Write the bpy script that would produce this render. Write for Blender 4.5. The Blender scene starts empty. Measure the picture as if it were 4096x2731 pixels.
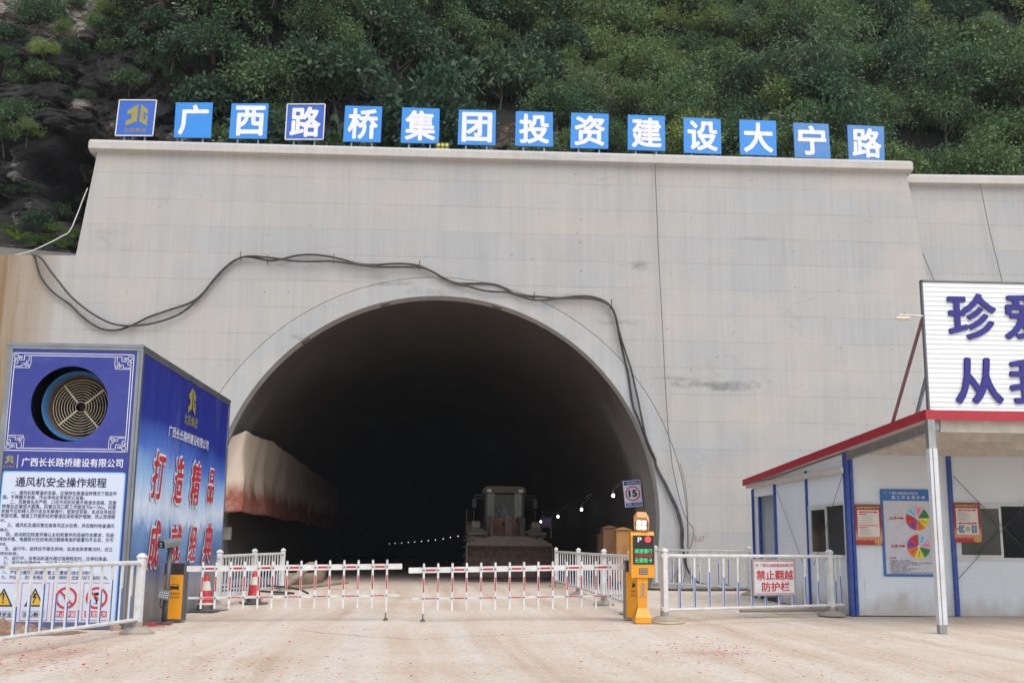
import bpy, bmesh, math, random
import numpy as np
from mathutils import Vector, Matrix, noise
from mathutils.geometry import tessellate_polygon
random.seed(7)
R = math.radians
scn = bpy.context.scene
COL = scn.collection

# ------------------------------------------------------------------ camera, world, sun, exposure
F = 4400.0                       # focal length in pixels of the 4096 px wide photograph
CAMPOS = Vector((0, 0, 1.31))
YAW, PITCH, ROLL = 0.0477, math.atan(811.5 / F), 0.010
ROT = Matrix.Rotation(-YAW, 3, 'Z') @ Matrix.Rotation(math.pi / 2 + PITCH, 3, 'X') @ Matrix.Rotation(ROLL, 3, 'Z')
cam_d = bpy.data.cameras.new('camera')
cam_d.sensor_width = 36.0
cam_d.lens = F / 4096 * 36.0
cam_d.clip_end = 1000
cam_d.clip_start = 0.1
cam = bpy.data.objects.new('camera', cam_d)
cam.matrix_world = Matrix.Translation(CAMPOS) @ ROT.to_4x4()
COL.objects.link(cam)
scn.camera = cam

SUN_EL, SUN_AZ = R(54), R(155)   # azimuth clockwise from +Y: behind the camera, to the right
world = bpy.data.worlds.new('World')
scn.world = world
world.use_nodes = True
wt = world.node_tree
sky = wt.nodes.new('ShaderNodeTexSky')
sky.sky_type = 'NISHITA'
sky.sun_disc = False
sky.sun_elevation = SUN_EL
sky.sun_rotation = SUN_AZ
sky.air_density = 1.0
sky.dust_density = 2.0
sky.ozone_density = 1.0
bg = wt.nodes['Background']
hsv = wt.nodes.new('ShaderNodeHueSaturation')     # cloud cover: the dome is nearly white
hsv.inputs['Saturation'].default_value = 0.42
wt.links.new(sky.outputs[0], hsv.inputs['Color'])
wt.links.new(hsv.outputs[0], bg.inputs[0])
bg.inputs[1].default_value = 0.15
sun_d = bpy.data.lights.new('sun', 'SUN')
sun_d.energy = 1.05
sun_d.angle = R(45)
sun_d.color = (1.0, 0.965, 0.92)
sun = bpy.data.objects.new('sun', sun_d)
sdir = Vector((math.sin(SUN_AZ) * math.cos(SUN_EL), math.cos(SUN_AZ) * math.cos(SUN_EL), math.sin(SUN_EL)))
sun.rotation_euler = sdir.to_track_quat('Z', 'Y').to_euler()
sun.location = sdir * 60
COL.objects.link(sun)
scn.view_settings.view_transform = 'Standard'
scn.view_settings.look = 'None'
scn.view_settings.exposure = 0.61
scn.view_settings.gamma = 1.0

# ------------------------------------------------------------------ pixel geometry (surveying points of the photograph)
def ray(px, py):
    return ROT @ Vector(((px - 2048) / F, -(py - 1365.5) / F, -1))
def P(px, py, Y):
    d = ray(px, py)
    return CAMPOS + d * ((Y - CAMPOS.y) / d.y)
def G(px, py, z=0.0):
    d = ray(px, py)
    return CAMPOS + d * ((z - CAMPOS.z) / d.z)
def project(p):
    l = ROT.transposed() @ (Vector(p) - CAMPOS)
    return (2048 + F * l.x / -l.z, 1365.5 - F * l.y / -l.z)
class Pl:
    """a plane with an origin and two axes; n looks at the viewer"""
    def __init__(s, o, e1, e2=(0, 0, 1)):
        s.o = Vector(o); s.e1 = Vector(e1).normalized(); s.e2 = Vector(e2).normalized()
        s.n = s.e1.cross(s.e2).normalized()
    def hit(s, px, py):
        d = ray(px, py)
        return CAMPOS + d * ((s.o - CAMPOS).dot(s.n) / d.dot(s.n))
    def uv(s, px, py):
        q = s.hit(px, py) - s.o
        return q.dot(s.e1), q.dot(s.e2)
    def at(s, u, v, d=0.0):
        return s.o + s.e1 * u + s.e2 * v + s.n * d

# ------------------------------------------------------------------ materials
def lin(c):
    c = c / 255.0
    return c / 12.92 if c <= 0.04045 else ((c + 0.055) / 1.055) ** 2.4
def C(r, g, b, k=1.0):
    return (min(1, lin(r) * k), min(1, lin(g) * k), min(1, lin(b) * k), 1)
class NT:
    def __init__(s, name):
        s.m = bpy.data.materials.new(name); s.m.use_nodes = True
        s.t = s.m.node_tree; s.b = s.t.nodes['Principled BSDF']
    def new(s, t): return s.t.nodes.new(t)
    def put(s, sock, v):
        if hasattr(v, 'default_value') or hasattr(v, 'is_output'): s.t.links.new(v, sock)
        else:
            if sock.type == 'RGBA' and not hasattr(v, '__len__'): v = (v, v, v, 1)
            sock.default_value = v
    def coord(s, which='Object'): return s.new('ShaderNodeTexCoord').outputs[which]
    def mapping(s, vec, scale=(1, 1, 1), loc=(0, 0, 0), rot=(0, 0, 0)):
        n = s.new('ShaderNodeMapping'); s.put(n.inputs[0], vec)
        n.inputs['Scale'].default_value = scale; n.inputs['Location'].default_value = loc; n.inputs['Rotation'].default_value = rot
        return n.outputs[0]
    def noise(s, vec, scale=5, detail=4, rough=0.55, dist=0):
        n = s.new('ShaderNodeTexNoise'); s.put(n.inputs['Vector'], vec)
        n.inputs['Scale'].default_value = scale; n.inputs['Detail'].default_value = detail
        n.inputs['Roughness'].default_value = rough; n.inputs['Distortion'].default_value = dist
        return n.outputs['Fac']
    def voro(s, vec, scale=5, feature='F1', rnd=1.0, out='Distance'):
        n = s.new('ShaderNodeTexVoronoi'); n.feature = feature; s.put(n.inputs['Vector'], vec)
        n.inputs['Scale'].default_value = scale; n.inputs['Randomness'].default_value = rnd
        return n.outputs[out]
    def ramp(s, fac, stops, interp='LINEAR'):
        n = s.new('ShaderNodeValToRGB'); s.put(n.inputs[0], fac); n.color_ramp.interpolation = interp
        e = n.color_ramp.elements
        while len(e) < len(stops): e.new(0.5)
        for k, (p, c) in zip(e, stops):
            k.position = p; k.color = c if hasattr(c, '__len__') else (c, c, c, 1)
        return n.outputs[0]
    def mix(s, fac, a, b, mode='MIX'):
        n = s.new('ShaderNodeMix'); n.data_type = 'RGBA'; n.blend_type = mode
        s.put(n.inputs[0], fac); s.put(n.inputs[6], a); s.put(n.inputs[7], b)
        return n.outputs[2]
    def math(s, op, a, b=0.0, c=0.0):
        n = s.new('ShaderNodeMath'); n.operation = op
        s.put(n.inputs[0], a); s.put(n.inputs[1], b); s.put(n.inputs[2], c)
        return n.outputs[0]
    def sep(s, vec):
        n = s.new('ShaderNodeSeparateXYZ'); s.put(n.inputs[0], vec); return n.outputs
    def comb(s, x, y, z=0.0):
        n = s.new('ShaderNodeCombineXYZ'); s.put(n.inputs[0], x); s.put(n.inputs[1], y); s.put(n.inputs[2], z); return n.outputs[0]
    def attr(s, name):
        n = s.new('ShaderNodeAttribute'); n.attribute_name = name; return n
    def ellipse(s, vec, x0, z0, rx, rz):
        o = s.sep(vec)
        dx = s.math('DIVIDE', s.math('SUBTRACT', o[0], x0), rx); dz = s.math('DIVIDE', s.math('SUBTRACT', o[2], z0), rz)
        d = s.math('ADD', s.math('MULTIPLY', dx, dx), s.math('MULTIPLY', dz, dz))
        return s.math('SUBTRACT', 1.0, s.math('SQRT', d))     # 1 in the middle, 0 on the rim
    def bump(s, h, strength=0.3, dist=0.02):
        n = s.new('ShaderNodeBump'); s.put(n.inputs['Height'], h)
        n.inputs['Strength'].default_value = strength; n.inputs['Distance'].default_value = dist
        s.t.links.new(n.outputs[0], s.b.inputs['Normal'])
    def done(s, col, rough=0.7, metal=0.0, **kw):
        s.put(s.b.inputs['Base Color'], col); s.put(s.b.inputs['Roughness'], rough); s.put(s.b.inputs['Metallic'], metal)
        for k, v in kw.items(): s.put(s.b.inputs[k.replace('_', ' ')], v)
        return s.m
_mc = {}
def mat(name, col, rough=0.6, metal=0.0, var=0.12, scale=4.0, dirt=None, dirt_amt=0.35, bump=0.0, **kw):
    """painted / plain surface: base colour with soft mottling and patchy dirt"""
    if name in _mc: return _mc[name]
    n = NT(name); v = n.coord()
    a = n.noise(v, scale, 5)
    f = n.ramp(a, [(0.25, 1 - var), (0.75, 1 + var)])
    c = n.mix(1.0, col, f, 'MULTIPLY')
    if dirt:
        d = n.ramp(n.noise(v, scale * 2.3, 6, 0.65), [(0.45, 0.0), (0.75, dirt_amt)])
        c = n.mix(d, c, dirt)
    if bump: n.bump(n.noise(v, scale * 12, 4), bump)
    r = n.math('ADD', rough - 0.08, n.math('MULTIPLY', n.noise(v, scale * 3, 3), 0.16))
    _mc[name] = n.done(c, r, metal, **kw)
    return _mc[name]
def glow(name, col, strength):
    if name in _mc: return _mc[name]
    n = NT(name); n.done(col, 0.4)
    v = n.noise(n.coord(), 30, 2)
    n.put(n.b.inputs['Emission Color'], col)
    n.put(n.b.inputs['Emission Strength'], n.math('MULTIPLY', n.math('ADD', 0.75, n.math('MULTIPLY', v, 0.5)), strength))
    _mc[name] = n.m
    return n.m
DUST = C(196, 172, 148, 0.8)

# ------------------------------------------------------------------ mesh building
class MB:
    def __init__(s): s.v = []; s.f = []; s.mi = []; s.cur = 0
    def add(s, vs, fs, mi=None):
        b = len(s.v); s.v += [tuple(v) for v in vs]
        s.f += [tuple(i + b for i in f) for f in fs]; s.mi += [s.cur if mi is None else mi] * len(fs)
        return s
    def box(s, lo, hi, mi=None, M=None, bev=0.0):
        (x0, y0, z0), (x1, y1, z1) = lo, hi
        if bev <= 0:
            vs = [Vector(p) for p in ((x0, y0, z0), (x1, y0, z0), (x1, y1, z0), (x0, y1, z0), (x0, y0, z1), (x1, y0, z1), (x1, y1, z1), (x0, y1, z1))]
            fs = [(0, 3, 2, 1), (4, 5, 6, 7), (0, 1, 5, 4), (1, 2, 6, 5), (2, 3, 7, 6), (3, 0, 4, 7)]
        else:
            bm = bmesh.new(); bmesh.ops.create_cube(bm, size=1)
            for v in bm.verts: v.co = Vector(((x0 + x1) / 2 + v.co.x * (x1 - x0), (y0 + y1) / 2 + v.co.y * (y1 - y0), (z0 + z1) / 2 + v.co.z * (z1 - z0)))
            bmesh.ops.bevel(bm, geom=bm.edges[:], offset=bev, segments=2, affect='EDGES', profile=0.6)
            bm.verts.index_update()
            vs = [v.co.copy() for v in bm.verts]; fs = [[v.index for v in f.verts] for f in bm.faces]; bm.free()
        if M is not None: vs = [M @ v for v in vs]
        return s.add(vs, fs, mi)
    def pbox(s, pl, u0, u1, v0, v1, d0, d1, mi=None, bev=0.0):
        M = Matrix((pl.e1, pl.n, pl.e2)).transposed().to_4x4(); M.translation = pl.o
        return s.box((u0, d0, v0), (u1, d1, v1), mi, M, bev)
    def prism(s, pl, pts, d0, d1, mi=None):
        """polygon in plane coordinates, extruded from d0 to d1 along the normal"""
        n = len(pts)
        if isinstance(d0, (int, float)):
            vs = [pl.at(u, v, d0) for u, v in pts] + [pl.at(u, v, d1) for u, v in pts]
        tri = tessellate_polygon([[Vector((u, v, 0)) for u, v in pts]])
        fs = [tuple(t) for t in tri] + [tuple(i + n for i in t)[::-1] for t in tri]
        fs += [(i, (i + 1) % n, n + (i + 1) % n, n + i) for i in range(n)]
        return s.add(vs, fs, mi)
    def flat(s, pl, pts, d=0.0, mi=None):
        tri = tessellate_polygon([[Vector((u, v, 0)) for u, v in pts]])
        return s.add([pl.at(u, v, d) for u, v in pts], [tuple(t) for t in tri], mi)
    def rect(s, pl, u0, v0, u1, v1, d=0.0, mi=None):
        return s.add([pl.at(u0, v0, d), pl.at(u1, v0, d), pl.at(u1, v1, d), pl.at(u0, v1, d)], [(0, 1, 2, 3)], mi)
    def line(s, pl, pts, w, d=0.0, mi=None, closed=False):
        """a flat stroke along a polyline of plane coordinates"""
        seg = list(zip(pts, pts[1:] + ([pts[0]] if closed else [])))[: len(pts) if closed else len(pts) - 1]
        for (a, b) in seg:
            t = Vector((b[0] - a[0], b[1] - a[1])); L = t.length
            if L < 1e-6: continue
            t /= L; n = Vector((-t.y, t.x)) * w / 2; e = t * w / 2
            A = Vector(a) - e; B = Vector(b) + e
            q = [A - n, B - n, B + n, A + n]
            s.add([pl.at(p.x, p.y, d) for p in q], [(0, 1, 2, 3)], mi)
        return s
    def disc(s, pl, u, v, r, d=0.0, mi=None, n=32, r2=0.0, a0=0.0, a1=2 * math.pi, ry=None):
        ry = ry or r; k = ry / r
        pts = [(u + r * math.cos(a0 + (a1 - a0) * i / n), v + k * r * math.sin(a0 + (a1 - a0) * i / n)) for i in range(n + 1)]
        if r2:
            ins = [(u + r2 * math.cos(a0 + (a1 - a0) * i / n), v + k * r2 * math.sin(a0 + (a1 - a0) * i / n)) for i in range(n + 1)]
            s.add([pl.at(*p, d) for p in pts + ins], [(i, i + 1, n + 2 + i, n + 1 + i) for i in range(n)], mi)
        else:
            s.add([pl.at(u, v, d)] + [pl.at(*p, d) for p in pts], [(0, i + 1, i + 2) for i in range(n)], mi)
        return s
    def tube(s, pts, r, n=8, mi=None, caps=True):
        pts = [Vector(p) for p in pts]; m = len(pts)
        rs = r if hasattr(r, '__len__') else [r] * m
        vs = []; up = None
        for i, p in enumerate(pts):
            t = (pts[min(i + 1, m - 1)] - pts[max(i - 1, 0)]).normalized()
            if up is None: up = t.orthogonal().normalized()
            up = (up - t * up.dot(t))
            up = up.normalized() if up.length > 1e-6 else t.orthogonal().normalized()
            w = t.cross(up)
            for k in range(n):
                a = 2 * math.pi * k / n
                vs.append(p + (up * math.cos(a) + w * math.sin(a)) * rs[i])
        fs = [(i * n + k, i * n + (k + 1) % n, (i + 1) * n + (k + 1) % n, (i + 1) * n + k) for i in range(m - 1) for k in range(n)]
        if caps: fs += [tuple(range(n))[::-1], tuple((m - 1) * n + k for k in range(n))]
        return s.add(vs, fs, mi)
    def bar(s, a, b, w, h=None, mi=None, up=(0, 0, 1)):
        """a straight rectangular bar from a to b"""
        a = Vector(a); b = Vector(b); h = h or w
        t = (b - a).normalized(); u = Vector(up)
        if abs(t.dot(u)) > 0.95: u = Vector((0, 1, 0))
        x = t.cross(u).normalized() * w / 2; z = x.cross(t).normalized() * h / 2
        vs = [a - x - z, a + x - z, a + x + z, a - x + z, b - x - z, b + x - z, b + x + z, b - x + z]
        return s.add(vs, [(0, 1, 2, 3), (7, 6, 5, 4), (0, 4, 5, 1), (1, 5, 6, 2), (2, 6, 7, 3), (3, 7, 4, 0)], mi)
    def lathe(s, prof, c=(0, 0, 0), n=24, mi=None, axis='Z', M=None):
        c = Vector(c); vs = []
        for (r, h) in prof:
            for k in range(n):
                a = 2 * math.pi * k / n
                p = Vector((r * math.cos(a), r * math.sin(a), h)) if axis == 'Z' else Vector((r * math.cos(a), h, r * math.sin(a))) if axis == 'Y' else Vector((h, r * math.cos(a), r * math.sin(a)))
                p += c
                vs.append(M @ p if M is not None else p)
        m = len(prof)
        fs = [(i * n + k, i * n + (k + 1) % n, (i + 1) * n + (k + 1) % n, (i + 1) * n + k) for i in range(m - 1) for k in range(n)]
        return s.add(vs, fs, mi)
    def text(s, pl, body, bl, tr, d=0.004, bold=0.0, shear=0.0, mi=None, ext=0.0, uv=False):
        """lettering fitted to the box between two photograph points on the plane (or plane coordinates when uv)"""
        (u0, v0), (u1, v1) = (bl, tr) if uv else (pl.uv(*bl), pl.uv(*tr))
        vs, fs = glyphs(body, bold, shear, ext > 0)
        s.add([pl.at(u0 + (u1 - u0) * x, v0 + (v1 - v0) * y, d + (z * ext if ext else z)) for x, y, z in vs], fs, mi)
        return s
    def build(s, name, mats, parent=None, world=True, smooth=False):
        me = bpy.data.meshes.new(name)
        vs = s.v
        if parent is not None and world:
            inv = root_matrix(parent).inverted(); vs = [inv @ Vector(v) for v in vs]
        me.from_pydata([tuple(v) for v in vs], [], s.f)
        if not isinstance(mats, (list, tuple)): mats = [mats]
        for m in mats: me.materials.append(m)
        me.polygons.foreach_set('material_index', s.mi)
        if smooth: me.polygons.foreach_set('use_smooth', [True] * len(me.polygons))
        me.update()
        o = bpy.data.objects.new(name, me); COL.objects.link(o)
        if parent is not None: o.parent = parent
        return o
_rm = {}
def root_matrix(o):
    while o.parent is not None: o = o.parent
    return _rm.get(o.name, Matrix.Identity(4))
_gc = {}
def glyphs(body, bold=0.0, shear=0.0, solid=False):
    key = (body, bold, shear, solid)
    if key in _gc: return _gc[key]
    c = bpy.data.curves.new('t', 'FONT'); c.body = body; c.resolution_u = 3; c.shear = shear; c.extrude = 0.5 if solid else 0.0
    o = bpy.data.objects.new('t', c); COL.objects.link(o)
    dg = bpy.context.evaluated_depsgraph_get(); e = o.evaluated_get(dg); m = e.to_mesh()
    co = np.array([v.co[:] for v in m.vertices]); fs = [tuple(p.vertices) for p in m.polygons]
    e.to_mesh_clear(); bpy.data.objects.remove(o); bpy.data.curves.remove(c)
    if bold and not solid:                       # heavier strokes: struck several times, each a hair in front of the last
        dirs = [(0, 0), (1, 0), (-1, 0), (0, 1), (0, -1)] + ([(.75, .75), (-.75, .75), (.75, -.75), (-.75, -.75)] if bold > 0.015 else [])
        n0 = len(co); co = np.concatenate([co + np.array([dx * bold, dy * bold, 0]) for dx, dy in dirs])
        fs = [tuple(i + k * n0 for i in f) for k in range(len(dirs)) for f in fs]
        zz = np.repeat(np.arange(len(dirs)) * 0.0004, n0)
    else: zz = None
    lo = co.min(0); hi = co.max(0); sp = np.where(hi - lo < 1e-6, 1, hi - lo)
    co = (co - lo) / sp
    if not solid: co[:, 2] = 0 if zz is None else zz
    _gc[key] = (co.tolist(), fs)
    return _gc[key]

def tag(o, label=None, cat=None, group=None, kind=None):
    for k, v in (('label', label), ('category', cat), ('group', group), ('kind', kind)):
        if v: o[k] = v
    return o
def thing(name, label, cat, loc=(0, 0, 0), rz=0.0, group=None):
    o = bpy.data.objects.new(name, None); COL.objects.link(o); o.empty_display_size = 0.2
    o.location = loc; o.rotation_euler = (0, 0, rz)
    _rm[o.name] = Matrix.Translation(loc) @ Matrix.Rotation(rz, 4, 'Z')
    return tag(o, label, cat, group)
def copy_tree(o, parent=None):
    c = o.copy(); COL.objects.link(c)
    if parent is not None: c.parent = parent
    for ch in list(o.children): copy_tree(ch, c)
    return c
def structure(o): o['kind'] = 'structure'; return o
def arc(cx, cy, r, a0, a1, n):
    return [(cx + r * math.cos(a0 + (a1 - a0) * i / n), cy + r * math.sin(a0 + (a1 - a0) * i / n)) for i in range(n + 1)]

# ------------------------------------------------------------------ the setting: ground
W = 34.5                                            # depth of the portal wall
PW = Pl((0, W, 0), (1, 0, 0))
CX, CZ = PW.uv(1743, 2065)
RIN = PW.uv(2638, 2065)[0] - CX
OX, OZ = PW.uv(1737, 2105)
ROUT = PW.uv(2752, 2105)[0] - OX
_v0, _v1 = P(1650, 2200, 100), P(1650, 2200, 101)
TDX = (_v1.x - _v0.x)                               # tunnel heading: sideways metres per metre of depth
def tunnel_x(Y): return CX + TDX * (Y - W) - (max(0, Y - 78) ** 2) / (2 * 650)
def tunnel_z(Y): return -0.008 * max(0.0, Y - 46)

def concrete(name, c1, c2, origin_x=0.0, stains=(), rust=None, courses=True):
    n = NT(name); v = n.coord(); o = n.sep(v)
    big = n.noise(n.mapping(v, (0.35, 0.35, 0.5)), 1.0, 5, 0.6)
    streak = n.noise(n.mapping(v, (2.2, 1, 0.12)), 1.0, 5, 0.6)
    drip = n.noise(n.mapping(v, (7, 1, 0.35)), 1.0, 4, 0.6)
    grain = n.noise(v, 22, 6, 0.75)
    c = n.mix(n.ramp(big, [(0.3, 0), (0.7, 1)]), c1, c2)
    if courses:
        b = n.new('ShaderNodeTexBrick'); b.offset = 0.0; b.squash = 1.0
        xz = n.comb(o[0], n.math('ADD', o[2], n.math('MULTIPLY', n.math('SUBTRACT', n.noise(n.mapping(v, (0.25, 1, 0.25)), 1.0, 3), 0.5), 0.10)))
        n.put(b.inputs['Vector'], xz)
        for k, x in (('Scale', 1.0), ('Mortar Size', 0.013), ('Mortar Smooth', 0.5), ('Bias', 0.0), ('Brick Width', 1.86), ('Row Height', 0.865)): b.inputs[k].default_value = x
        b.inputs['Color1'].default_value = (0.94, 0.945, 0.955, 1); b.inputs['Color2'].default_value = (1.04, 1.025, 1.0, 1); b.inputs['Mortar'].default_value = (0.92, 0.92, 0.92, 1)
        fz = n.math('FRACT', n.math('DIVIDE', n.sep(xz)[1], 0.865))
        lm_ = n.math('MULTIPLY', n.ramp(fz, [(0, 1), (.008, 1), (.022, 0)]), n.ramp(n.noise(n.mapping(v, (.7, 1, 3)), 1.0, 5, .7), [(.35, .15), (.6, .75)]))
        c = n.mix(n.math('MULTIPLY', lm_, .95), c, (.17, .165, .16, 1))
        c = n.mix(n.math('MULTIPLY', n.ramp(fz, [(0, 1), (.10, .0)]), n.ramp(n.noise(n.mapping(v, (.4, 1, 1)), 1.0, 4), [(.5, 0), (.7, .35)])), c, (.50, .40, .33, 1))
        # a whole course shares a tone more than a panel does
        row = n.new('ShaderNodeTexWhiteNoise'); row.noise_dimensions = '1D'
        n.put(row.inputs['W'], n.math('FLOOR', n.math('DIVIDE', o[2], 0.865)))
        c = n.mix(n.ramp(n.noise(v, 0.9, 4, .7), [(.3, .25), (.65, .85)]), c, n.mix(1.0, c, b.outputs['Color'], 'MULTIPLY'))
        c = n.mix(1.0, c, n.ramp(row.outputs['Value'], [(0.0, (0.955, 0.965, 0.98, 1)), (0.5, (1.0, 1.0, 1.0, 1)), (1.0, (1.035, 1.01, 0.975, 1))]), 'MULTIPLY')
        holes = n.voro(n.comb(n.math('DIVIDE', o[0], 0.72), n.math('DIVIDE', n.math('ADD', o[2], 0.2), 0.46)), 1.0, 'F1', 0.42)
        keep = n.ramp(n.noise(v, 1.3, 2), [(0.40, 0), (0.46, 1)])
        hm = n.math('MULTIPLY', n.ramp(holes, [(0.05, 1), (0.085, 0)]), keep)
        c = n.mix(n.math('MULTIPLY', hm, 0.42), c, (0.13, 0.12, 0.11, 1))
    c = n.mix(1.0, c, n.ramp(streak, [(0.3, 0.93), (0.55, 1.0), (0.8, 1.04)]), 'MULTIPLY')
    c = n.mix(1.0, c, n.ramp(drip, [(0.3, 0.93), (0.6, 1.02)]), 'MULTIPLY')
    c = n.mix(1.0, c, n.ramp(grain, [(0.3, 0.90), (0.7, 1.08)]), 'MULTIPLY')
    c = n.mix(n.ramp(n.noise(n.mapping(v, (0.6, 1, 0.9)), 1.0, 6, 0.7), [(0.62, 0), (0.8, 0.45)]), c, (0.30, 0.30, 0.30, 1))
    wav = n.noise(n.mapping(v, (.16, 1, .55), loc=(3, 0, 1)), 1.0, 3, .5, .6)
    c = n.mix(n.math('MULTIPLY', n.ramp(n.math('ABSOLUTE', n.math('SUBTRACT', wav, .5)), [(0, .22), (.004, .14), (.010, 0)]), n.ramp(n.noise(v, .4, 3), [(.52, 0), (.62, 1)])), c, (.20, .20, .20, 1))
    c = n.mix(n.ramp(n.noise(n.mapping(v, (.22, 1, .40), loc=(9, 0, 4)), 1.0, 7, .62), [(.50, 0), (.66, .5)]), c, (.48, .42, .36, 1))
    c = n.mix(n.ramp(n.noise(n.mapping(v, (.30, 1, .55), loc=(2, 0, 8)), 1.0, 7, .66), [(.52, 0), (.68, .5)]), c, (.36, .37, .38, 1))
    for (x0, z0, rx, rz, k) in stains:
        m = n.math('ADD', n.ellipse(v, x0, z0, rx, rz), n.math('MULTIPLY', n.math('SUBTRACT', n.noise(n.mapping(v, (1, 1, 1.8)), 1.8, 7, 0.75), 0.5), 3.2))
        c = n.mix(n.ramp(m, [(0.25, 0), (1.0, k)]), c, (0.20, 0.205, 0.20, 1))
    if rust is not None:
        x0, x1, z1 = rust
        m = n.math('MULTIPLY', n.math('DIVIDE', n.math('SUBTRACT', x1, o[0]), x1 - x0), n.math('ADD', 0.25, n.noise(n.mapping(v, (3, 1, 0.25)), 1.0, 5)))
        c = n.mix(n.ramp(m, [(0.02, 0), (0.20, 0.45), (0.55, 0.85)]), c, (0.25, 0.175, 0.095, 1))
        c = n.mix(n.ramp(n.math('MULTIPLY', m, n.noise(n.mapping(v, (5, 1, 0.3)), 1.0, 4)), [(0.20, 0), (0.30, 0.6)]), c, (0.17, 0.09, 0.035, 1))
    n.bump(n.mix(0.5, grain, big), 0.25, 0.03)
    return n.done(c, 0.85)

def make_ground():
    n = NT('packed_earth'); v = n.coord(); o = n.sep(v)
    a = n.noise(v, 0.35, 6, 0.6); fine = n.noise(v, 14, 6, 0.7); grit = n.voro(v, 55)
    c = n.mix(n.ramp(a, [(0.32, 0), (0.68, 1)]), C(222, 199, 174, 0.82), C(232, 217, 201, 0.86))
    wob = n.math('MULTIPLY', n.math('SUBTRACT', n.noise(n.mapping(v, (0.10, 0.10, 1)), 1.0, 2), 0.5), 1.6)
    lane = n.math('ADD', n.math('ADD', o[0], wob), n.math('MULTIPLY', o[1], 0.03))
    tracks = n.noise(n.comb(n.math('MULTIPLY', lane, 1.6), n.math('MULTIPLY', o[1], 0.05)), 1.0, 6, 0.6)
    c = n.mix(n.ramp(tracks, [(0.30, 0.0), (0.46, 0.0), (0.64, 0.55)]), c, C(238, 229, 219, 0.90))
    c = n.mix(n.ramp(tracks, [(0.30, 0.60), (0.44, 0.0)]), c, C(198, 166, 136, 0.74))
    cross = n.noise(n.mapping(v, (0.16, 1.1, 1), rot=(0, 0, 0.12)), 1.0, 6, 0.65)
    c = n.mix(n.ramp(cross, [(0.58, 0), (0.80, 0.30)]), c, C(206, 170, 136, 0.76))
    for (p0, p1, wd, k) in ((G(1725, 2440), G(2080, 2725), .17, .42), (G(1480, 2420), G(1330, 2725), .34, .3), (G(1640, 2330), G(1725, 2440), .2, .3)):
        ddx, ddy = (p1 - p0).x, (p1 - p0).y; ll = math.hypot(ddx, ddy); nx_, ny_ = -ddy / ll, ddx / ll
        w2 = n.math('MULTIPLY', n.math('SUBTRACT', n.noise(n.mapping(v, (.5, .5, 1)), 1.0, 4, .65), .5), .7)
        dd = n.math('ABSOLUTE', n.math('ADD', w2, n.math('ADD', n.math('MULTIPLY', n.math('SUBTRACT', o[0], p0.x), nx_), n.math('MULTIPLY', n.math('SUBTRACT', o[1], p0.y), ny_))))
        al = n.math('DIVIDE', n.math('ADD', n.math('MULTIPLY', n.math('SUBTRACT', o[0], p0.x), ddx / ll), n.math('MULTIPLY', n.math('SUBTRACT', o[1], p0.y), ddy / ll)), ll)
        mk = n.math('MULTIPLY', n.ramp(n.math('DIVIDE', dd, wd), [(.2, 1), (1, 0)]), n.ramp(al, [(0, 0), (.12, 1), (.97, 1), (1, .6)]))
        mk = n.math('MULTIPLY', mk, n.ramp(n.noise(v, 5, 5, .7), [(.3, .4 * k), (.6, k)]))
        c = n.mix(mk, c, C(236, 230, 224, .80))
    c = n.mix(n.ramp(n.noise(v, 1.7, 7, 0.7), [(0.55, 0), (0.8, 0.5)]), c, C(196, 160, 130, 0.74))
    for (p0, p1, wd, k) in ((G(1180, 2512), G(1640, 2552), .06, .7), (G(1640, 2552), G(2500, 2515), .05, .7), (G(2700, 2500), G(3420, 2468), .06, .7), (G(300, 2545), G(900, 2500), .10, .4)):
        ddx, ddy = (p1 - p0).x, (p1 - p0).y; ll = math.hypot(ddx, ddy); nx_, ny_ = -ddy / ll, ddx / ll
        w2 = n.math('MULTIPLY', n.math('SUBTRACT', n.noise(n.mapping(v, (.9, .9, 1)), 1.0, 6, .7), .5), .5)
        dd = n.math('ABSOLUTE', n.math('ADD', w2, n.math('ADD', n.math('MULTIPLY', n.math('SUBTRACT', o[0], p0.x), nx_), n.math('MULTIPLY', n.math('SUBTRACT', o[1], p0.y), ny_))))
        al = n.math('DIVIDE', n.math('ADD', n.math('MULTIPLY', n.math('SUBTRACT', o[0], p0.x), ddx / ll), n.math('MULTIPLY', n.math('SUBTRACT', o[1], p0.y), ddy / ll)), ll)
        mk = n.math('MULTIPLY', n.ramp(n.math('DIVIDE', dd, wd), [(.2, k), (1, 0)]), n.ramp(al, [(0, 0), (.03, 1), (.97, 1), (1, 0)]))
        c = n.mix(n.math('MULTIPLY', mk, n.ramp(n.noise(v, 4, 5, .7), [(.35, .2), (.6, 1)])), c, C(140, 112, 88, .7))
    for (px_, py_, rx_, ry_, k_) in ((2850, 2606, 1.0, .55, .55), (130, 2610, 1.6, .8, .35)):
        q_ = G(px_, py_); dx_ = n.math('DIVIDE', n.math('SUBTRACT', o[0], q_.x), rx_); dy_ = n.math('DIVIDE', n.math('SUBTRACT', o[1], q_.y), ry_)
        el = n.math('SUBTRACT', 1.0, n.math('SQRT', n.math('ADD', n.math('MULTIPLY', dx_, dx_), n.math('MULTIPLY', dy_, dy_))))
        c = n.mix(n.math('MULTIPLY', n.ramp(n.math('ADD', el, n.math('MULTIPLY', n.math('SUBTRACT', n.noise(v, 2.5, 6, .75), .5), 2.0)), [(.1, 0), (.9, k_)]), n.ramp(n.noise(v, 16, 4, .8), [(.4, .3), (.6, 1)])), c, C(206, 120, 112, .76))
    pk = n.noise(n.mapping(v, (.5, .9, 1)), 1.0, 5, .65)
    c = n.mix(n.ramp(pk, [(.60, 0), (.78, .15)]), c, C(222, 184, 170, .78))
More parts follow.
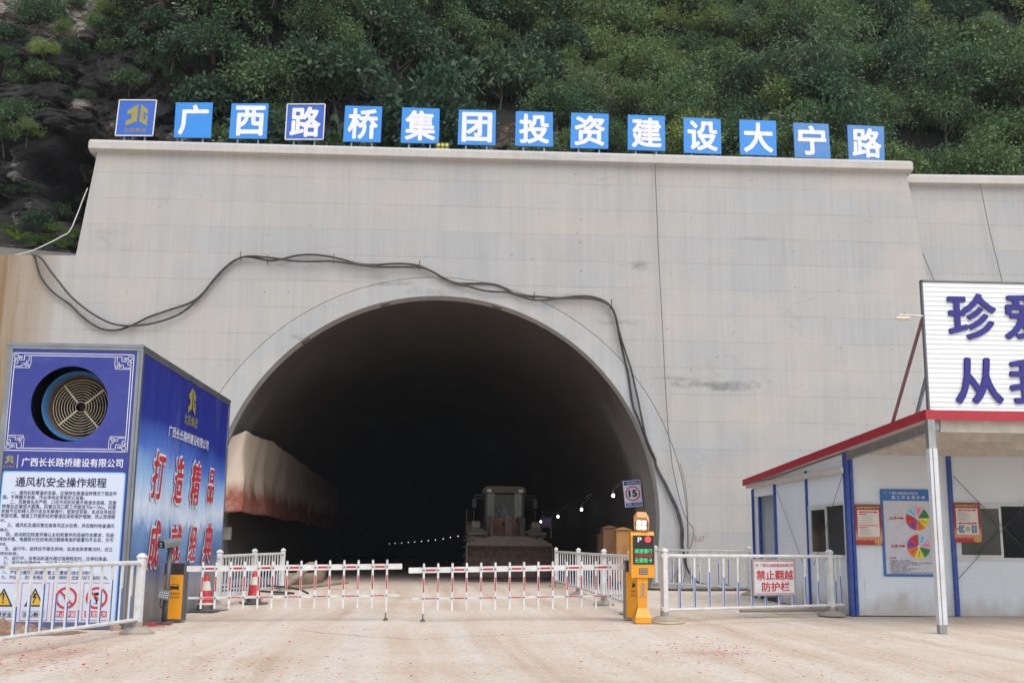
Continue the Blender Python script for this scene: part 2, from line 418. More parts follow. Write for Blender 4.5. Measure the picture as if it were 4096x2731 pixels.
    c = n.mix(1.0, c, n.ramp(fine, [(0.28, 0.82), (0.72, 1.12)]), 'MULTIPLY')
    c = n.mix(1.0, c, n.ramp(n.noise(v, 48, 4, .8), [(0.3, 0.84), (0.7, 1.12)]), 'MULTIPLY')
    c = n.mix(n.math('MULTIPLY', n.ramp(grit, [(0.08, 1), (0.16, 0)]), n.ramp(n.noise(v, 3, 2), [(0.5, 0), (0.6, 0.5)])), c, C(110, 92, 76, 0.6))
    n.bump(n.mix(0.35, fine, n.noise(v, 3.0, 8, 0.72)), 0.8, 0.06)
    m = n.done(c, 0.95)
    mb = MB()
    xs = [-140, -90, -60, -40, -28] + [-20 + 0.5 * i for i in range(81)] + [28, 40, 60, 90, 140]
    ys = [-120, -70, -40, -20, -8, 0] + [4 + 0.5 * i for i in range(60)] + [W + 0.3]
    for y in ys:
        for x in xs:
            k = min(1, max(0, (W - 2 - y) / 3)) * min(1, max(0, (y - 3) / 4))
            z = (noise.noise(Vector((x * 0.35, y * 0.35, 3))) * 0.022 + noise.noise(Vector((x * 1.3, y * 0.5, 9))) * 0.010 - 0.012) * k
            mb.v.append((x, y, z))
    nx = len(xs)
    fs = [(j * nx + i, j * nx + i + 1, (j + 1) * nx + i + 1, (j + 1) * nx + i) for j in range(len(ys) - 1) for i in range(nx - 1)]
    mb.f = fs; mb.mi = [0] * len(fs)
    structure(mb.build('ground', m, smooth=True))
    mb = MB(); Ys = [W + 0.3 + 2.0 * i for i in range(100)]
    for Y in Ys:
        for k in (-1, 1): mb.v.append((tunnel_x(Y) + k * 7.2, Y, tunnel_z(Y)))
    mb.f = [(2 * i, 2 * i + 1, 2 * i + 3, 2 * i + 2) for i in range(len(Ys) - 1)]; mb.mi = [0] * len(mb.f)
    structure(mb.build('tunnel_floor', m))
make_ground()

# ------------------------------------------------------------------ portal wall, coping, ring and lining
def wallpx(*pts): return [PW.uv(*p) for p in pts]
def make_portal():
    st = []
    for (px, py, rx, ry, k) in ((2640, 1060, 90, 30, .8), (2560, 1290, 150, 18, .6), (2960, 1540, 330, 26, .95), (2800, 1515, 150, 14, .6), (2350, 1180, 120, 10, .4), (3090, 955, 120, 18, .45), (1560, 1110, 150, 18, .5), (2980, 1555, 120, 18, .9)):
        x, z = PW.uv(px, py); s = W / F
        st.append((x, z, rx * s, ry * s, k))
    x0 = PW.uv(0, 1300)[0]; x1 = PW.uv(330, 1300)[0]
    m = concrete('board_cast_concrete', C(202, 204, 206, 0.64), C(208, 206, 202, 0.64), stains=st, rust=(x0, x1, 0))
    t = thing('tunnel_portal', 'tall board marked concrete portal wall around the arched tunnel mouth', 'tunnel portal', (CX, W, 0))
    tl, tr = PW.uv(391, 604), PW.uv(3625, 690)
    lw, le = PW.uv(-20, 1027)[1], PW.uv(303, 1022)
    rt = PW.uv(3712, 1120); sl = (rt[0] - tr[0]) / (rt[1] - tr[1])
    a = math.asin(min(1, max(-1, (0 - OZ) / ROUT)))
    out = arc(OX, OZ, ROUT, math.pi - a, a, 64)
    poly = [(-26, 0), (out[0][0], 0)] + out[1:-1] + [(out[-1][0], 0), (tr[0] + sl * (0 - tr[1]), 0), tr, tl, le, (-26, lw)]
    MB().prism(PW, poly, 0, -1.2).build('wall', m, t)
    # coping
    cop = concrete('coping_concrete', C(208, 206, 204, 0.74), C(214, 210, 204, 0.74), courses=False)
    def coping(pl, ax, az, bx, bz, name, parent, depth=1.3):
        mb = MB(); sec = [(0.0, 0.0), (-0.20, 0.06), (-0.22, 0.08), (-0.22, 0.30), (-0.06, 0.42), (depth, 0.42), (depth, 0.0)]
        nseg = 20; vs = []
        for i in range(nseg + 1):
            f = i / nseg; x = ax + (bx - ax) * f; z = az + (bz - az) * f
            vs += [(x, pl.o.y + y, z + h) for y, h in sec]
        k = len(sec)
        fs = [(i * k + j, i * k + (j + 1) % k, (i + 1) * k + (j + 1) % k, (i + 1) * k + j) for i in range(nseg) for j in range(k)]
        fs += [tuple(range(k))[::-1], tuple(nseg * k + j for j in range(k))]
        mb.add(vs, fs)
        return mb.build(name, cop, parent)
    c0, c1 = PW.uv(361, 610), PW.uv(3643, 695)
    coping(PW, c0[0], c0[1], c1[0], c1[1], 'coping', t)
    # arch ring
    ring = concrete('ring_concrete', C(205, 206, 206, 0.69), C(191, 193, 195, 0.68), courses=False,
                    stains=((OX - 1.5, OZ + ROUT - .25, 2.6, .16, .55), (OX + .4, CZ + RIN + .1, 1.2, .2, .4), (OX - 3.9, OZ + 5.9, .5, .2, .7), (OX + 3.2, OZ + 5.6, .6, .2, .5)))
    ro = ROUT - 0.028
    a0 = math.asin((0 - OZ) / ro); a1 = math.asin((0 - CZ) / RIN)
    n_ = 72
    po = arc(OX, OZ, ro, a0, math.pi - a0, n_); pi_ = arc(CX, CZ, RIN, a1, math.pi - a1, n_)
    mb = MB()
    for d in (0.05, -0.6):
        mb.v += [PW.at(u, v, d)[:] for u, v in po] + [PW.at(u, v, d)[:] for u, v in pi_]
    k = n_ + 1
    for i in range(n_):
        mb.f += [(i, i + 1, k + i + 1, k + i), (2 * k + i, 3 * k + i, 3 * k + i + 1, 2 * k + i + 1), (i, 2 * k + i, 2 * k + i + 1, i + 1), (k + i, k + i + 1, 3 * k + i + 1, 3 * k + i)]
    mb.mi = [0] * len(mb.f)
    mb.build('arch_ring', ring, t)
    # lining
    n = NT('lining_concrete'); v = n.coord()
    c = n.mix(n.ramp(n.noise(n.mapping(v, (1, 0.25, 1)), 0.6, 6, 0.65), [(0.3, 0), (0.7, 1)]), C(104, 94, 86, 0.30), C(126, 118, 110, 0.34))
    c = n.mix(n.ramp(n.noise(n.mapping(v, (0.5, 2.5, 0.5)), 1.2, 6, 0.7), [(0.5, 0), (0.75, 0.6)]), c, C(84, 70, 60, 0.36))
    painted_daylight = n.math('MULTIPLY', n.ramp(n.math('DIVIDE', n.math('ADD', n.sep(v)[1], n.math('MULTIPLY', n.noise(v, .8, 4), 1.2)), 10.0), [(0, 1), (.40, 1), (.46, 0)]), n.ramp(n.math('DIVIDE', n.math('ADD', n.sep(v)[2], n.math('MULTIPLY', n.noise(v, .7, 4), 2.0)), 10.0), [(.35, 1), (.75, 0)]))  # lower walls painted lighter near the mouth, standing for daylight reaching in
    c = n.mix(n.math('MULTIPLY', painted_daylight, .85), c, C(176, 174, 172, .66))
    yb = n.math('FRACT', n.math('DIVIDE', n.sep(v)[1], 9.0))
    c = n.mix(n.ramp(yb, [(0.0, 1), (0.004, 1), (0.006, 0)]), c, (0.05, 0.05, 0.05, 1))
    n.bump(n.noise(v, 6, 6), 0.3, 0.04)
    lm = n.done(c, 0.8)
    Ys = [W + 0.55 + 1.5 * i for i in range(20)] + [W + 31 + 4 * i for i in range(42)]
    b0 = math.asin((-0.45 - CZ) / (RIN + .01)); nn = 56; mb = MB()
    for Y in Ys:
        for (u, v2) in arc(0, CZ, RIN + 0.012, b0, math.pi - b0, nn): mb.v.append((tunnel_x(Y) + u, Y, v2 + tunnel_z(Y)))
    q = nn + 1
    mb.f = [(j * q + i, (j + 1) * q + i, (j + 1) * q + i + 1, j * q + i + 1) for j in range(len(Ys) - 1) for i in range(nn)]
    mb.f.append(tuple((len(Ys) - 1) * q + i for i in range(q)))
    mb.mi = [0] * len(mb.f)
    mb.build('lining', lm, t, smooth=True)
    # notches left by anchors in the lining edge
    nm = mat('dark_steel_notch', C(70, 48, 40), 0.9)
    for (px, py, ang) in ((1222, 1362, 0.75), (1540, 1217, 0.18), (1990, 1222, -0.25)):
        p = P(px, py, W + 0.35); a = math.atan2(p.z - CZ, p.x - CX)
        q_ = Pl((CX + (RIN - 0.004) * math.cos(a), W + 0.35, CZ + (RIN - 0.004) * math.sin(a)), (-math.sin(a), 0, math.cos(a)), (0, 1, 0))
        MB().pbox(q_, -0.16, 0.16, -0.05, 0.05, -0.02, 0.02).build('anchor_slot', nm, t)
    # red survey number sprayed on the wall
    MB().text(PW, '5.67', (2778, 2166), (2818, 2142), 0.006, 0.0).build('survey_mark', mat('red_spray', C(186, 130, 126, .7), 0.8), t)
    # wing wall on the right, a step behind
    Y2 = W + 0.65; P2 = Pl((0, Y2, 0), (1, 0, 0))
    t2 = thing('wing_wall', 'lower concrete wing wall right of the portal behind the white rooftop sign', 'retaining wall', (18, Y2, 0))
    wl, wr = P2.uv(3560, 745), P2.uv(4096, 752)
    k = (wr[1] - wl[1]) / (wr[0] - wl[0])
    xl, xr = wl[0], 34
    zl, zr = wl[1], wl[1] + k * (xr - wl[0])
    MB().prism(P2, [(xl, 0), (xr, 0), (xr, zr), (xl, zl)], 0, -1.0).build('wall', m, t2)
    coping(P2, xl, zl, xr, zr, 'coping', t2, 1.1)
    # low grey wall behind the left shoulder
    Y3 = W + 1.6; P3 = Pl((0, Y3, 0), (1, 0, 0))
    a, b, c_ = P3.uv(-200, 978), P3.uv(0, 988), P3.uv(330, 1016)
    gm = concrete('old_grey_concrete', C(150, 148, 142, 0.7), C(128, 126, 122, 0.7), courses=False)
    t3 = thing('catch_wall', 'low grey concrete wall below the cliff on the far left', 'wall', (c_[0], Y3, 0))
    MB().prism(P3, [(-28, 8), (c_[0] + .3, 8), c_, b, (-28, a[1] + 1.0)], 0, -0.4).build('wall', gm, t3)
make_portal()

# ------------------------------------------------------------------ hillside
BX, BZ = {}, {}
_cave = P(330, 700, 38.5); _pale = P(230, 90, 42); _org = P(1960, 500, 39); _pal2 = P(700, 60, 42); _p1 = P(385, 490, 37); _p2 = P(668, 480, 37); _p3 = P(110, 830, 37); _p4 = P(265, 365, 38)
def smooth01(x): x = min(1, max(0, x)); return x * x * (3 - 2 * x)
def hill_y(x, z):
    w = smooth01((x + 7.5) / 9.0)                    # 0: cliff on the left, 1: planted slope on the right
    k = 0.15 + (0.88 - 0.15) * w
    y = W + 2.4 + (z - 9) * k + (1 - w) * 0.6
    y += max(0, z - 23) * 0.25 * (1 - w)
    y += noise.noise(Vector((x * 0.10, z * 0.10, 4.2))) * (1.4 + 1.6 * w)
    r = noise.fractal(Vector((x * 0.28, z * 0.22, 1.7)), 0.9, 2.1, 4)
    y += (1 - w * 0.6) * r * 0.45 + w * noise.noise(Vector((x * .45, z * .45, 3))) * .7
    wr = w * (1 - .9 * smooth01((1 - math.sqrt(((x - _org.x) / 3.6) ** 2 + ((z - _org.z + .8) / 2.6) ** 2)) * 2.5))
    if wr < .95:                                      # blocky limestone: every block is a tilted facet
        wx = x + .22 * noise.noise(Vector((x * .9, z * .9, 50))); wz = z + .22 * noise.noise(Vector((x * .9, z * .9, 60)))
        for fx, fz, amp, sd in ((.42, .55, .75, 1.0), (1.15, 1.5, .30, 2.0), (3.2, 3.8, .085, 3.0)):
            dd_, pp = noise.voronoi(Vector((wx * fx, wz * fz, sd)))
            q = pp[0]; h1 = math.sin(q.x * 127.1 + q.y * 311.7 + sd) * 43758.5453; h1 -= math.floor(h1); h2 = math.sin(q.x * 269.5 + q.y * 183.3 + sd) * 43758.5453; h2 -= math.floor(h2); h3 = math.sin(q.x * 419.2 + q.y * 371.9 + sd) * 43758.5453; h3 -= math.floor(h3)
            y += (1 - wr) * amp * ((h1 - .5) * 1.1 + (h2 - .5) * 1.6 * (wx * fx - q.x) + (h3 - .46) * 1.1 * (wz * fz - q.y))
            gap = dd_[1] - dd_[0]
            y += (1 - wr) * amp * .55 * max(0, 1 - gap / .07)
        y += (1 - wr) * noise.fractal(Vector((x * 2.6, z * 2.6, 4)), .8, 2.2, 4) * .04
    dx, dz = (x - _cave.x) / 1.75, (z - _cave.z) / 1.6
    d = math.sqrt(dx * dx + dz * dz) + 0.25 * noise.noise(Vector((x * 1.3, z * 1.3, 8)))
    y += 3.2 * smooth01((1.25 - d) / 0.45)
    if z > 45: y += (z - 45) * 0.6
    return y
def make_hill():
    xs = np.concatenate([np.arange(-70, -22, 2.0), np.arange(-22, -14, 0.25), np.arange(-14, -2, 0.09), np.arange(-2, 5, .12), np.arange(5, 24, 0.4), np.arange(24, 84, 2.0)])
    zs = np.concatenate([np.arange(9.3, 23, 0.10), np.arange(23, 28, .25), np.arange(28, 70, 1.2)])
    vs = []; tone = []
    for z in zs:
        for x in xs:
            x_, z_ = float(x), float(z)
            vs.append((x_, hill_y(x_, z_), z_))
            g = lambda c, rx, rz: 1 - math.sqrt(((x_ - c.x) / rx) ** 2 + ((z_ - c.z) / rz) ** 2)
            n1 = noise.fractal(Vector((x_ * 0.5, z_ * 0.5, 20)), 0.8, 2.0, 4)
            pale = max(smooth01(g(_pale, 3.6, 2.2) * 1.6 + n1 * 0.8 + 0.15), 0.8 * smooth01(g(_pal2, 2.0, 1.6) * 1.5 + n1 * 0.9), 0.8 * smooth01(g(_p1, 1.1, .55) * 1.6 + n1 * 1.5), 0.8 * smooth01(g(_p2, .5, .6) * 1.6 + n1 * 1.2), 0.7 * smooth01(g(_p3, .45, .4) * 1.5 + n1 * 1.2), .9 * smooth01(g(_p4, .45, .35) * 2 + n1 * .6))
            org = smooth01(g(_org, 2.6, 2.2) * 1.8 + n1 * 1.4)
            tone.append((pale, org, smooth01((x_ + 4) / 5.0), 1))
    nx = len(xs); nz = len(zs)
    fs = [(j * nx + i, j * nx + i + 1, (j + 1) * nx + i + 1, (j + 1) * nx + i) for j in range(nz - 1) for i in range(nx - 1)]
    me = bpy.data.meshes.new('hillside'); me.from_pydata(vs, [], fs)
    ca = me.color_attributes.new('rock', 'FLOAT_COLOR', 'POINT')
    ca.data.foreach_set('color', np.array(tone, dtype=np.float32).ravel())
    n = NT('limestone_and_soil'); v = n.coord(); at = n.attr('rock'); ch = n.sep(at.outputs['Color'])
    wv = n.new('ShaderNodeTexNoise'); n.put(wv.inputs['Vector'], v); wv.inputs['Scale'].default_value = 1.1; wv.inputs['Detail'].default_value = 5
    vm = n.new('ShaderNodeVectorMath'); vm.operation = 'MULTIPLY_ADD'; n.put(vm.inputs[0], wv.outputs['Color']); vm.inputs[1].default_value = (1.1, 1.1, 1.1); n.put(vm.inputs[2], v)
    dv = n.mapping(vm.outputs[0], (1, .45, 1.25))
    a = n.noise(v, 0.9, 8, 0.68); st = n.voro(dv, 1.5, 'F1', 1.0, 'Color'); st = n.sep(st)[0]
    c = n.mix(n.ramp(a, [(0.35, 0), (0.7, 1)]), (0.008, 0.008, 0.009, 1), (0.024, 0.0235, 0.024, 1))
    c = n.mix(n.ramp(st, [(0.80, 0), (0.88, 0.20), (.955, .22), (.97, .8)]), c, (0.15, 0.14, 0.125, 1))
    edge = n.voro(dv, 1.5, 'DISTANCE_TO_EDGE')
    c = n.mix(n.ramp(n.noise(v, 0.55, 6, 0.6), [(0.6, 0), (0.75, 0.5)]), c, (0.030, 0.042, 0.018, 1))
    c = n.mix(ch[0], c, n.mix(n.ramp(n.noise(v, 1.5, 7, 0.7), [(0.3, 0), (0.7, 1)]), (0.30, 0.27, 0.235, 1), (0.17, 0.152, 0.135, 1)))
    c = n.mix(n.math('MULTIPLY', ch[2], 0.85), c, n.mix(n.noise(v, 2, 5), (0.010, 0.012, 0.008, 1), (0.022, 0.020, 0.014, 1)))
    c = n.mix(ch[1], c, n.mix(n.ramp(n.voro(dv, 1.9, 'DISTANCE_TO_EDGE'), [(0.0, 1), (.05, .8), (0.10, 0)]), n.mix(n.ramp(n.noise(v, .9, 4), [(.4, 0), (.6, 1)]), (0.26, 0.17, 0.105, 1), (0.13, 0.12, 0.11, 1)), (0.040, 0.034, 0.030, 1)))
    c = n.mix(n.ramp(n.noise(v, 4.5, 8, .72), [(.60, 0), (.74, .4)]), c, n.mix(.5, c, (.14, .13, .12, 1)))
    c = n.mix(n.ramp(edge, [(0, .85), (.02, .6), (.05, 0)]), c, (.010, .009, .009, 1))
    c = n.mix(n.ramp(n.voro(dv, 4.2, 'DISTANCE_TO_EDGE'), [(0, .5), (.05, 0)]), c, (.014, .013, .012, 1))
    c = n.mix(1.0, c, n.ramp(n.noise(v, 9, 7, .75), [(.3, .55), (.7, 1.45)]), 'MULTIPLY')
    cv = n.sep(n.voro(dv, 4.2, 'F1', 1.0, 'Color'))[0]; cw = n.sep(n.voro(dv, 9.0, 'F1', 1.0, 'Color'))[1]
    n.bump(n.math('ADD', n.math('ADD', n.math('MULTIPLY', cv, .8), n.math('MULTIPLY', cw, .3)), n.math('MULTIPLY', n.noise(v, 7.0, 9, 0.75), .6)), 0.9, 0.16)
    c = n.mix(1.0, c, n.ramp(cv, [(0, .6), (1, 1.5)]), 'MULTIPLY')
    me.materials.append(n.done(c, 0.9))
    me.update()
    o = bpy.data.objects.new('hillside', me); COL.objects.link(o); structure(o)
make_hill()

# ------------------------------------------------------------------ shared paints
WHITE = mat('white_paint', C(226, 226, 226, 0.82), 0.45, dirt=DUST, dirt_amt=0.35)
WHITE2 = mat('white_powder_coat', C(222, 224, 224, 0.85), 0.5, dirt=C(190, 178, 160, .8), dirt_amt=0.5)
BLUE_STRIP = mat('blue_reflective', C(40, 104, 190, 0.8), 0.4)
RED_STRIP = mat('red_reflective', C(188, 30, 42, 0.85), 0.4, var=0.2)
GALV = mat('galvanised_steel', C(168, 172, 174, 0.8), 0.42, 0.6, var=0.2, dirt=C(120, 118, 112), dirt_amt=0.4)
BLACK = mat('black_plastic', C(32, 32, 34), 0.5)
CEMENT = mat('cement_foot', C(170, 164, 154, 0.75), 0.9, dirt=DUST, dirt_amt=0.6, bump=0.2)
GOLD = mat('gold_print', C(150, 142, 70, 0.9), 0.5)
PRINTW = mat('white_print', C(228, 230, 240, 0.9), 0.5)
PRINTB = mat('navy_print', C(30, 34, 80, 0.9), 0.5)
PRINTR = mat('red_print', C(200, 36, 48, 0.9), 0.5)
PRINTK = mat('black_print', C(28, 28, 34, 0.9), 0.5)
LOGO_L = [(0.62, 0), (0.53, 0), (0.53, 0)]
# emblem: two folded halves of a roof-like sign, drawn in a unit box
EMB_A = [(0.53, 1.0), (0.53, 0.22), (0.03, 0.0), (0.03, 0.245), (0.24, 0.33), (0.24, 0.565), (0.06, 0.53), (0.06, 0.72), (0.235, 0.79), (0.235, 0.84)]
EMB_B = [(0.63, 1.0), (0.63, 0.21), (1.0, 0.0), (1.0, 0.47), (0.865, 0.52), (0.865, 0.42), (0.90, 0.40), (0.90, 0.29), (0.80, 0.325), (0.80, 0.625), (0.985, 0.55), (0.985, 0.735)]
def emblem(mb, pl, u0, v0, u1, v1, d, mi):
    for poly in (EMB_A, EMB_B): mb.flat(pl, [(u0 + (u1 - u0) * x, v0 + (v1 - v0) * y) for x, y in poly], d, mi)

# ------------------------------------------------------------------ the row of sign boards on the coping
K = 4096 / 2352
BOARDS = [('', (275, 231), (360, 231), (351, 313), (265, 312)), ('广', (404, 236), (489, 236), (484, 317), (399, 316)), ('西', (532, 238), (617, 238), (612, 319), (526, 318)),
          ('路', (660, 240), (747, 240), (742, 321), (655, 321)), ('桥', (793, 243), (878, 245), (874, 327), (788, 325)), ('集', (924, 247), (1010, 250), (1008, 330), (920, 328)),
          ('团', (1054, 252), (1139, 254), (1138, 334), (1051, 332)), ('投', (1185, 256), (1270, 258), (1270, 337), (1183, 335)), ('资', (1312, 259), (1398, 262), (1397, 342), (1310, 340)),
          ('建', (1442, 264), (1527, 267), (1528, 347), (1442, 344)), ('设', (1570, 270), (1655, 274), (1657, 354), (1571, 351)), ('大', (1698, 275), (1782, 278), (1784, 358), (1700, 355)),
          ('宁', (1822, 282), (1903, 285), (1908, 364), (1826, 361)), ('路', (1946, 287), (2030, 291), (2032, 369), (1950, 367))]
def make_boards():
    blue = mat('blue_board', C(46, 138, 222, 0.92), 0.35, var=0.06, dirt=C(70, 110, 150), dirt_amt=0.25)
    blue2 = mat('deep_blue_board', C(46, 98, 196, 0.88), 0.35, var=0.06)
    dusty = mat('dusty_blue_board', C(66, 134, 206, 0.9), 0.5, var=0.08, scale=2.0, dirt=C(130, 132, 134), dirt_amt=0.6)
    chars = ['emblem', 'first', 'second', 'third', 'fourth', 'fifth', 'sixth', 'seventh', 'eighth', 'ninth', 'tenth', 'eleventh', 'twelfth', 'thirteenth']
    extra = {0: 'blue board with a gold emblem and white frame, leftmost on the coping', 1: 'bright blue board reading 广 on the coping, beside the gold emblem board', 2: 'bright blue board with the white character 西 on the coping',
             3: 'deep blue white framed board with the character 路 on the coping', 4: 'blue board with the white character 桥 on the coping', 5: 'blue board with the white character 集 beside the small floodlight',
             6: 'blue board with the white character 团 right of the floodlight', 7: 'blue board with the white character 投 on the coping', 8: 'blue board with the white character 资 on the coping',
             9: 'blue board with the white character 建 on the coping', 10: 'blue board with the white character 设 on the coping', 11: 'blue board with the white character 大 on the coping',
             12: 'dusty stained blue board with the white character 宁 on the coping', 13: 'blue unframed board with peeling 路, rightmost on the coping'}
    yb = W + 0.45
    PB = Pl((0, yb, 0), (1, 0, 0))
    c0, c1 = PW.uv(361, 610), PW.uv(3643, 695)
    for i, (ch, *q) in enumerate(BOARDS):
        tl, tr, br, bl = [Vector(PB.uv(x * K, y * K)) for x, y in q]
        mid = (bl + br) / 2
        top = c0[1] + (c1[1] - c0[1]) * (mid.x - c0[0]) / (c1[0] - c0[0]) + 0.42
        t = thing('sign_board', extra[i], 'sign board', (mid.x, yb, top), 0, 'blue boards standing on the portal coping')
        framed = i in (0, 3)
        pm = blue2 if framed else dusty if i >= 12 else blue
        mb = MB()
        lift = max(0, top + 0.09 - min(bl.y, br.y)); dz = Vector((0, lift))
        tl, tr, br, bl = tl + dz, tr + dz, br + dz, bl + dz
        mb.prism(PB, [tuple(bl), tuple(br), tuple(tr), tuple(tl)], 0, -0.05)
        mb.build('panel', pm, t)
        # lettering in the board's own skewed frame
        e1 = ((br - bl) + (tr - tl)) / 2; e2 = ((tl - bl) + (tr - br)) / 2
        def m(x, y, o=bl, e1=e1, e2=e2): p = o + e1 * x + e2 * y; return (p.x, p.y)
        lb = MB()
        if i == 0:
            for poly in (EMB_A, EMB_B): lb.flat(PB, [m(0.215 + 0.60 * x, 0.27 + 0.62 * y) for x, y in poly], 0.006)
            vs, fs = glyphs('北投集团', 0.01)
            lb.add([PB.at(*m(0.2 + 0.6 * x, 0.09 + 0.13 * y), 0.006 + z) for x, y, z in vs], fs)
            lb.build('emblem', GOLD, t)
        else:
            vs, fs = glyphs(ch, 0.030)
            x0, x1, y0, y1 = (0.10, 0.91, 0.07, 0.93)
            if ch == '西': x0, x1 = 0.13, 0.93
            lb.add([PB.at(*m(x0 + (x1 - x0) * x, y0 + (y1 - y0) * y), 0.006 + z) for x, y, z in vs], fs)
            lb.build('lettering', PRINTW, t)
        if framed:
            fb = MB(); w = 0.022
            for a, b in (((0, 0), (1, 0)), ((1, 0), (1, 1)), ((1, 1), (0, 1)), ((0, 1), (0, 0))):
                A = Vector(m(*a)); B = Vector(m(*b)); fb.bar(PB.at(A.x, A.y, 0.012), PB.at(B.x, B.y, 0.012), 0.035, 0.03, up=(0, 1, 0))
            fb.build('frame', WHITE, t)
        for f in (0.22, 0.77):
            p = bl + (br - bl) * f
            lg = MB(); lg.bar((p.x, yb + 0.09, top - 0.02), (p.x, yb + 0.09, p.y + 0.85), 0.05); lg.build('leg', GALV, t)
    # six-lens floodlight between two boards
    yf = W + 0.30; PF = Pl((0, yf, 0), (1, 0, 0))
    u0, v0 = PF.uv(1742, 589); u1, v1 = PF.uv(1799, 550)
    ztop = c0[1] + (c1[1] - c0[1]) * ((u0 + u1) / 2 - c0[0]) / (c1[0] - c0[0]) + 0.42
    dz = ztop - v0
    t = thing('floodlight', 'small black floodlight with six round yellow lenses on the coping', 'floodlight', ((u0 + u1) / 2, yf, ztop))
    MB().pbox(PF, u0, u1, v0 + dz, v1 + dz, -0.12, 0, bev=0.015).build('housing', mat('floodlight_housing', C(62, 66, 56), 0.6), t)
    ym = mat('yellow_lens', C(214, 214, 70, 0.8), 0.3)
    for j in range(2):
        for i in range(3):
            lb = MB(); u = u0 + (u1 - u0) * (0.2 + 0.3 * i); v = v0 + dz + (v1 - v0) * (0.28 + 0.45 * j)
            M = Matrix((PF.e1, PF.n, PF.e2)).transposed().to_4x4(); M.translation = PF.at(u, v, 0)
            lb.lathe([(0.058, 0), (0.058, 0.012), (0.045, 0.022), (0.0, 0.028)], n=14, axis='Y', M=M); lb.build('lens', ym, t)
make_boards()

# ------------------------------------------------------------------ cables and wires on the wall
def smooth_path(pts, n=4):
    """Catmull-Rom through the points"""
    pts = [Vector(p) for p in pts]; out = []
    for i in range(len(pts) - 1):
        p0, p1, p2, p3 = pts[max(i - 1, 0)], pts[i], pts[i + 1], pts[min(i + 2, len(pts) - 1)]
        for k in range(n):
            t = k / n
            out.append(0.5 * ((2 * p1) + (p2 - p0) * t + (2 * p0 - 5 * p1 + 4 * p2 - p3) * t * t + (3 * p1 - p0 - 3 * p2 + p3) * t ** 3))
    return out + [pts[-1]]
def c3(L): return [(x / 1.568, y / 1.568 + 950) for x, y in L]
def c4(L): return [(x / 1.7423 + 1500, y / 1.7423 + 1000) for x, y in L]
def c5(L): return [(x / 2.24 + 2400, y / 2.24 + 1850) for x, y in L]
def c6(L): return [(x / 2.24, y / 2.24 + 400) for x, y in L]
def c7(L): return [(x / 3.36 + 700, y / 3.36 + 2100) for x, y in L]
def cA(L): return [(x / 2.24, y / 2.24 + 1350) for x, y in L]      # fan house, upper
def cB(L): return [(x / 2.24, y / 2.24 + 1950) for x, y in L]      # fan house, lower
def c8(L): return [(x / 2.0904 + 3200, y / 2.0904 + 1850) for x, y in L]
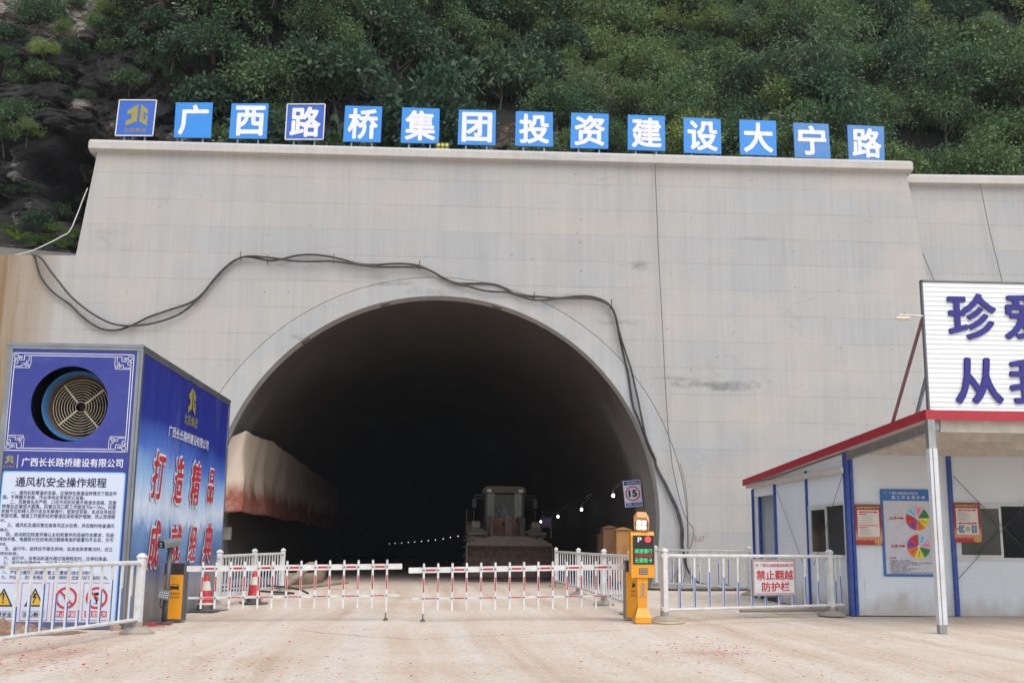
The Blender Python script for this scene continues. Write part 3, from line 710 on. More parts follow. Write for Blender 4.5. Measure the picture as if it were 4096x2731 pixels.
def make_cables():
    cm = mat('black_cable', C(44, 44, 46), 0.55, dirt=C(120, 112, 104), dirt_amt=0.5, scale=6)
    A = c3([(200, 105), (222, 130), (236, 185), (260, 250), (310, 320), (370, 372), (440, 420), (500, 480), (560, 530), (630, 570), (700, 582), (770, 572), (850, 540), (930, 500), (1000, 475), (1090, 445), (1180, 415), (1240, 380), (1290, 330), (1340, 265), (1400, 200), (1460, 150), (1530, 122), (1600, 128), (1690, 145), (1760, 137), (1850, 115), (1950, 107), (2060, 118), (2150, 138), (2250, 165)]) + \
        c4([(0, 103), (90, 97), (200, 95), (300, 108), (370, 135), (440, 175), (520, 215), (590, 232), (680, 233), (780, 233), (870, 250), (960, 295), (1040, 315), (1150, 325), (1280, 333), (1400, 322), (1500, 323), (1590, 350), (1640, 390), (1675, 460), (1695, 560), (1710, 640), (1740, 760), (1765, 870), (1780, 970), (1800, 1090), (1840, 1190), (1880, 1300), (1905, 1370), (1950, 1470)]) + \
        c5([(505, 25), (535, 90), (590, 190), (640, 295), (690, 400), (716, 480), (738, 570), (744, 640), (740, 720), (748, 780), (762, 860), (780, 940), (810, 1000), (850, 1050), (900, 1080), (950, 1095), (1050, 1105), (1120, 1092)])
    B = c3([(215, 112), (245, 120), (275, 150), (320, 215), (380, 290), (440, 365), (520, 435), (600, 490), (690, 535), (780, 553), (870, 550), (960, 537), (1060, 508), (1150, 465), (1220, 405), (1270, 355), (1310, 305), (1360, 245), (1420, 185), (1490, 135), (1560, 117), (1650, 122), (1740, 132), (1850, 147), (1960, 150), (2080, 148), (2180, 160), (2280, 175)]) + \
        c4([(0, 115), (100, 118), (220, 117), (320, 122), (400, 150), (480, 195), (560, 230), (640, 250), (740, 278), (830, 290), (940, 295), (1010, 318), (1090, 345), (1190, 348), (1290, 337), (1420, 335), (1520, 340), (1600, 365), (1650, 400), (1680, 470), (1700, 560), (1720, 630), (1755, 740), (1785, 830), (1810, 940), (1835, 1050), (1855, 1150), (1885, 1290), (1910, 1360), (1955, 1460)]) + \
        c5([(495, 10), (530, 95), (585, 195), (630, 300), (680, 405), (706, 490), (728, 580), (730, 680), (735, 780), (718, 850), (708, 940)])
    for nm, pts, dy, lab in (('A', A, 0.10, 'thick black power cable on the portal wall, ending coiled on the ground'), ('B', B, 0.17, 'second thick black cable twisting round the first across the portal wall')):
        w = []
        for i, p in enumerate(pts):
            v = P(p[0], p[1], W - dy)
            if v.z < 0.04: v = Vector((v.x, v.y - 0.04, 0.04))
            w.append(v)
        if nm == 'A':
            q = w[-1]; w += [Vector((q.x + .3, W - .5, .05)), Vector((q.x - .2, W - 1.1, .04)), Vector((q.x - 1.2, W - 1.4, .04)), Vector((q.x - 2.2, W - 1.2, .04)), Vector((q.x - 2.9, W - .8, .04))]
        else:
            q = w[-1]; w += [Vector((q.x - .05, W - .3, .06)), Vector((q.x + .3, W - .75, .04)), Vector((q.x + 1.2, W - .9, .04)), Vector((q.x + 2.1, W - .7, .04)), Vector((q.x + 2.5, W - .45, .04))]
        o = MB().tube(smooth_path(w, 3), 0.034, 7).build('power_cable', cm, smooth=True)
        tag(o, lab, 'cable', 'black cables on the portal wall')
    pin = mat('rusty_pin', C(84, 70, 60), 0.8)
    for (px, py) in c3([(1512, 122), (2094, 140), (1680, 146)]) + c4([(308, 108), (1100, 328), (1637, 380)]):
        p = P(px, py, W)
        tag(MB().tube([p + Vector((0, 0.02, -.12)), p + Vector((0.02, -0.22, -.06)), p + Vector((0.03, -0.24, .13))], 0.014, 6).build('cable_hook', pin), 'rusty steel pin holding up the black cables on the portal wall', 'hook', 'cable hooks')
    wire = mat('thin_grey_wire', C(92, 92, 92), 0.6)
    def wiretag(pts, Y, r, lab, name='wire', m=wire, cat='wire'):
        w = [P(x, y, Y) for x, y in pts]
        for v in w: v.z = max(v.z, 0.02)
        tag(MB().tube(smooth_path(w, 3), r, 6).build(name, m, smooth=True), lab, cat)
    wiretag([(2617, 612), (2619, 640)] + c4([(1975, 0), (1988, 260), (2000, 470), (2011, 690), (2025, 960), (2045, 1270), (2062, 1400), (2072, 1500)]) + c5([(665, 110), (690, 220), (740, 420), (790, 530), (835, 590), (832, 680), (790, 800), (740, 880), (700, 950), (640, 1070)]), W - 0.17, 0.012, 'thin grey wire hanging down the whole portal wall right of the arch')
    wiretag(c5([(715, 0), (745, 110), (765, 200), (785, 400), (790, 600), (795, 790)]), W - 0.09, 0.010, 'thin brown wire along the outer edge of the arch ring', m=mat('brown_wire', C(128, 112, 96), 0.7))
    wiretag([(3660, 925), (3690, 1010), (3740, 1130), (3790, 1240)], W + 0.55, 0.012, 'short thin wire slanting down the wing wall beside the portal corner')
    wiretag([(3913, 722), (3925, 760), (3960, 930), (4010, 1130), (4040, 1260)], W + 0.45, 0.012, 'long thin wire hanging from the wing wall coping behind the rooftop sign')
    wiretag(c6([(785, 790), (765, 840), (740, 900), (690, 1030), (625, 1175), (550, 1222), (480, 1262), (390, 1305), (300, 1345), (200, 1376), (108, 1393)]), W + 0.2, 0.020, 'bent white plastic pipe across the left shoulder of the portal', 'pipe', WHITE, 'pipe')
make_cables()

# ------------------------------------------------------------------ lamps, signs and cabinets in the tunnel
def make_tunnel_things():
    bulb = glow('lamp_bulb', (1, 1, 1, 1), 5.0); faint = glow('far_lamp_bulb', (1, 1, 1, 1), 1.6)
    st = mat('lamp_bracket', C(120, 118, 116), 0.5, 0.4)
    LP = [(2453, 1977), (2326, 2033), (2232, 2062), (2163, 2083)]
    LF = [(1865, 2143), (1832, 2143), (1802, 2148), (1773, 2154), (1742, 2158), (1713, 2161), (1686, 2164), (1659, 2166), (1633, 2168), (1607, 2170), (1581, 2172), (1558, 2173)]
    order = ['nearest', 'second nearest', 'third', 'fourth']
    depths = []
    for i, (px, py) in enumerate(LP):
        # depth at which the sight line meets the right wall 0.45 m in
        Y = 37.0
        while Y < 90:
            p = P(px, py, Y)
            lim = math.sqrt(max(0.1, RIN ** 2 - (p.z - CZ) ** 2)) - 0.45
            if p.x - tunnel_x(Y) >= lim - 0.0 and Y > 37: Y += 0.1
            else: break
        Y = min(Y + 0.0, 80); depths.append(Y)
    dY = [39.8, 47.2, 54.6, 62.0]
    for i, (px, py) in enumerate(LP):
        Y = dY[i]; p = P(px, py, Y)
        lim = math.sqrt(RIN ** 2 - (p.z - CZ) ** 2) + tunnel_x(Y)
        t = thing('wall_lamp', f'bare white lamp glowing on the right tunnel wall, {order[i]} from the mouth', 'lamp', p, 0, 'lamps on the tunnel wall')
        s = MB(); s.lathe([(0.0, -.10), (.045, -.095), (.052, -.02), (.04, .02), (0, .03)], p, 12); s.build('bulb', bulb, t, smooth=True)
        b = MB(); b.lathe([(.04, .02), (.05, .05), (.05, .16), (0, .18)], p, 10); b.bar(p + Vector((0, 0, .15)), Vector((lim + .02, Y, p.z + .62)), .03); b.build('socket', st, t)
    for i, (px, py) in enumerate(LF):
        Y = 109 + 6.9 * i; p = P(px, py, Y); s = MB()
        s.lathe([(0.0, -.05), (.035, -.04), (.042, 0), (.03, .03), (0, .04)], p, 8)
        tag(s.build('wall_lamp', faint, smooth=True), 'tiny distant lamp in the row glowing far down the dark tunnel', 'lamp', 'far lamps down the tunnel')
    # insulator racks on the right wall
    zinc = mat('dusty_zinc', C(150, 150, 146, 0.8), 0.6, 0.3)
    for (px, py, Y, h, lab) in ((2563, 1886, 37.3, .62, 'grey cable rack with insulators above the speed limit sign'), (2450, 1948, 45.0, .8, 'grey cable rack on the tunnel wall above the nearest lamp'), (2320, 1985, 54.0, .9, 'dim cable rack on the tunnel wall deeper than the nearest lamp')):
        p = P(px, py, Y); q = Pl(p, (1, 0, 0)); t = thing('cable_rack', lab, 'cable rack', p, 0, 'cable racks on the tunnel wall')
        M = Matrix.Translation(p) @ Matrix.Rotation(R(10), 4, 'Y')
        b = MB(); b.box((-.13, -.03, -h / 2), (-.09, .03, h / 2), M=M); b.box((.09, -.03, -h / 2), (.13, .03, h / 2), M=M)
        for k in range(4): b.box((-.12, -.02, -h / 2 + k * h / 3 - .02), (.12, .02, -h / 2 + k * h / 3 + .02), M=M)
        b.bar(M @ Vector((.12, 0, .1)), M @ Vector((.65, .1, .1)), .04); b.build('rack_frame', zinc, t)
        for k in range(3):
            s = MB(); s.lathe([(.02, -.06), (.045, -.03), (.03, 0), (.045, .03), (.02, .06)], (-.17, -.02, -h / 3 + k * h / 3.2), 8, M=M); s.build('insulator', mat('brown_insulator', C(130, 96, 84), .4), t)
    # speed limit sign
    Y = 36.6; q = Pl((0, Y, 0), (1, 0, 0))
    cs = [q.uv(*p) for p in ((2501, 2029), (2572, 2023), (2564, 1920), (2493, 1923))]
    e1 = Vector((cs[1][0] - cs[0][0], 0, cs[1][1] - cs[0][1])); o = q.at(*cs[0]); wd = e1.length
    e1.normalize(); e2 = Vector((-e1.z, 0, e1.x)); hd = ((Vector(cs[3]) - Vector(cs[0])).length)
    s = Pl(o, e1, e2)
    t = thing('speed_sign', 'white speed limit 15 sign with a red ring on the right tunnel wall', 'road sign', o)
    MB().pbox(s, 0, wd, 0, hd, -.05, 0, bev=.02).build('panel', mat('sign_white', C(222, 224, 240, .85), .4), t)
    b = MB()
    b.rect(s, .05 * wd, .83 * hd, .95 * wd, .97 * hd, .004, 0); b.rect(s, .05 * wd, .035 * hd, .95 * wd, .155 * hd, .004, 0)
    b.disc(s, .5 * wd, .5 * hd, .41 * wd, .004, 1, 40, .345 * wd)
    b.text(s, '15', (.26 * wd, .37 * hd), (.74 * wd, .64 * hd), .004, .05, mi=2, uv=True)
    b.text(s, '桩号：K9+770', (.12 * wd, .06 * hd), (.9 * wd, .135 * hd), .008, .012, mi=3, uv=True)
    b.text(s, '广西长长路桥建设有限公司', (.18 * wd, .865 * hd), (.92 * wd, .935 * hd), .008, .01, mi=3, uv=True)
    b.build('lettering', [mat('sign_blue', C(38, 70, 170, .8), .4), PRINTR, PRINTK, PRINTW], t)
    b = MB()
    for v in (.2, .82): b.bar(s.at(wd - .05, v * hd, -.06), s.at(wd + .42, v * hd, -.06), .05)
    b.build('bracket', zinc, t)
    # second sign, dim, beside the loader
    Y = 52.0; q = Pl((0, Y, 0), (1, 0, 0)); u0, v0 = q.uv(2168, 2107); u1, v1 = q.uv(2202, 2067)
    t = thing('slogan_sign', 'dim blue edged slogan sign hanging right of the loader cab', 'sign', (u0, Y, v0))
    b = MB(); b.pbox(q, u0, u1, v0, v1, -.05, 0); b.build('panel', mat('sign_violet', C(150, 148, 214, .8), .5), t)
    b = MB(); w, h = u1 - u0, v1 - v0
    b.rect(q, u0, v0 + .86 * h, u1, v1, .004, 0)
    for k, ch in enumerate('珍爱生命'): b.text(q, ch, (u0 + .2 * w, v0 + (.63 - .2 * k) * h), (u0 + .36 * w, v0 + (.78 - .2 * k) * h), .005, .02, mi=1, uv=True)
    for k, ch in enumerate('从我做起'): b.text(q, ch, (u0 + .6 * w, v0 + (.63 - .2 * k) * h), (u0 + .76 * w, v0 + (.78 - .2 * k) * h), .005, .02, mi=1, uv=True)
    b.build('lettering', [mat('sign_blue', C(38, 70, 170), .4), PRINTR], t)
    MB().bar((u1 + .02, Y + .03, v0 - .5), (u1 + .02, Y + .03, v1), .05).build('post', zinc, t)
    # cabinets by the right wall
    for (x0, x1, ytop, Y, col, lab, nm) in ((2465, 2524, 2107, 33.6, C(178, 128, 66, .8), 'tan metal electrical cabinet with louvres, nearest of the tunnel cabinets', 'tan'), (2413, 2464, 2100, 36.3, C(128, 88, 58, .8), 'tall brown metal cabinet between two others at the tunnel mouth', 'brown'), (2394, 2424, 2130, 38.8, C(104, 74, 54, .8), 'dark brown cabinet deepest in the row of tunnel cabinets', 'dark brown')):
        m = mat(nm.replace(' ', '_') + '_cabinet', col, .5, dirt=C(120, 90, 66), dirt_amt=.4)
        q = Pl((0, Y, 0), (1, 0, 0)); u0, v1 = q.uv(x0, ytop); u1 = q.uv(x1, ytop)[0]; dp = .62
        t = thing('electrical_cabinet', lab, 'cabinet', ((u0 + u1) / 2, Y, 0), 0, 'cabinets at the tunnel mouth')
        MB().box((u0, Y, .25), (u1, Y + dp, v1 - .08), bev=.01).build('body', m, t)
        b = MB(); b.add([(u0 - .05, Y - .06, v1 - .08), (u1 + .05, Y - .06, v1 - .08), (u1 + .05, Y + dp + .05, v1 - .08), (u0 - .05, Y + dp + .05, v1 - .08), ((u0 + u1) / 2, Y - .06, v1), ((u0 + u1) / 2, Y + dp + .05, v1)], [(0, 1, 4), (1, 2, 5, 4), (2, 3, 5), (3, 0, 4, 5), (0, 3, 2, 1)]); b.build('roof', m, t)
        b = MB(); b.pbox(q, u0 + .03, u1 - .03, .32, v1 - .14, 0, .012)
        for k in range(7): b.pbox(q, (u0 + u1) / 2 - .03, (u0 + u1) / 2 + .09, v1 - .55 - .045 * k, v1 - .53 - .045 * k, .012, .024)
        b.build('door', m, t)
        MB().pbox(q, u0 + .04, u0 + .07, v1 * .55, v1 * .55 + .12, .012, .04).build('handle', GALV, t)
        b = MB()
        for u in (u0 + .04, u1 - .04):
            for y in (Y + .05, Y + dp - .05): b.box((u - .03, y - .03, 0), (u + .03, y + .03, .25))
        b.build('base_frame', BLACK, t)
    # looped wire on the wall
    w = [P(2340, 1990, 47.5), P(2368, 1976, 47.0), P(2378, 2010, 47.0), P(2381, 2080, 47.0), P(2381, 2140, 47.0), P(2376, 2205, 47.0)]
    tag(MB().tube(smooth_path(w, 5), .022, 6).build('hanging_wire', mat('pale_wire', C(150, 146, 140), .7)), 'pale looped wire hanging down the right tunnel wall', 'wire')
    # grey junction box on the left wall
    Y = 36.4; q = Pl((0, Y, 0), (1, 0, 0)); (u0, v0), (u1, v1) = q.uv(902, 2158), q.uv(922, 2107)
    t = thing('junction_box', 'small grey junction box on the left tunnel wall beside the banner', 'junction box', ((u0 + u1) / 2, Y, v0))
    gm = mat('grey_enamel', C(176, 174, 168, .8), .5)
    MB().pbox(q, u0 - .14, u1, v0, v1, -.25, 0, bev=.01).build('body', gm, t)
    MB().pbox(q, u0 + .0, u1 - .015, v0 + .02, v1 - .02, 0, .015).build('door', gm, t)
    b = MB()
    for k in range(3): b.tube([q.at(u0 - .05 + .05 * k, v0, -.1), q.at(u0 - .02 + .04 * k, v0 - .5, -.1), q.at(u0 + .05 * k, v0 - 1.1, -.05)], .012, 6)
    b.build('conduit', BLACK, t)
    # dusty tarpaulin hung along the left wall
    n = NT('dusty_tarpaulin'); v = n.coord(); at = n.attr('fade'); ch = n.sep(at.outputs['Color'])
    f = n.math('ADD', ch[0], n.math('MULTIPLY', n.math('SUBTRACT', n.noise(n.mapping(v, (1, 1, .35)), 1.6, 5), .5), .55))
    c = n.mix(n.ramp(f, [(.20, 0), (.42, 1)]), C(160, 92, 76, .75), C(216, 198, 180, .90))
    c = n.mix(n.ramp(n.noise(v, 3, 6, .7), [(.5, 0), (.8, .4)]), c, C(222, 206, 188, .9))
    tm = n.done(c, .75)
    yA = 35.6; B0 = P(967, 2035, yA); cols = []
    zt0, zb0 = P(967, 1722, yA).z, P(967, 2035, yA).z
    lx = lambda Y, z: tunnel_x(Y) - math.sqrt(RIN ** 2 - (z - CZ) ** 2)
    path = [(lx(yA - .3, zb0) + .05 + (B0.x - lx(yA - .3, zb0) - .05) * (i / 7), yA - .25 + .25 * i / 7) for i in range(8)]
    off = B0.x - lx(yA, zb0)
    path += [(lx(yA + .35 * i, zb0) + off + .02 * math.sin(i), yA + .35 * i) for i in range(1, 130)]
    nz = 26; vs = []; fd = []
    for i, (x, y) in enumerate(path):
        s_ = i / 7.0
        sag = 0.22 * abs(math.sin(max(0, i - 7) * 0.16)) if i > 7 else 0.0
        zt = zt0 - (0.40 * (7 - i) / 7 if i < 7 else 0.0) + 0.03 * min(max(0, i - 7), 20) / 2 - sag * 0.25
        zb = zb0 - (0.15 * (7 - i) / 7 if i < 7 else 0) - 0.10 * abs(math.sin(i * .11))
        for j in range(nz + 1):
            g = j / nz
            fold = (noise.noise(Vector((i * .16 + g * 1.5 * math.sin(i * .05), g * 1.2, 3))) * .26 + noise.noise(Vector((i * .55, g * .7, 7))) * .07 + math.sin(i * .9 + g * 2.6) * .035) * min(1, g * 2.2 + .1)
            edge = .25 if i < 7 else 1
            vs.append((x + fold * edge - 0.12 * math.sin(g * 3.1), y + (fold * .8 if i < 8 else 0), zt + (zb - zt) * g)); fd.append((1 - g, 0, 0, 1))
    mb = MB(); k = nz + 1
    mb.add(vs, [(i * k + j, i * k + j + 1, (i + 1) * k + j + 1, (i + 1) * k + j) for i in range(len(path) - 1) for j in range(nz)])
    o = mb.build('tarpaulin', tm, smooth=True)
    ca = o.data.color_attributes.new('fade', 'FLOAT_COLOR', 'POINT'); ca.data.foreach_set('color', np.array(fd, dtype=np.float32).ravel())
    sm = o.modifiers.new('cloth', 'SOLIDIFY'); sm.thickness = .012
    tag(o, 'beige and rust red tarpaulin draped along the left tunnel wall', 'tarpaulin')
make_tunnel_things()

# ------------------------------------------------------------------ fan house with printed banners
def make_fan_house():
    g0 = G(492, 2516); Y0 = g0.y
    PF = Pl((0, Y0, 0), (1, 0, 0))
    xr = (PF.uv(492, 2516)[0] + PF.uv(566, 1386)[0]) / 2; zt = PF.uv(566, 1386)[1]
    xl = PF.uv(36, 1388)[0]
    PS = Pl((xr, Y0, 0), (0, 1, 0)); L = PS.uv(920, 1578)[0]
    t = thing('fan_house', 'tall steel clad fan house with printed blue banners and a round fan opening', 'fan house', (xr, Y0, 0))
    steel = mat('zinc_sheet', C(150, 156, 160, .8), .35, .7, var=.25, scale=1.2, dirt=C(110, 108, 102), dirt_amt=.5)
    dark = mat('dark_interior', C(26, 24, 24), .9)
    # carcass: back, left side, roof, inside lining
    b = MB(); b.box((xl + .02, Y0 + L - .03, 0), (xr - .02, Y0 + L, zt - .02)); b.build('back_wall', steel, t)
    b = MB(); b.box((xl, Y0 + .03, 0), (xl + .03, Y0 + L - .03, zt - .02)); b.build('side_wall', steel, t)
    b = MB(); b.box((xl - .03, Y0 - .03, zt - .02), (xr + .03, Y0 + L + .02, zt + .02)); b.build('roof', steel, t)
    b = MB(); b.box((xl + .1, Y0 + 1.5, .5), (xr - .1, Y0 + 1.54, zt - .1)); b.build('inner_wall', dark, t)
    # front panel with a round hole
    cu, cv = PF.uv(*cA([(622, 592)])[0]); ru = (PF.uv(*cA([(970, 592)])[0])[0] - PF.uv(*cA([(277, 592)])[0])[0]) / 2
    n = NT('banner_navy'); v = n.coord()
    c = n.mix(n.ramp(n.noise(v, .7, 3), [(.3, 0), (.75, 1)]), C(38, 48, 138, .85), C(58, 70, 152, .85))
    front_m = n.done(n.mix(n.ramp(n.noise(v, 5, 5), [(.5, 0), (.9, .25)]), c, C(110, 116, 160)), .35)
    N_ = 64; ring = [(cu + ru * math.cos(2 * math.pi * i / N_), cv + ru * math.sin(2 * math.pi * i / N_)) for i in range(N_)]
    fr = .07; x0, x1, z0, z1 = xl + fr, xr - fr, .10, zt - fr
    def edge(i):
        a = 2 * math.pi * i / N_; dx, dz = math.cos(a), math.sin(a)
        k = min(((x1 - cu) / dx) if dx > 1e-9 else ((x0 - cu) / dx) if dx < -1e-9 else 1e9, ((z1 - cv) / dz) if dz > 1e-9 else ((2.2 - cv) / dz) if dz < -1e-9 else 1e9)
        return (cu + dx * k, cv + dz * k)
    b = MB(); outer = [edge(i) for i in range(N_)]
    b.v = [PF.at(*p, 0)[:] for p in ring] + [PF.at(*p, 0)[:] for p in outer] + [PF.at(*p, -.03)[:] for p in ring]
    for i in range(N_):
        j = (i + 1) % N_
        b.f += [(i, j, N_ + j, N_ + i), (i, 2 * N_ + i, 2 * N_ + j, j)]
    for corner in ((x0, z1), (x1, z1), (x1, 2.2), (x0, 2.2)):
        a = math.atan2(corner[1] - cv, corner[0] - cu) % (2 * math.pi); i = int(a / (2 * math.pi) * N_)
        k = len(b.v); b.v.append(PF.at(*corner, 0)[:]); b.f.append((N_ + i, k, N_ + (i + 1) % N_))
    b.mi = [0] * len(b.f)
    b.rect(PF, x0, z0, x1, 2.2, 0)
    b.build('front_banner', front_m, t)
    # steel edging
    for nm, bx in (('edge_strip', (xl - .01, xl + fr, 0, zt)), ('edge_strip', (xr - fr, xr + .012, 0, zt)), ('top_strip', (xl - .02, xr + .02, zt - fr, zt + .03))):
        b = MB(); b.pbox(PF, bx[0], bx[1], bx[2], bx[3], -.02 if nm != 'top_strip' else -.025, .012 if nm != 'top_strip' else .018); b.build(nm, steel, t)
    b = MB(); b.box((xr - .012, Y0 - .016, 0), (xr + .024, Y0 + .072, zt + .012)); b.build('corner_angle', steel, t)
    b = MB(); b.pbox(PF, x0, x1, 0, .10, -.02, .006); b.build('sill', mat('grey_blue_sheet', C(86, 92, 120), .5, var=.2), t)
    # fan: bell mouth, guard rings, hub
    hood = NT('dusty_blue_enamel'); v = hood.coord()
    hm = hood.done(hood.mix(hood.ramp(hood.math('ADD', hood.math('MULTIPLY', hood.math('SUBTRACT', hood.sep(v)[1], .34), 6.0), hood.noise(v, 3.6, 6, .7)), [(.38, 0), (.62, 1)]), C(44, 112, 170, .7), C(120, 98, 78, .55)), .6)
    gc = cA([(725, 622)])[0]; dpt = .42; PG = Pl((0, Y0 + dpt, 0), (1, 0, 0)); gu, gv = PG.uv(*gc)
    fan = MB(); fan.lathe([(.56, Y0 + .26), (.545, Y0 + .24), (.53, Y0 + .26), (.49, Y0 + .36), (.46, Y0 + .46), (.445, Y0 + .6), (.445, Y0 + 1.4)], (gu, 0, gv), 40, axis='Y')
    fo = fan.build('fan_duct', hm, t, smooth=True)
    cage = MB(); wirem = mat('guard_wire', C(206, 198, 172, .85), .5, .1)
    for k in range(9):
        r = .085 + .0435 * k
        cage.tube([(gu + r * math.cos(2 * math.pi * i / 40), Y0 + dpt, gv + r * math.sin(2 * math.pi * i / 40)) for i in range(41)], .0048, 5, caps=False)
    for a in (40, 130, 222, 312):
        a = R(a); cage.bar((gu + .08 * math.cos(a), Y0 + dpt + .01, gv + .08 * math.sin(a)), (gu + .445 * math.cos(a), Y0 + dpt + .01, gv + .445 * math.sin(a)), .02)
    go = cage.build('guard', wirem, t)
    MB().lathe([(.0, Y0 + .62), (.10, Y0 + .66), (.13, Y0 + .8), (.13, Y0 + 1.2)], (gu, 0, gv), 20, axis='Y').build('hub', mat('hub_grey', C(60, 54, 50), .7), t, smooth=True)
    bl = MB()
    for k in range(8):
        a = 2 * math.pi * k / 8; ca, sa = math.cos(a), math.sin(a); cb, sb = math.cos(a + .5), math.sin(a + .5)
        bl.add([(gu + .12 * ca, Y0 + .85, gv + .12 * sa), (gu + .42 * ca, Y0 + .82, gv + .42 * sa), (gu + .42 * cb, Y0 + .95, gv + .42 * sb), (gu + .12 * cb, Y0 + .95, gv + .12 * sb)], [(0, 1, 2, 3)])
    bl.build('fan_blades', mat('blade_grey', C(66, 56, 50), .7), t)
    # white notice with nine rules
    lb = mat('light_blue_print', C(126, 190, 232, .9), .4); wp = mat('notice_white', C(206, 216, 234, .88), .4, var=.04, scale=1.5)
    tr_ = PF.uv(*cA([(1120, 1207)])[0]); br_ = PF.uv(*cB([(1040, 1215)])[0]); ur = (tr_[0] + br_[0]) / 2; vt = tr_[1]; vb = br_[1]; ul = xl + .085
    def rr(u0, v0, u1, v1, r): return arc(u1 - r, v1 - r, r, 0, math.pi / 2, 5) + arc(u0 + r, v1 - r, r, math.pi / 2, math.pi, 5) + arc(u0 + r, v0 + r, r, math.pi, 1.5 * math.pi, 5) + arc(u1 - r, v0 + r, r, 1.5 * math.pi, 2 * math.pi, 5)
    b = MB(); b.flat(PF, rr(ul, vb, ur, vt, .04), .004, 0); b.flat(PF, rr(ul + .018, vb + .018, ur - .018, vt - .018, .035), .007, 1)
    b.build('notice', [lb, wp], t)
    txt = MB(); D = .011
    tx = lambda body, x0, y0, x1, y1, f=cB, **k: txt.text(PF, body, f([(x0, y1)])[0], f([(x1, y0)])[0], D, **k)
    tx('通风机安全操作规程', 138, 1256, 960, 1334, cA, bold=.014)
    rules = [('一、通风机和管道的安装，应保持在高速运转情况下稳定牢', 100, 1050, 48), ('固。不得露天安装，作业场地必须有防火设备。', 27, 765, 86), ('二、风管接头应严密，口径不同的风管不得混合连接，风管', 92, 1045, 130),
             ('转角处应做成大圆角。风管出风口距工作面宜为6～10m。风管', 18, 1042, 170), ('安装不应妨碍人员行走及车辆通行；若架空安装，支点及吊挂应', 14, 1040, 213), ('牢固可靠。隧道工作面附近的管道应采取保护措施，防止放炮砸', 8, 1035, 254), ('坏。', 3, 55, 293),
             ('三、通风机及通风管应装有风压水柱表，并应随时检查通风', 65, 1028, 337), ('情况。', 0, 82, 376), ('四、启动前应检查并确认主机和管件的连接符合要求，风扇', 55, 1022, 420), ('转动平稳、电器部分包括电流过载继电保护装置均齐全后，方可', -10, 1018, 463), ('启动。', -12, 62, 502),
             ('五、运行中，运转应平稳无异响，如发现异常情况时，应立', 42, 1012, 547), ('即停机检修。', -35, 165, 587), ('六、运行中，当电动机温升超过铭牌规定时，应停机降温。', 33, 970, 632), ('七、运行中不得检修。对无逆止装置的通风机，应待风道回', 28, 1000, 674), ('风消失后方可检修。', -38, 255, 710),
             ('八、严禁在通风机和通风管上放置或悬挂任何物件。', 18, 845, 758), ('九、作业后，应切断电源。长期停用时，应放置在干燥的室内。', 12, 970, 803)]
    for body, a, e, y in rules: tx(body, a, y - 14, e, y + 14, bold=.004)
    txt.build('lettering', PRINTB, t)
    # heading, border and corner frets in white
    wt_ = MB(); D2 = .004
    wt_.text(PF, '广西长长路桥建设有限公司', cA([(192, 1152)])[0], cA([(1105, 1086)])[0], D2, .012)
    q = [PF.uv(*p) for p in cA([(155, 1165), (160, 1050)])]; um = (q[0][0] + q[1][0]) / 2; wt_.line(PF, [(um, q[0][1]), (um, q[1][1])], .008, D2)
    c_ = [PF.uv(*p) for p in cA([(125, 145), (1210, 147), (1133, 1018), (27, 1012)])]
    ua, ub = (c_[0][0] + c_[3][0]) / 2, (c_[1][0] + c_[2][0]) / 2; va, vb2 = (c_[2][1] + c_[3][1]) / 2, (c_[0][1] + c_[1][1]) / 2
    s_ = .036
    for (sx, ou) in ((1, ua), (-1, ub)):
        for (sy, ov) in ((1, va), (-1, vb2)):
            f = lambda pts: [(ou + sx * x * s_, ov + sy * y * s_) for x, y in pts]
            w = .0095
            wt_.line(PF, f([(0, 0), (1.1, 0), (1.1, 1), (0, 1), (0, 0)]), w, D2)
            wt_.line(PF, f([(.8, .8), (2.4, .8), (2.4, 2.3), (.8, 2.3), (.8, .8)]), w * 1.15, D2)
            wt_.line(PF, f([(2.4, 1.4), (4.2, 1.4), (4.2, 2.2), (3.4, 2.2), (3.4, 1.4)]), w, D2); wt_.line(PF, f([(3, 1.4), (3, 3), (5.1, 3), (5.1, 1)]), w, D2)
            wt_.line(PF, f([(1.4, 2.3), (1.4, 4.0), (.8, 4.0), (.8, 2.9), (2.4, 2.9), (2.4, 4.6), (1, 4.6)]), w, D2)
            wt_.line(PF, f([(1, 6.4), (7.4, 6.4), (7.4, 5.2)]), w * .8, D2); wt_.line(PF, f([(1, 5.8), (4.3, 5.8), (4.3, 4.5), (5.6, 4.5), (5.6, 5.3), (4.9, 5.3)]), w * .8, D2)
            wt_.line(PF, f([(8.0, 1), (8.0, 5.3), (7.4, 5.3)]), w * .8, D2); wt_.line(PF, f([(7.1, 1), (7.1, 3.5), (6.0, 3.5), (6.0, 4.3), (6.9, 4.3)]), w * .8, D2)
            wt_.line(PF, f([(5.9, 4.6), (6.9, 4.6), (6.9, 5.7), (5.9, 5.7), (5.9, 4.6)]), w * .9, D2); wt_.line(PF, f([(6.9, 5.7), (7.6, 5.7), (7.6, 6.4)]), w * .8, D2)
    for o_ in (0, 1.0):
        k = o_ * s_; e = (1.3 if o_ == 0 else 5.0) * s_; e2_ = (1.2 if o_ == 0 else 4.6) * s_
        for v_ in (va + k, vb2 - k): wt_.line(PF, [(ua + e, v_), (ub - e, v_)], .0105, D2)
        for u_ in (ua + k, ub - k): wt_.line(PF, [(u_, va + e2_), (u_, vb2 - e2_)], .0105, D2)
    wt_.build('border', PRINTW, t)
    gb = MB(); (ea, eb), (ec, ed) = PF.uv(*cA([(42, 1128)])[0]), PF.uv(*cA([(126, 1050)])[0]); emblem(gb, PF, ea, eb, ec, ed, D2, 0)
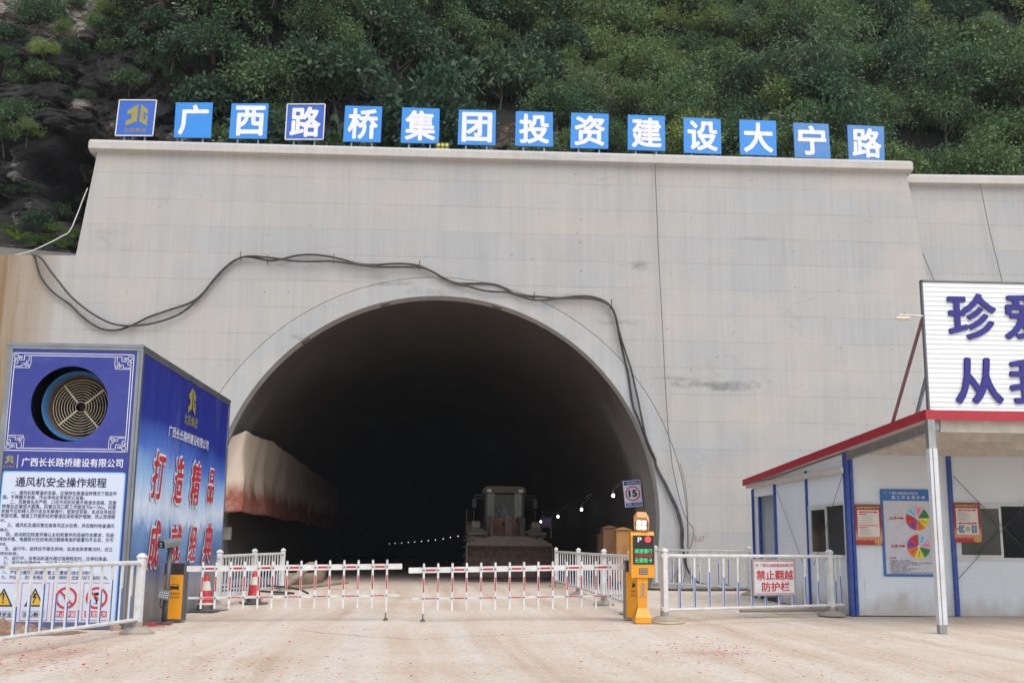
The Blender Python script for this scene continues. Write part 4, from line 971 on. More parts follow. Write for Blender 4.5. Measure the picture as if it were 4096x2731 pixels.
    gb.text(PF, '北投集团', cA([(22, 1166)])[0], cA([(131, 1142)])[0], D2, .006); gb.build('emblem', GOLD, t)
    # pictograms
    mg = mat('magenta_print', C(190, 30, 84, .9), .4); yl = mat('yellow_print', C(214, 174, 58, .9), .4)
    pm = [mg, yl, PRINTK, PRINTR, PRINTW]; D3 = .011
    for i, (xc, nm) in enumerate(((28, '注意安全'), (310, '当心触电'), (594, '禁止停留'), (868, '禁止酒后上岗'))):
        p = MB(); (a, b1), (c1, d1) = PF.uv(*cB([(xc - 137, 1186)])[0]), PF.uv(*cB([(xc + 108, 1186)])[0]); v1 = PF.uv(*cB([(xc, 850)])[0])[1]; v0 = b1
        mu = (a + c1) / 2; w = (c1 - a); h = v1 - v0
        p.line(PF, [(a, v0), (c1, v0), (c1, v1), (a, v1)], .008, D3, 0, True)
        my = v0 + h * .60; r = w * .40
        if i < 2:
            tri = lambda k: [(mu + k * r * 1.02 * math.cos(R(x)), my - r * .22 + k * r * 1.08 * math.sin(R(x))) for x in (90, 210, 330)]
            p.flat(PF, tri(1.05), D3, 2); p.flat(PF, tri(.80), D3 + .002, 1)
            if i == 0:
                p.flat(PF, [(mu - .1 * r, my + .48 * r), (mu + .1 * r, my + .48 * r), (mu + .04 * r, my - .28 * r), (mu - .04 * r, my - .28 * r)], D3 + .004, 2); p.disc(PF, mu, my - .42 * r, .085 * r, D3 + .004, 2, 12)
            else:
                p.flat(PF, [(mu - .08 * r, my + .42 * r), (mu + .2 * r, my + .42 * r), (mu + .04 * r, my + .1 * r), (mu + .22 * r, my + .1 * r), (mu - .04 * r, my - .35 * r), (mu + .04 * r, my - .33 * r), (mu - .1 * r, my - .55 * r), (mu - .16 * r, my - .25 * r), (mu - .1 * r, my - .3 * r), (mu + .04 * r, my - .02 * r), (mu - .2 * r, my - .02 * r)], D3 + .004, 2)
            p.line(PF, [(mu - .40 * w, v0 + .09 * h), (mu + .40 * w, v0 + .09 * h), (mu + .40 * w, v0 + .24 * h), (mu - .40 * w, v0 + .24 * h)], .004, D3, 2, True)
            p.text(PF, nm, (mu - .37 * w, v0 + .105 * h), (mu + .37 * w, v0 + .225 * h), D3, .012, mi=2, uv=True)
        else:
            p.disc(PF, mu, my, r, D3 + .004, 3, 36, r * .80); p.line(PF, [(mu - r * .62, my + r * .62), (mu + r * .62, my - r * .62)], r * .17, D3 + .006, 3)
            if i == 2:
                p.disc(PF, mu, my + .42 * r, .11 * r, D3 + .002, 2, 14); p.flat(PF, [(mu - .2 * r, my + .28 * r), (mu + .2 * r, my + .28 * r), (mu + .2 * r, my - .12 * r), (mu + .12 * r, my - .12 * r), (mu + .1 * r, my - .55 * r), (mu - .1 * r, my - .55 * r), (mu - .12 * r, my - .12 * r), (mu - .2 * r, my - .12 * r)], D3 + .002, 2)
            else:
                p.disc(PF, mu, my + .36 * r, .3 * r, D3 + .002, 2, 20, ry=.14 * r); p.flat(PF, [(mu - .3 * r, my + .05 * r), (mu + .3 * r, my + .05 * r), (mu + .1 * r, my - .2 * r), (mu + .04 * r, my - .5 * r), (mu - .04 * r, my - .5 * r), (mu - .1 * r, my - .2 * r)], D3 + .002, 2); p.line(PF, [(mu - .22 * r, my - .52 * r), (mu + .22 * r, my - .52 * r)], .05 * r, D3 + .002, 2)
            p.rect(PF, mu - .41 * w, v0 + .09 * h, mu + .41 * w, v0 + .25 * h, D3, 3)
            p.text(PF, nm, (mu - .37 * w, v0 + .105 * h), (mu + .37 * w, v0 + .232 * h), D3 + .004, .012, mi=4, uv=True)
        p.build('pictogram', pm, t)
    # side banner
    n = NT('banner_landscape'); v = n.coord(); o = n.sep(v)
    zz = n.math('ADD', n.math('DIVIDE', o[2], zt), n.math('MULTIPLY', n.math('SUBTRACT', n.noise(n.mapping(v, (1, .35, .5)), 1.0, 3), .5), .22))
    c = n.ramp(zz, [(0.0, C(120, 124, 132, .85)), (.14, C(140, 146, 156, .9)), (.22, C(84, 112, 164, .9)), (.33, C(136, 178, 226, 1)), (.43, C(220, 232, 248, 1)), (.53, C(160, 200, 240, 1)), (.63, C(84, 122, 208, 1)), (.74, C(44, 58, 156, .9)), (1.0, C(42, 48, 140, .9))])
    hills = n.noise(n.comb(n.math('MULTIPLY', o[1], 2.4), 0.0, 0.0), 1.0, 6, .7)
    hm2 = n.math('SUBTRACT', n.math('ADD', .20, n.math('MULTIPLY', hills, .34)), n.math('DIVIDE', o[2], zt))
    c = n.mix(n.ramp(hm2, [(.0, 0), (.02, .45), (.10, .25), (.2, 0)]), c, C(70, 104, 160, .85))
    gl = n.noise(n.mapping(v, (1, .5, .22)), 1.3, 3)
    c = n.mix(n.ramp(gl, [(.6, 0), (.8, .22)]), c, C(180, 180, 220))
    n.bump(n.noise(n.mapping(v, (1, .6, .3)), 1.6, 3), .5, .12)
    sm = n.done(c, .3)
    vs = []; nu, nv = 24, 16; b = MB()
    for j in range(nv + 1):
        for i in range(nu + 1):
            u, vv = .06 + (L - .09) * i / nu, .02 + (zt - .10) * j / nv
            e = min(1, i / 2, (nu - i) / 2, j / 2, (nv - j) / 2)
            vs.append(PS.at(u, vv, .006 + .010 * noise.noise(Vector((u * 1.4, vv * .8, 2))) * e + .004 * math.sin(u * 11) * (1 - j / nv < .25) * min(1, (1 - j / nv) * 8)))
    b.add(vs, [(j * (nu + 1) + i, j * (nu + 1) + i + 1, (j + 1) * (nu + 1) + i + 1, (j + 1) * (nu + 1) + i) for j in range(nv) for i in range(nu)])
    b.build('side_banner', sm, t, smooth=True)
    for bx in ((-.012, .07, 0, zt + .02), (L - .05, L + .01, 0, zt + .02), (.07, L - .05, zt - .085, zt + .02), (.07, L - .05, 0, .03)):
        b = MB(); b.pbox(PS, bx[0], bx[1], bx[2], bx[3], -.02, .02); b.build('edge_strip', steel, t)
    rd = MB(); whi = MB(); DS = .026
    SC = [('打', cA, 1333, 1438, 1474, 1036), ('造', cA, 1530, 1478, 1636, 1080), ('精', cA, 1682, 1496, 1790, 1130), ('品', cA, 1834, 1476, 1910, 1190), ('成', cB, 1297, 725, 1430, 290), ('就', cB, 1488, 668, 1616, 326), ('经', cB, 1666, 654, 1752, 336), ('典', cB, 1796, 668, 1893, 318)]
    for ch, f, x0, y0, x1, y1 in SC:
        (u0, w0), (u1, w1) = PS.uv(*f([(x0, y0)])[0]), PS.uv(*f([(x1, y1)])[0])
        a, g_ = glyphs(ch, .016, .22); m_ = .03
        rd.add([PS.at(u0 + (u1 - u0) * x, w0 + (w1 - w0) * y, DS + .012 + z) for x, y, z in a], g_)
        a, g_ = glyphs(ch, .065, .22); k = .055 * (w1 - w0); k2 = .055 * (u1 - u0)
        whi.add([PS.at(u0 - k2 + (u1 - u0 + 2 * k2) * x, w0 - k + (w1 - w0 + 2 * k) * y, DS + z) for x, y, z in a], g_)
    whi.text(PS, '广西长长路桥建设有限公司', cA([(1495, 878)])[0], cA([(1858, 925)])[0], DS, .012)
    whi.build('lettering', PRINTW, t); rd.build('slogan', PRINTR, t)
    gb = MB(); (u0, w0), (u1, w1) = PS.uv(*cA([(1668, 672)])[0]), PS.uv(*cA([(1750, 470)])[0]); emblem(gb, PS, u0, w0, u1, w1, DS, 0)
    gb.text(PS, '北投集团', cA([(1636, 766)])[0], cA([(1757, 728)])[0], DS, .008); gb.build('emblem', GOLD, t)
    return t
make_fan_house()

# ------------------------------------------------------------------ picket fences
def fence(label, base, ht, counts, group, name='guard_fence', strip=(.15, .75), post_ht=None, cap='dome', first_open=None, last_open=None, no_posts=(), wave=0, foot_scale=1.0):
    pts = [G(*b) if not isinstance(b, Vector) else b for b in base]
    pts = [Vector((p.x, p.y, 0)) for p in pts]
    t = thing(name, label, 'fence', pts[0], 0, group)
    ph = post_ht or ht
    for i, p in enumerate(pts):
        if i in no_posts: continue
        d = (pts[min(i + 1, len(pts) - 1)] - pts[max(i - 1, 0)]); a = math.atan2(d.y, d.x)
        M = Matrix.Translation(p) @ Matrix.Rotation(a, 4, 'Z')
        b = MB(); b.box((-.05, -.05, .05), (.05, .05, ph - .05), M=M, bev=.008)
        post = b.build('post', WHITE2, t)
        b = MB(); b.box((-.062, -.062, ph - .05), (.062, .062, ph - .03), M=M, bev=.006)
        b.add([M @ Vector(v) for v in ((-.058, -.058, ph - .03), (.058, -.058, ph - .03), (.058, .058, ph - .03), (-.058, .058, ph - .03), (-.03, -.03, ph + .01), (.03, -.03, ph + .01), (.03, .03, ph + .01), (-.03, .03, ph + .01), (0, 0, ph + .02))],
              [(0, 1, 5, 4), (1, 2, 6, 5), (2, 3, 7, 6), (3, 0, 4, 7), (4, 5, 8), (5, 6, 8), (6, 7, 8), (7, 4, 8)])
        b.build('cap', WHITE2, t).parent = post
        k = foot_scale
        b = MB(); b.lathe([(0.0, 0), (.24 * k, 0), (.24 * k, .03), (.13 * k, .09), (.075, .10), (.075, .17), (0, .17)], p, 16); b.build('base_plate', CEMENT, t).parent = post
        for z in (ht - .12, .22):
            b = MB(); b.box((-.075, -.035, z - .035), (.075, .035, z + .035), M=M, bev=.01); b.build('bracket', WHITE2, t).parent = post
    for i, (a, b_) in enumerate(zip(pts, pts[1:])):
        d = (b_ - a); Lh = d.length; e = d.normalized()
        q = Pl(a, e)
        if q.n.y > 0: q.n = -q.n
        for z, r in ((ht - .12, .032), (.20, .026)):
            m = MB(); m.tube([a + e * .05 + Vector((0, 0, z)), b_ - e * .05 + Vector((0, 0, z))], r, 8); m.build('rail', WHITE2, t)
        n = counts[i]
        for j in range(n):
            u = Lh * (j + 1) / (n + 1)
            m = MB(); m.pbox(q, u - .022, u + .022, .20, ht - .12, -.013, .013, 0)
            ph_ = (j + wave) % 6; hgt = strip[0] + (strip[1] - strip[0]) * (1 - abs(ph_ - 3) / 3.0)
            m.pbox(q, u - .013, u + .013, .235, .235 + hgt * (ht - .36), .013, .0165, 1); m.pbox(q, u - .013, u + .013, .235, .235 + hgt * (ht - .36), -.0165, -.013, 1)
            m.build('picket', [WHITE2, BLUE_STRIP], t)
    return t
FG = 'white picket fences by the tunnel mouth'
_a = G(547, 2534); _d = (Vector((-3.0, -3.6, 0))).normalized()
_e = G(0, 2557, .19); _d = Vector((_e.x - _a.x, _e.y - _a.y, 0)).normalized()
fence('white picket fence in front of the fan house notice, running off the left edge', [_a, _a + _d * 3.4], 1.12, [11], FG, strip=(.25, .72), no_posts=(1,), wave=1)
fence('white zigzag picket fence behind the left boom, beside the traffic cones', [(867, 2436), G(1010, 2396), G(1126, 2373)], 1.14, [11, 9], FG, strip=(.3, .7))
fence('white picket fence receding into the tunnel right of the loader', [(2224, 2346), (2314, 2379), (2416, 2418), G(2525, 2455)], 1.22, [8, 9, 9], FG, strip=(.3, .7))
_p = G(3327, 2461); _o = G(2659, 2485); _x = (_p - _o).normalized()
fence('white picket fence carrying the red lettered warning sign, beside the yellow kiosk', [(2659, 2485), (3327, 2461), Vector(_p + _x * .42)], 1.26, [11, 2], FG, strip=(.38, .68), wave=1, no_posts=(2,), foot_scale=1.15)
fence('white picket fence against the portal wall, behind the warning sign fence', [(2623, 2356), (3000, 2379)], 1.31, [9], FG, strip=(.35, .75), wave=2)
def make_warning_sign():
    a, b = G(2659, 2485), G(3327, 2461); q = Pl(Vector((a.x, a.y, 0)) , Vector((b.x - a.x, b.y - a.y, 0)))
    q.o = q.o + q.n * .05
    c = [q.uv(*p) for p in c5([(1375, 1188), (1755, 1180), (1740, 862), (1365, 870)])]
    u0, u1, v0, v1 = (c[0][0] + c[3][0]) / 2, (c[1][0] + c[2][0]) / 2, (c[0][1] + c[1][1]) / 2, (c[2][1] + c[3][1]) / 2; w, h = u1 - u0, v1 - v0
    t = thing('warning_sign', 'white warning sign with red lettering tied to the front picket fence', 'sign', q.at((u0 + u1) / 2, v0, 0))
    MB().pbox(q, u0, u1, v0, v1, -.018, 0, bev=.004).build('panel', mat('sign_panel_white', C(214, 216, 220, .85), .4, dirt=DUST, dirt_amt=.2), t)
    for x0, y0, x1, y1 in ((u0 - .01, v0 - .012, u1 + .01, v0 + .012), (u0 - .01, v1 - .012, u1 + .01, v1 + .012), (u0 - .012, v0 + .012, u0 + .012, v1 - .012), (u1 - .012, v0 + .012, u1 + .012, v1 - .012)):
        MB().pbox(q, x0, x1, y0, y1, -.02, .008).build('frame_bar', GALV, t)
    r = MB(); r.line(q, [(u0 + .03, v0 + .03), (u1 - .03, v0 + .03), (u1 - .03, v1 - .03), (u0 + .03, v1 - .03)], .009, .004, 0, True)
    r.text(q, '禁止翻越', (u0 + .08 * w, v0 + .43 * h), (u0 + .95 * w, v0 + .70 * h), .004, .016, uv=True); r.text(q, '防护栏', (u0 + .2 * w, v0 + .10 * h), (u0 + .86 * w, v0 + .37 * h), .004, .016, uv=True)
    r.text(q, '广西长长路桥建设有限公司', (u0 + .17 * w, v0 + .79 * h), (u0 + .95 * w, v0 + .88 * h), .004, .01, uv=True); r.build('lettering', PRINTR, t)
    g = MB(); emblem(g, q, u0 + .06 * w, v0 + .80 * h, u0 + .14 * w, v0 + .88 * h, .004, 0); g.text(q, '北投集团', (u0 + .06 * w, v0 + .755 * h), (u0 + .14 * w, v0 + .785 * h), .004, uv=True); g.build('emblem', GOLD, t)
make_warning_sign()

# ------------------------------------------------------------------ boom barriers, kiosk, camera pole, cones
ORANGE = mat('orange_enamel', C(244, 164, 22, .80), .38, var=.05, dirt=C(206, 150, 70), dirt_amt=.35)
DKGREY = mat('dark_grey_enamel', C(74, 78, 82), .45, dirt=C(150, 140, 130), dirt_amt=.3)
CABSIDE = mat('grey_enamel_side', C(140, 142, 144, .8), .5, dirt=DUST, dirt_amt=.3)
def car_icon(mb, q, u, v, w, d, mi):
    f = lambda pts: [(u + x * w, v + y * w) for x, y in pts]
    mb.line(q, f([(-.40, .14), (-.28, .38), (.28, .38), (.40, .14)]), .05 * w, d, mi)
    mb.flat(q, f([(-.5, -.12), (.5, -.12), (.5, .06), (.42, .14), (-.42, .14), (-.5, .06)]), d, mi)
    mb.flat(q, f([(-.5, -.3), (-.34, -.3), (-.34, -.12), (-.5, -.12)]), d, mi); mb.flat(q, f([(.34, -.3), (.5, -.3), (.5, -.12), (.34, -.12)]), d, mi)
    mb.flat(q, f([(-.34, -.2), (.34, -.2), (.30, -.14), (-.30, -.14)]), d, mi)
    mb.line(q, f([(-.42, .2), (-.56, .24)]), .05 * w, d, mi); mb.line(q, f([(.42, .2), (.56, .24)]), .05 * w, d, mi)
def boom(label, cab_x0, cab_x1, ytop, ybot, side, px_tops, bar_end, bar_y, low_y, low_end, pk_y, foot, red0, endfoot):
    """cab: cabinet face in pixels; side: +1 when the boom leaves to the right of the cabinet"""
    g = G((cab_x0 + cab_x1) / 2, ybot); Yc = g.y; q = Pl((0, Yc, 0), (1, 0, 0))
    u0, u1 = q.uv(cab_x0, (ytop + ybot) / 2)[0], q.uv(cab_x1, (ytop + ybot) / 2)[0]; zt = q.uv(cab_x0, ytop)[1]; dp = .30
    t = thing('boom_barrier', label, 'boom barrier', ((u0 + u1) / 2, Yc, 0), 0, 'boom barriers across the roadway')
    sk = .085
    MB().box((u0, Yc, .02), (u1, Yc + dp, zt), bev=.008).build('cabinet', CABSIDE if side < 0 else DKGREY, t)
    m = MB(); m.pbox(q, u0 + .012, u1 - .012, .05, zt - .20 * zt / 1.0, .0, .012, bev=.004); dr = m.build('door', ORANGE, t)
    m = MB(); m.pbox(q, u0 + .004, u1 - .004, zt - .20 * zt + .005, zt - .004, 0, .010, bev=.003); m.build('head', mat('black_enamel', C(44, 40, 40), .4, dirt=C(110, 100, 92), dirt_amt=.2), t)
    m = MB(); uc = u0 + (u1 - u0) * .56; wd = (u1 - u0) * .44
    car_icon(m, q, uc, zt * .585, wd, .0155, 0); m.text(q, 'PARKING', (uc - wd * .62, zt * .465), (uc + wd * .62, zt * .505), .0155, uv=True); m.text(q, 'SYSTEM', (uc - wd * .62, zt * .395), (uc + wd * .62, zt * .435), .0155, uv=True)
    m.build('lettering', PRINTK, t).parent = dr
    MB().lathe([(.012, 0), (.012, .01), (0, .012)], n=10, axis='Y', M=Matrix.Translation(((u0 + u1) / 2, Yc - .012, zt * .74)) @ Matrix.Rotation(math.pi, 4, 'Z')).build('lock', GALV, t).parent = dr
    for k in range(6):
        pass
    # the boom hangs in a vertical plane from the cabinet to its foot
    fp = G(*foot); ax = Vector((u1 if side > 0 else u0, Yc + dp * .45, 0))
    e = Vector((fp.x - ax.x, fp.y - ax.y, 0)) if side > 0 else Vector((ax.x - fp.x, ax.y - fp.y, 0))
    b = Pl(ax, e)
    ue = b.uv(*bar_end)[0]; ua = 0.0
    zb0, zb1 = b.uv(*bar_y[0])[1], b.uv(*bar_y[1])[1]                # top edge at both ends
    hb = .095
    def bz(u): return zb0 + (zb1 - zb0) * (u - b.uv(*bar_y[0])[0]) / (b.uv(*bar_y[1])[0] - b.uv(*bar_y[0])[0])
    us = [b.uv(*p)[0] for p in px_tops]
    m = MB(); lo, hi = min(ua, ue), max(ua, ue)
    def slab(m, u_0, u_1, f, h, d0, d1, mi):
        m.add([b.at(u, f(u) - hh, d) for u in (u_0, u_1) for hh in (h[0], h[1]) for d in (d0, d1)], [(0, 1, 3, 2), (4, 6, 7, 5), (0, 4, 5, 1), (2, 3, 7, 6), (1, 5, 7, 3), (0, 2, 6, 4)], mi)
    slab(m, lo, hi, bz, (0, hb), -.03, .03, 0)
    for i in range(len(us) - 1):
        if (i + red0) % 2 == 0:
            slab(m, us[i] + .04, us[i + 1] - .04, bz, (hb * .33, hb * .68), .03, .033, 1)
    m.build('boom', [WHITE, RED_STRIP], t)
    z0, z1 = b.uv(*low_y[0])[1], b.uv(*low_y[1])[1]; a0, a1 = b.uv(*low_y[0])[0], b.uv(*low_y[1])[0]
    lz = lambda u: z0 + (z1 - z0) * (u - a0) / (a1 - a0)
    ul = b.uv(*low_end)[0]; m = MB(); lo, hi = min(.05 * side, ul), max(.05 * side, ul)
    slab(m, lo, hi, lz, (0, .036), -.012, .012, 0)
    for i in range(len(us) - 1):
        if (i + red0) % 2 == 0: slab(m, us[i] + .04, us[i + 1] - .04, lz, (.009, .028), .012, .015, 1)
    m.build('lower_bar', [WHITE, RED_STRIP], t)
    for i, u in enumerate(us):
        vt = b.uv(px_tops[i][0], pk_y[0][0] + (pk_y[0][1] - pk_y[0][0]) * i / (len(us) - 1))[1]; vb = b.uv(px_tops[i][0], pk_y[1][0] + (pk_y[1][1] - pk_y[1][0]) * i / (len(us) - 1))[1]
        if i == endfoot: vb = .13
        m = MB(); m.pbox(b, u - .017, u + .017, vb, vt, .034, .06, 0)
        mid = (bz(u) - hb + lz(u)) / 2
        m.pbox(b, u - .011, u + .011, mid - .02 - .10, mid + .12, .06, .063, 1)
        m.pbox(b, u - .017, u + .017, vt, vt + .012, .034, .06, 2)
        for z in (bz(u) - hb / 2, lz(u) - .018):
            M = Matrix((b.e1, b.n, b.e2)).transposed().to_4x4(); M.translation = b.at(u, z, .06); m.lathe([(.013, 0), (.013, .012), (0, .014)], n=10, axis='Y', M=M, mi=2)
        pk = m.build('picket', [WHITE, RED_STRIP, PRINTK], t)
        if i == endfoot:
            f = MB(); c = b.at(u, 0, .047); f.tube([c + Vector((0, 0, .04)), c + Vector((0, 0, .14))], .010, 8); f.lathe([(0, 0), (.045, .0), (.045, .015), (.012, .05), (0, .05)], c, 12); f.build('foot', mat('dark_steel', C(90, 88, 84), .5, .4), t).parent = pk
    return t
_lt = [((x / 1.7423) + 800, 2240) for x in (21, 115, 214, 312, 410, 508, 606, 704, 804, 903, 1002, 1101, 1201, 1300)]
boom('orange boom barrier on the left beside the camera pole, boom lowered', 652, 733, 2250, 2487, 1, [(x + 1, 2252) for x, y in _lt], (1608, 2252), ((760, 2262), (1600, 2253)), ((760, 2386), (1595, 2375)), (1600, 2378), ((2246, 2238), (2433, 2430)), (1563, 2478), 0, 13)
_rt = [(1694 + 57.1 * i, 2262) for i in range(14)]
boom('orange boom barrier on the right behind the yellow kiosk, boom lowered', 2502, 2580, 2239, 2480, -1, _rt, (1635, 2268), ((2490, 2255), (1640, 2269)), ((2490, 2377), (1650, 2389)), (1649, 2390), ((2253, 2241), (2443, 2430)), (1691, 2483), 0, 0)

def make_kiosk():
    g = G(2572, 2491); Y = g.y; q = Pl((0, Y, 0), (1, 0, 0)); f = lambda x, y: q.uv(x / 3.136 + 2480, y / 3.136 + 2020)
    u0, zb = f(143, 905); u1, zt = f(428, 326); uc = (u0 + u1) / 2; w = u1 - u0
    t = thing('gate_kiosk', 'yellow gate kiosk with a lit message screen and spotlight on top', 'gate kiosk', (uc, Y, 0))
    m = MB(); dp = .26
    sec = [(0, zb), (0, zt - .10)] + [(.10 - .10 * math.cos(a), zt - .10 + .10 * math.sin(a)) for a in (R(22), R(45), R(67), R(90))] + [(dp, zt), (dp, zb + .05)]
    vs = [(u, Y + y, z) for u in (u0, u1) for y, z in sec]; k = len(sec)
    m.add(vs, [tuple(range(k)), tuple(range(k, 2 * k))[::-1]] + [(i, k + i, k + (i + 1) % k, (i + 1) % k) for i in range(k)])
    m.build('housing', ORANGE, t)
    (s0, sb), (s1, st) = f(164, 738), f(427, 379)
    m = MB(); m.pbox(q, s0, u1 - .006, sb, st, 0, .012, bev=.003); scr = m.build('screen', mat('screen_black', C(30, 28, 30), .3), t)
    gr = glow('led_green', (.06, .62, .22, 1), .55); rdg = glow('led_red', (.45, .02, .03, 1), .35); disc = glow('led_disc', (1.0, .03, .05, 1), 1.2)
    m = MB(); m.text(q, '减速慢行', f(181, 600), f(404, 545), .016, 0, mi=0, uv=True); m.text(q, '无需取卡', f(183, 718), f(404, 662), .016, 0, mi=0, uv=True)
    m.text(q, '文明驾驶', f(183, 655), f(404, 606), .016, 0, mi=1, uv=True); m.build('lettering', [gr, rdg], t).parent = scr
    m = MB(); u, v = f(348, 428); m.disc(q, u, v, .052, .016, 0, 28); m.build('signal', disc, t).parent = scr
    m = MB(); m.text(q, 'P', f(220, 463), f(269, 399), .016, .02, uv=True); m.build('parking_letter', PRINTW, t).parent = scr
    m = MB(); a, b = f(240, 866), f(351, 787); m.pbox(q, a[0], b[0], a[1], b[1], 0, .006); sp = m.build('speaker', mat('speaker_plate', C(92, 78, 50), .5), t)
    m = MB()
    for i in range(4):
        for j in range(3): m.disc(q, a[0] + (b[0] - a[0]) * (.14 + .24 * i), a[1] + (b[1] - a[1]) * (.2 + .3 * j), .008, .009, 0, 8)
    m.build('perforation', PRINTW, t).parent = sp
    # tapering stand and flared foot
    tl, tr = f(216, 905), f(358, 905); bl, br = f(236, 1400), f(344, 1400)
    m = MB(); vs = []
    for (x0, x1, z, y0, y1) in ((bl[0], br[0], .24, Y + .05, Y + .21), (tl[0], tr[0], zb + .02, Y + .03, Y + .24)):
        vs += [(x0, y0, z), (x1, y0, z), (x1, y1, z), (x0, y1, z)]
    m.add(vs, [(0, 1, 2, 3), (7, 6, 5, 4), (0, 4, 5, 1), (1, 5, 6, 2), (2, 6, 7, 3), (3, 7, 4, 0)]); stand = m.build('stand', ORANGE, t)
    m = MB(); fl, frr = f(189, 1440)[0], f(388, 1440)[0]
    vs = [(fl, Y - .06, 0), (frr, Y - .06, 0), (frr, Y + .30, 0), (fl, Y + .30, 0), (fl, Y - .06, .10), (frr, Y - .06, .10), (frr, Y + .30, .10), (fl, Y + .30, .10), (bl[0] - .01, Y + .04, .25), (br[0] + .01, Y + .04, .25), (br[0] + .01, Y + .22, .25), (bl[0] - .01, Y + .22, .25)]
    m.add(vs, [(0, 1, 5, 4), (1, 2, 6, 5), (2, 3, 7, 6), (3, 0, 4, 7), (4, 5, 9, 8), (5, 6, 10, 9), (6, 7, 11, 10), (7, 4, 8, 11), (8, 9, 10, 11), (3, 2, 1, 0)]); m.build('foot', ORANGE, t)
    m = MB(); blu = mat('arrow_blue', C(120, 150, 190), .5)
    qs = Pl((0, Y + .025, 0), (1, 0, 0))
    for y in (1000, 1062, 1125):
        c = f(291, y); m.line(qs, [(c[0] - .035, c[1] - .022), (c[0], c[1] + .022), (c[0] + .035, c[1] - .022)], .018, .004)
    m.build('arrow_marks', blu, t).parent = stand
    # spotlight head
    peach = mat('peach_enamel', C(246, 178, 112, .85), .45, var=.05)
    c = f(276, 305); m = MB(); m.lathe([(.07, -.02), (.055, .02), (.075, .09), (0, .09)], (c[0], Y + .12, c[1] - .02), 14); m.build('neck', ORANGE, t)
    hc = f(280, 215); M = Matrix.Translation((hc[0], Y + .10, hc[1])) @ Matrix.Rotation(R(16), 4, 'X') @ Matrix.Rotation(R(-8), 4, 'Z')
    m = MB(); L_ = .20
    prof = [(-.125, -.10), (-.135, .05), (-.08, .135), (.08, .135), (.135, .05), (.125, -.10)]
    vs = [M @ Vector((x, y, z)) for y in (-.16, .22) for x, z in prof] + [M @ Vector((x * .9, y, z * .9)) for y in (-.16, .22) for x, z in prof]
    m.add(vs, [(i, i + 1, 7 + i, 6 + i) for i in range(5)] + [(12 + i, 18 + i, 19 + i, 13 + i) for i in range(5)] + [(i, 12 + i, 13 + i, i + 1) for i in range(5)] + [(6 + i, 7 + i, 19 + i, 18 + i) for i in range(5)] + [(0, 6, 18, 12), (5, 17, 23, 11)])
    m.build('hood', peach, t)
    m = MB(); m.box((-.105, -.12, -.12), (.105, .18, .095), M=M, bev=.03); lamp = m.build('lamp_body', mat('lamp_body_white', C(226, 216, 206, .85), .35), t)
    lg = glow('led_white', (1, .97, .95, 1), 2.0)
    for sx in (-1, 1):
        for sz in (-1, 1):
            m = MB(); m.lathe([(.036, 0), (.03, .012), (0, .016)], n=12, axis='Y', M=M @ Matrix.Translation((sx * .046, -.121, sz * .044 - .012)) @ Matrix.Rotation(math.pi, 4, 'Z')); m.build('lens', lg, t).parent = lamp
make_kiosk()

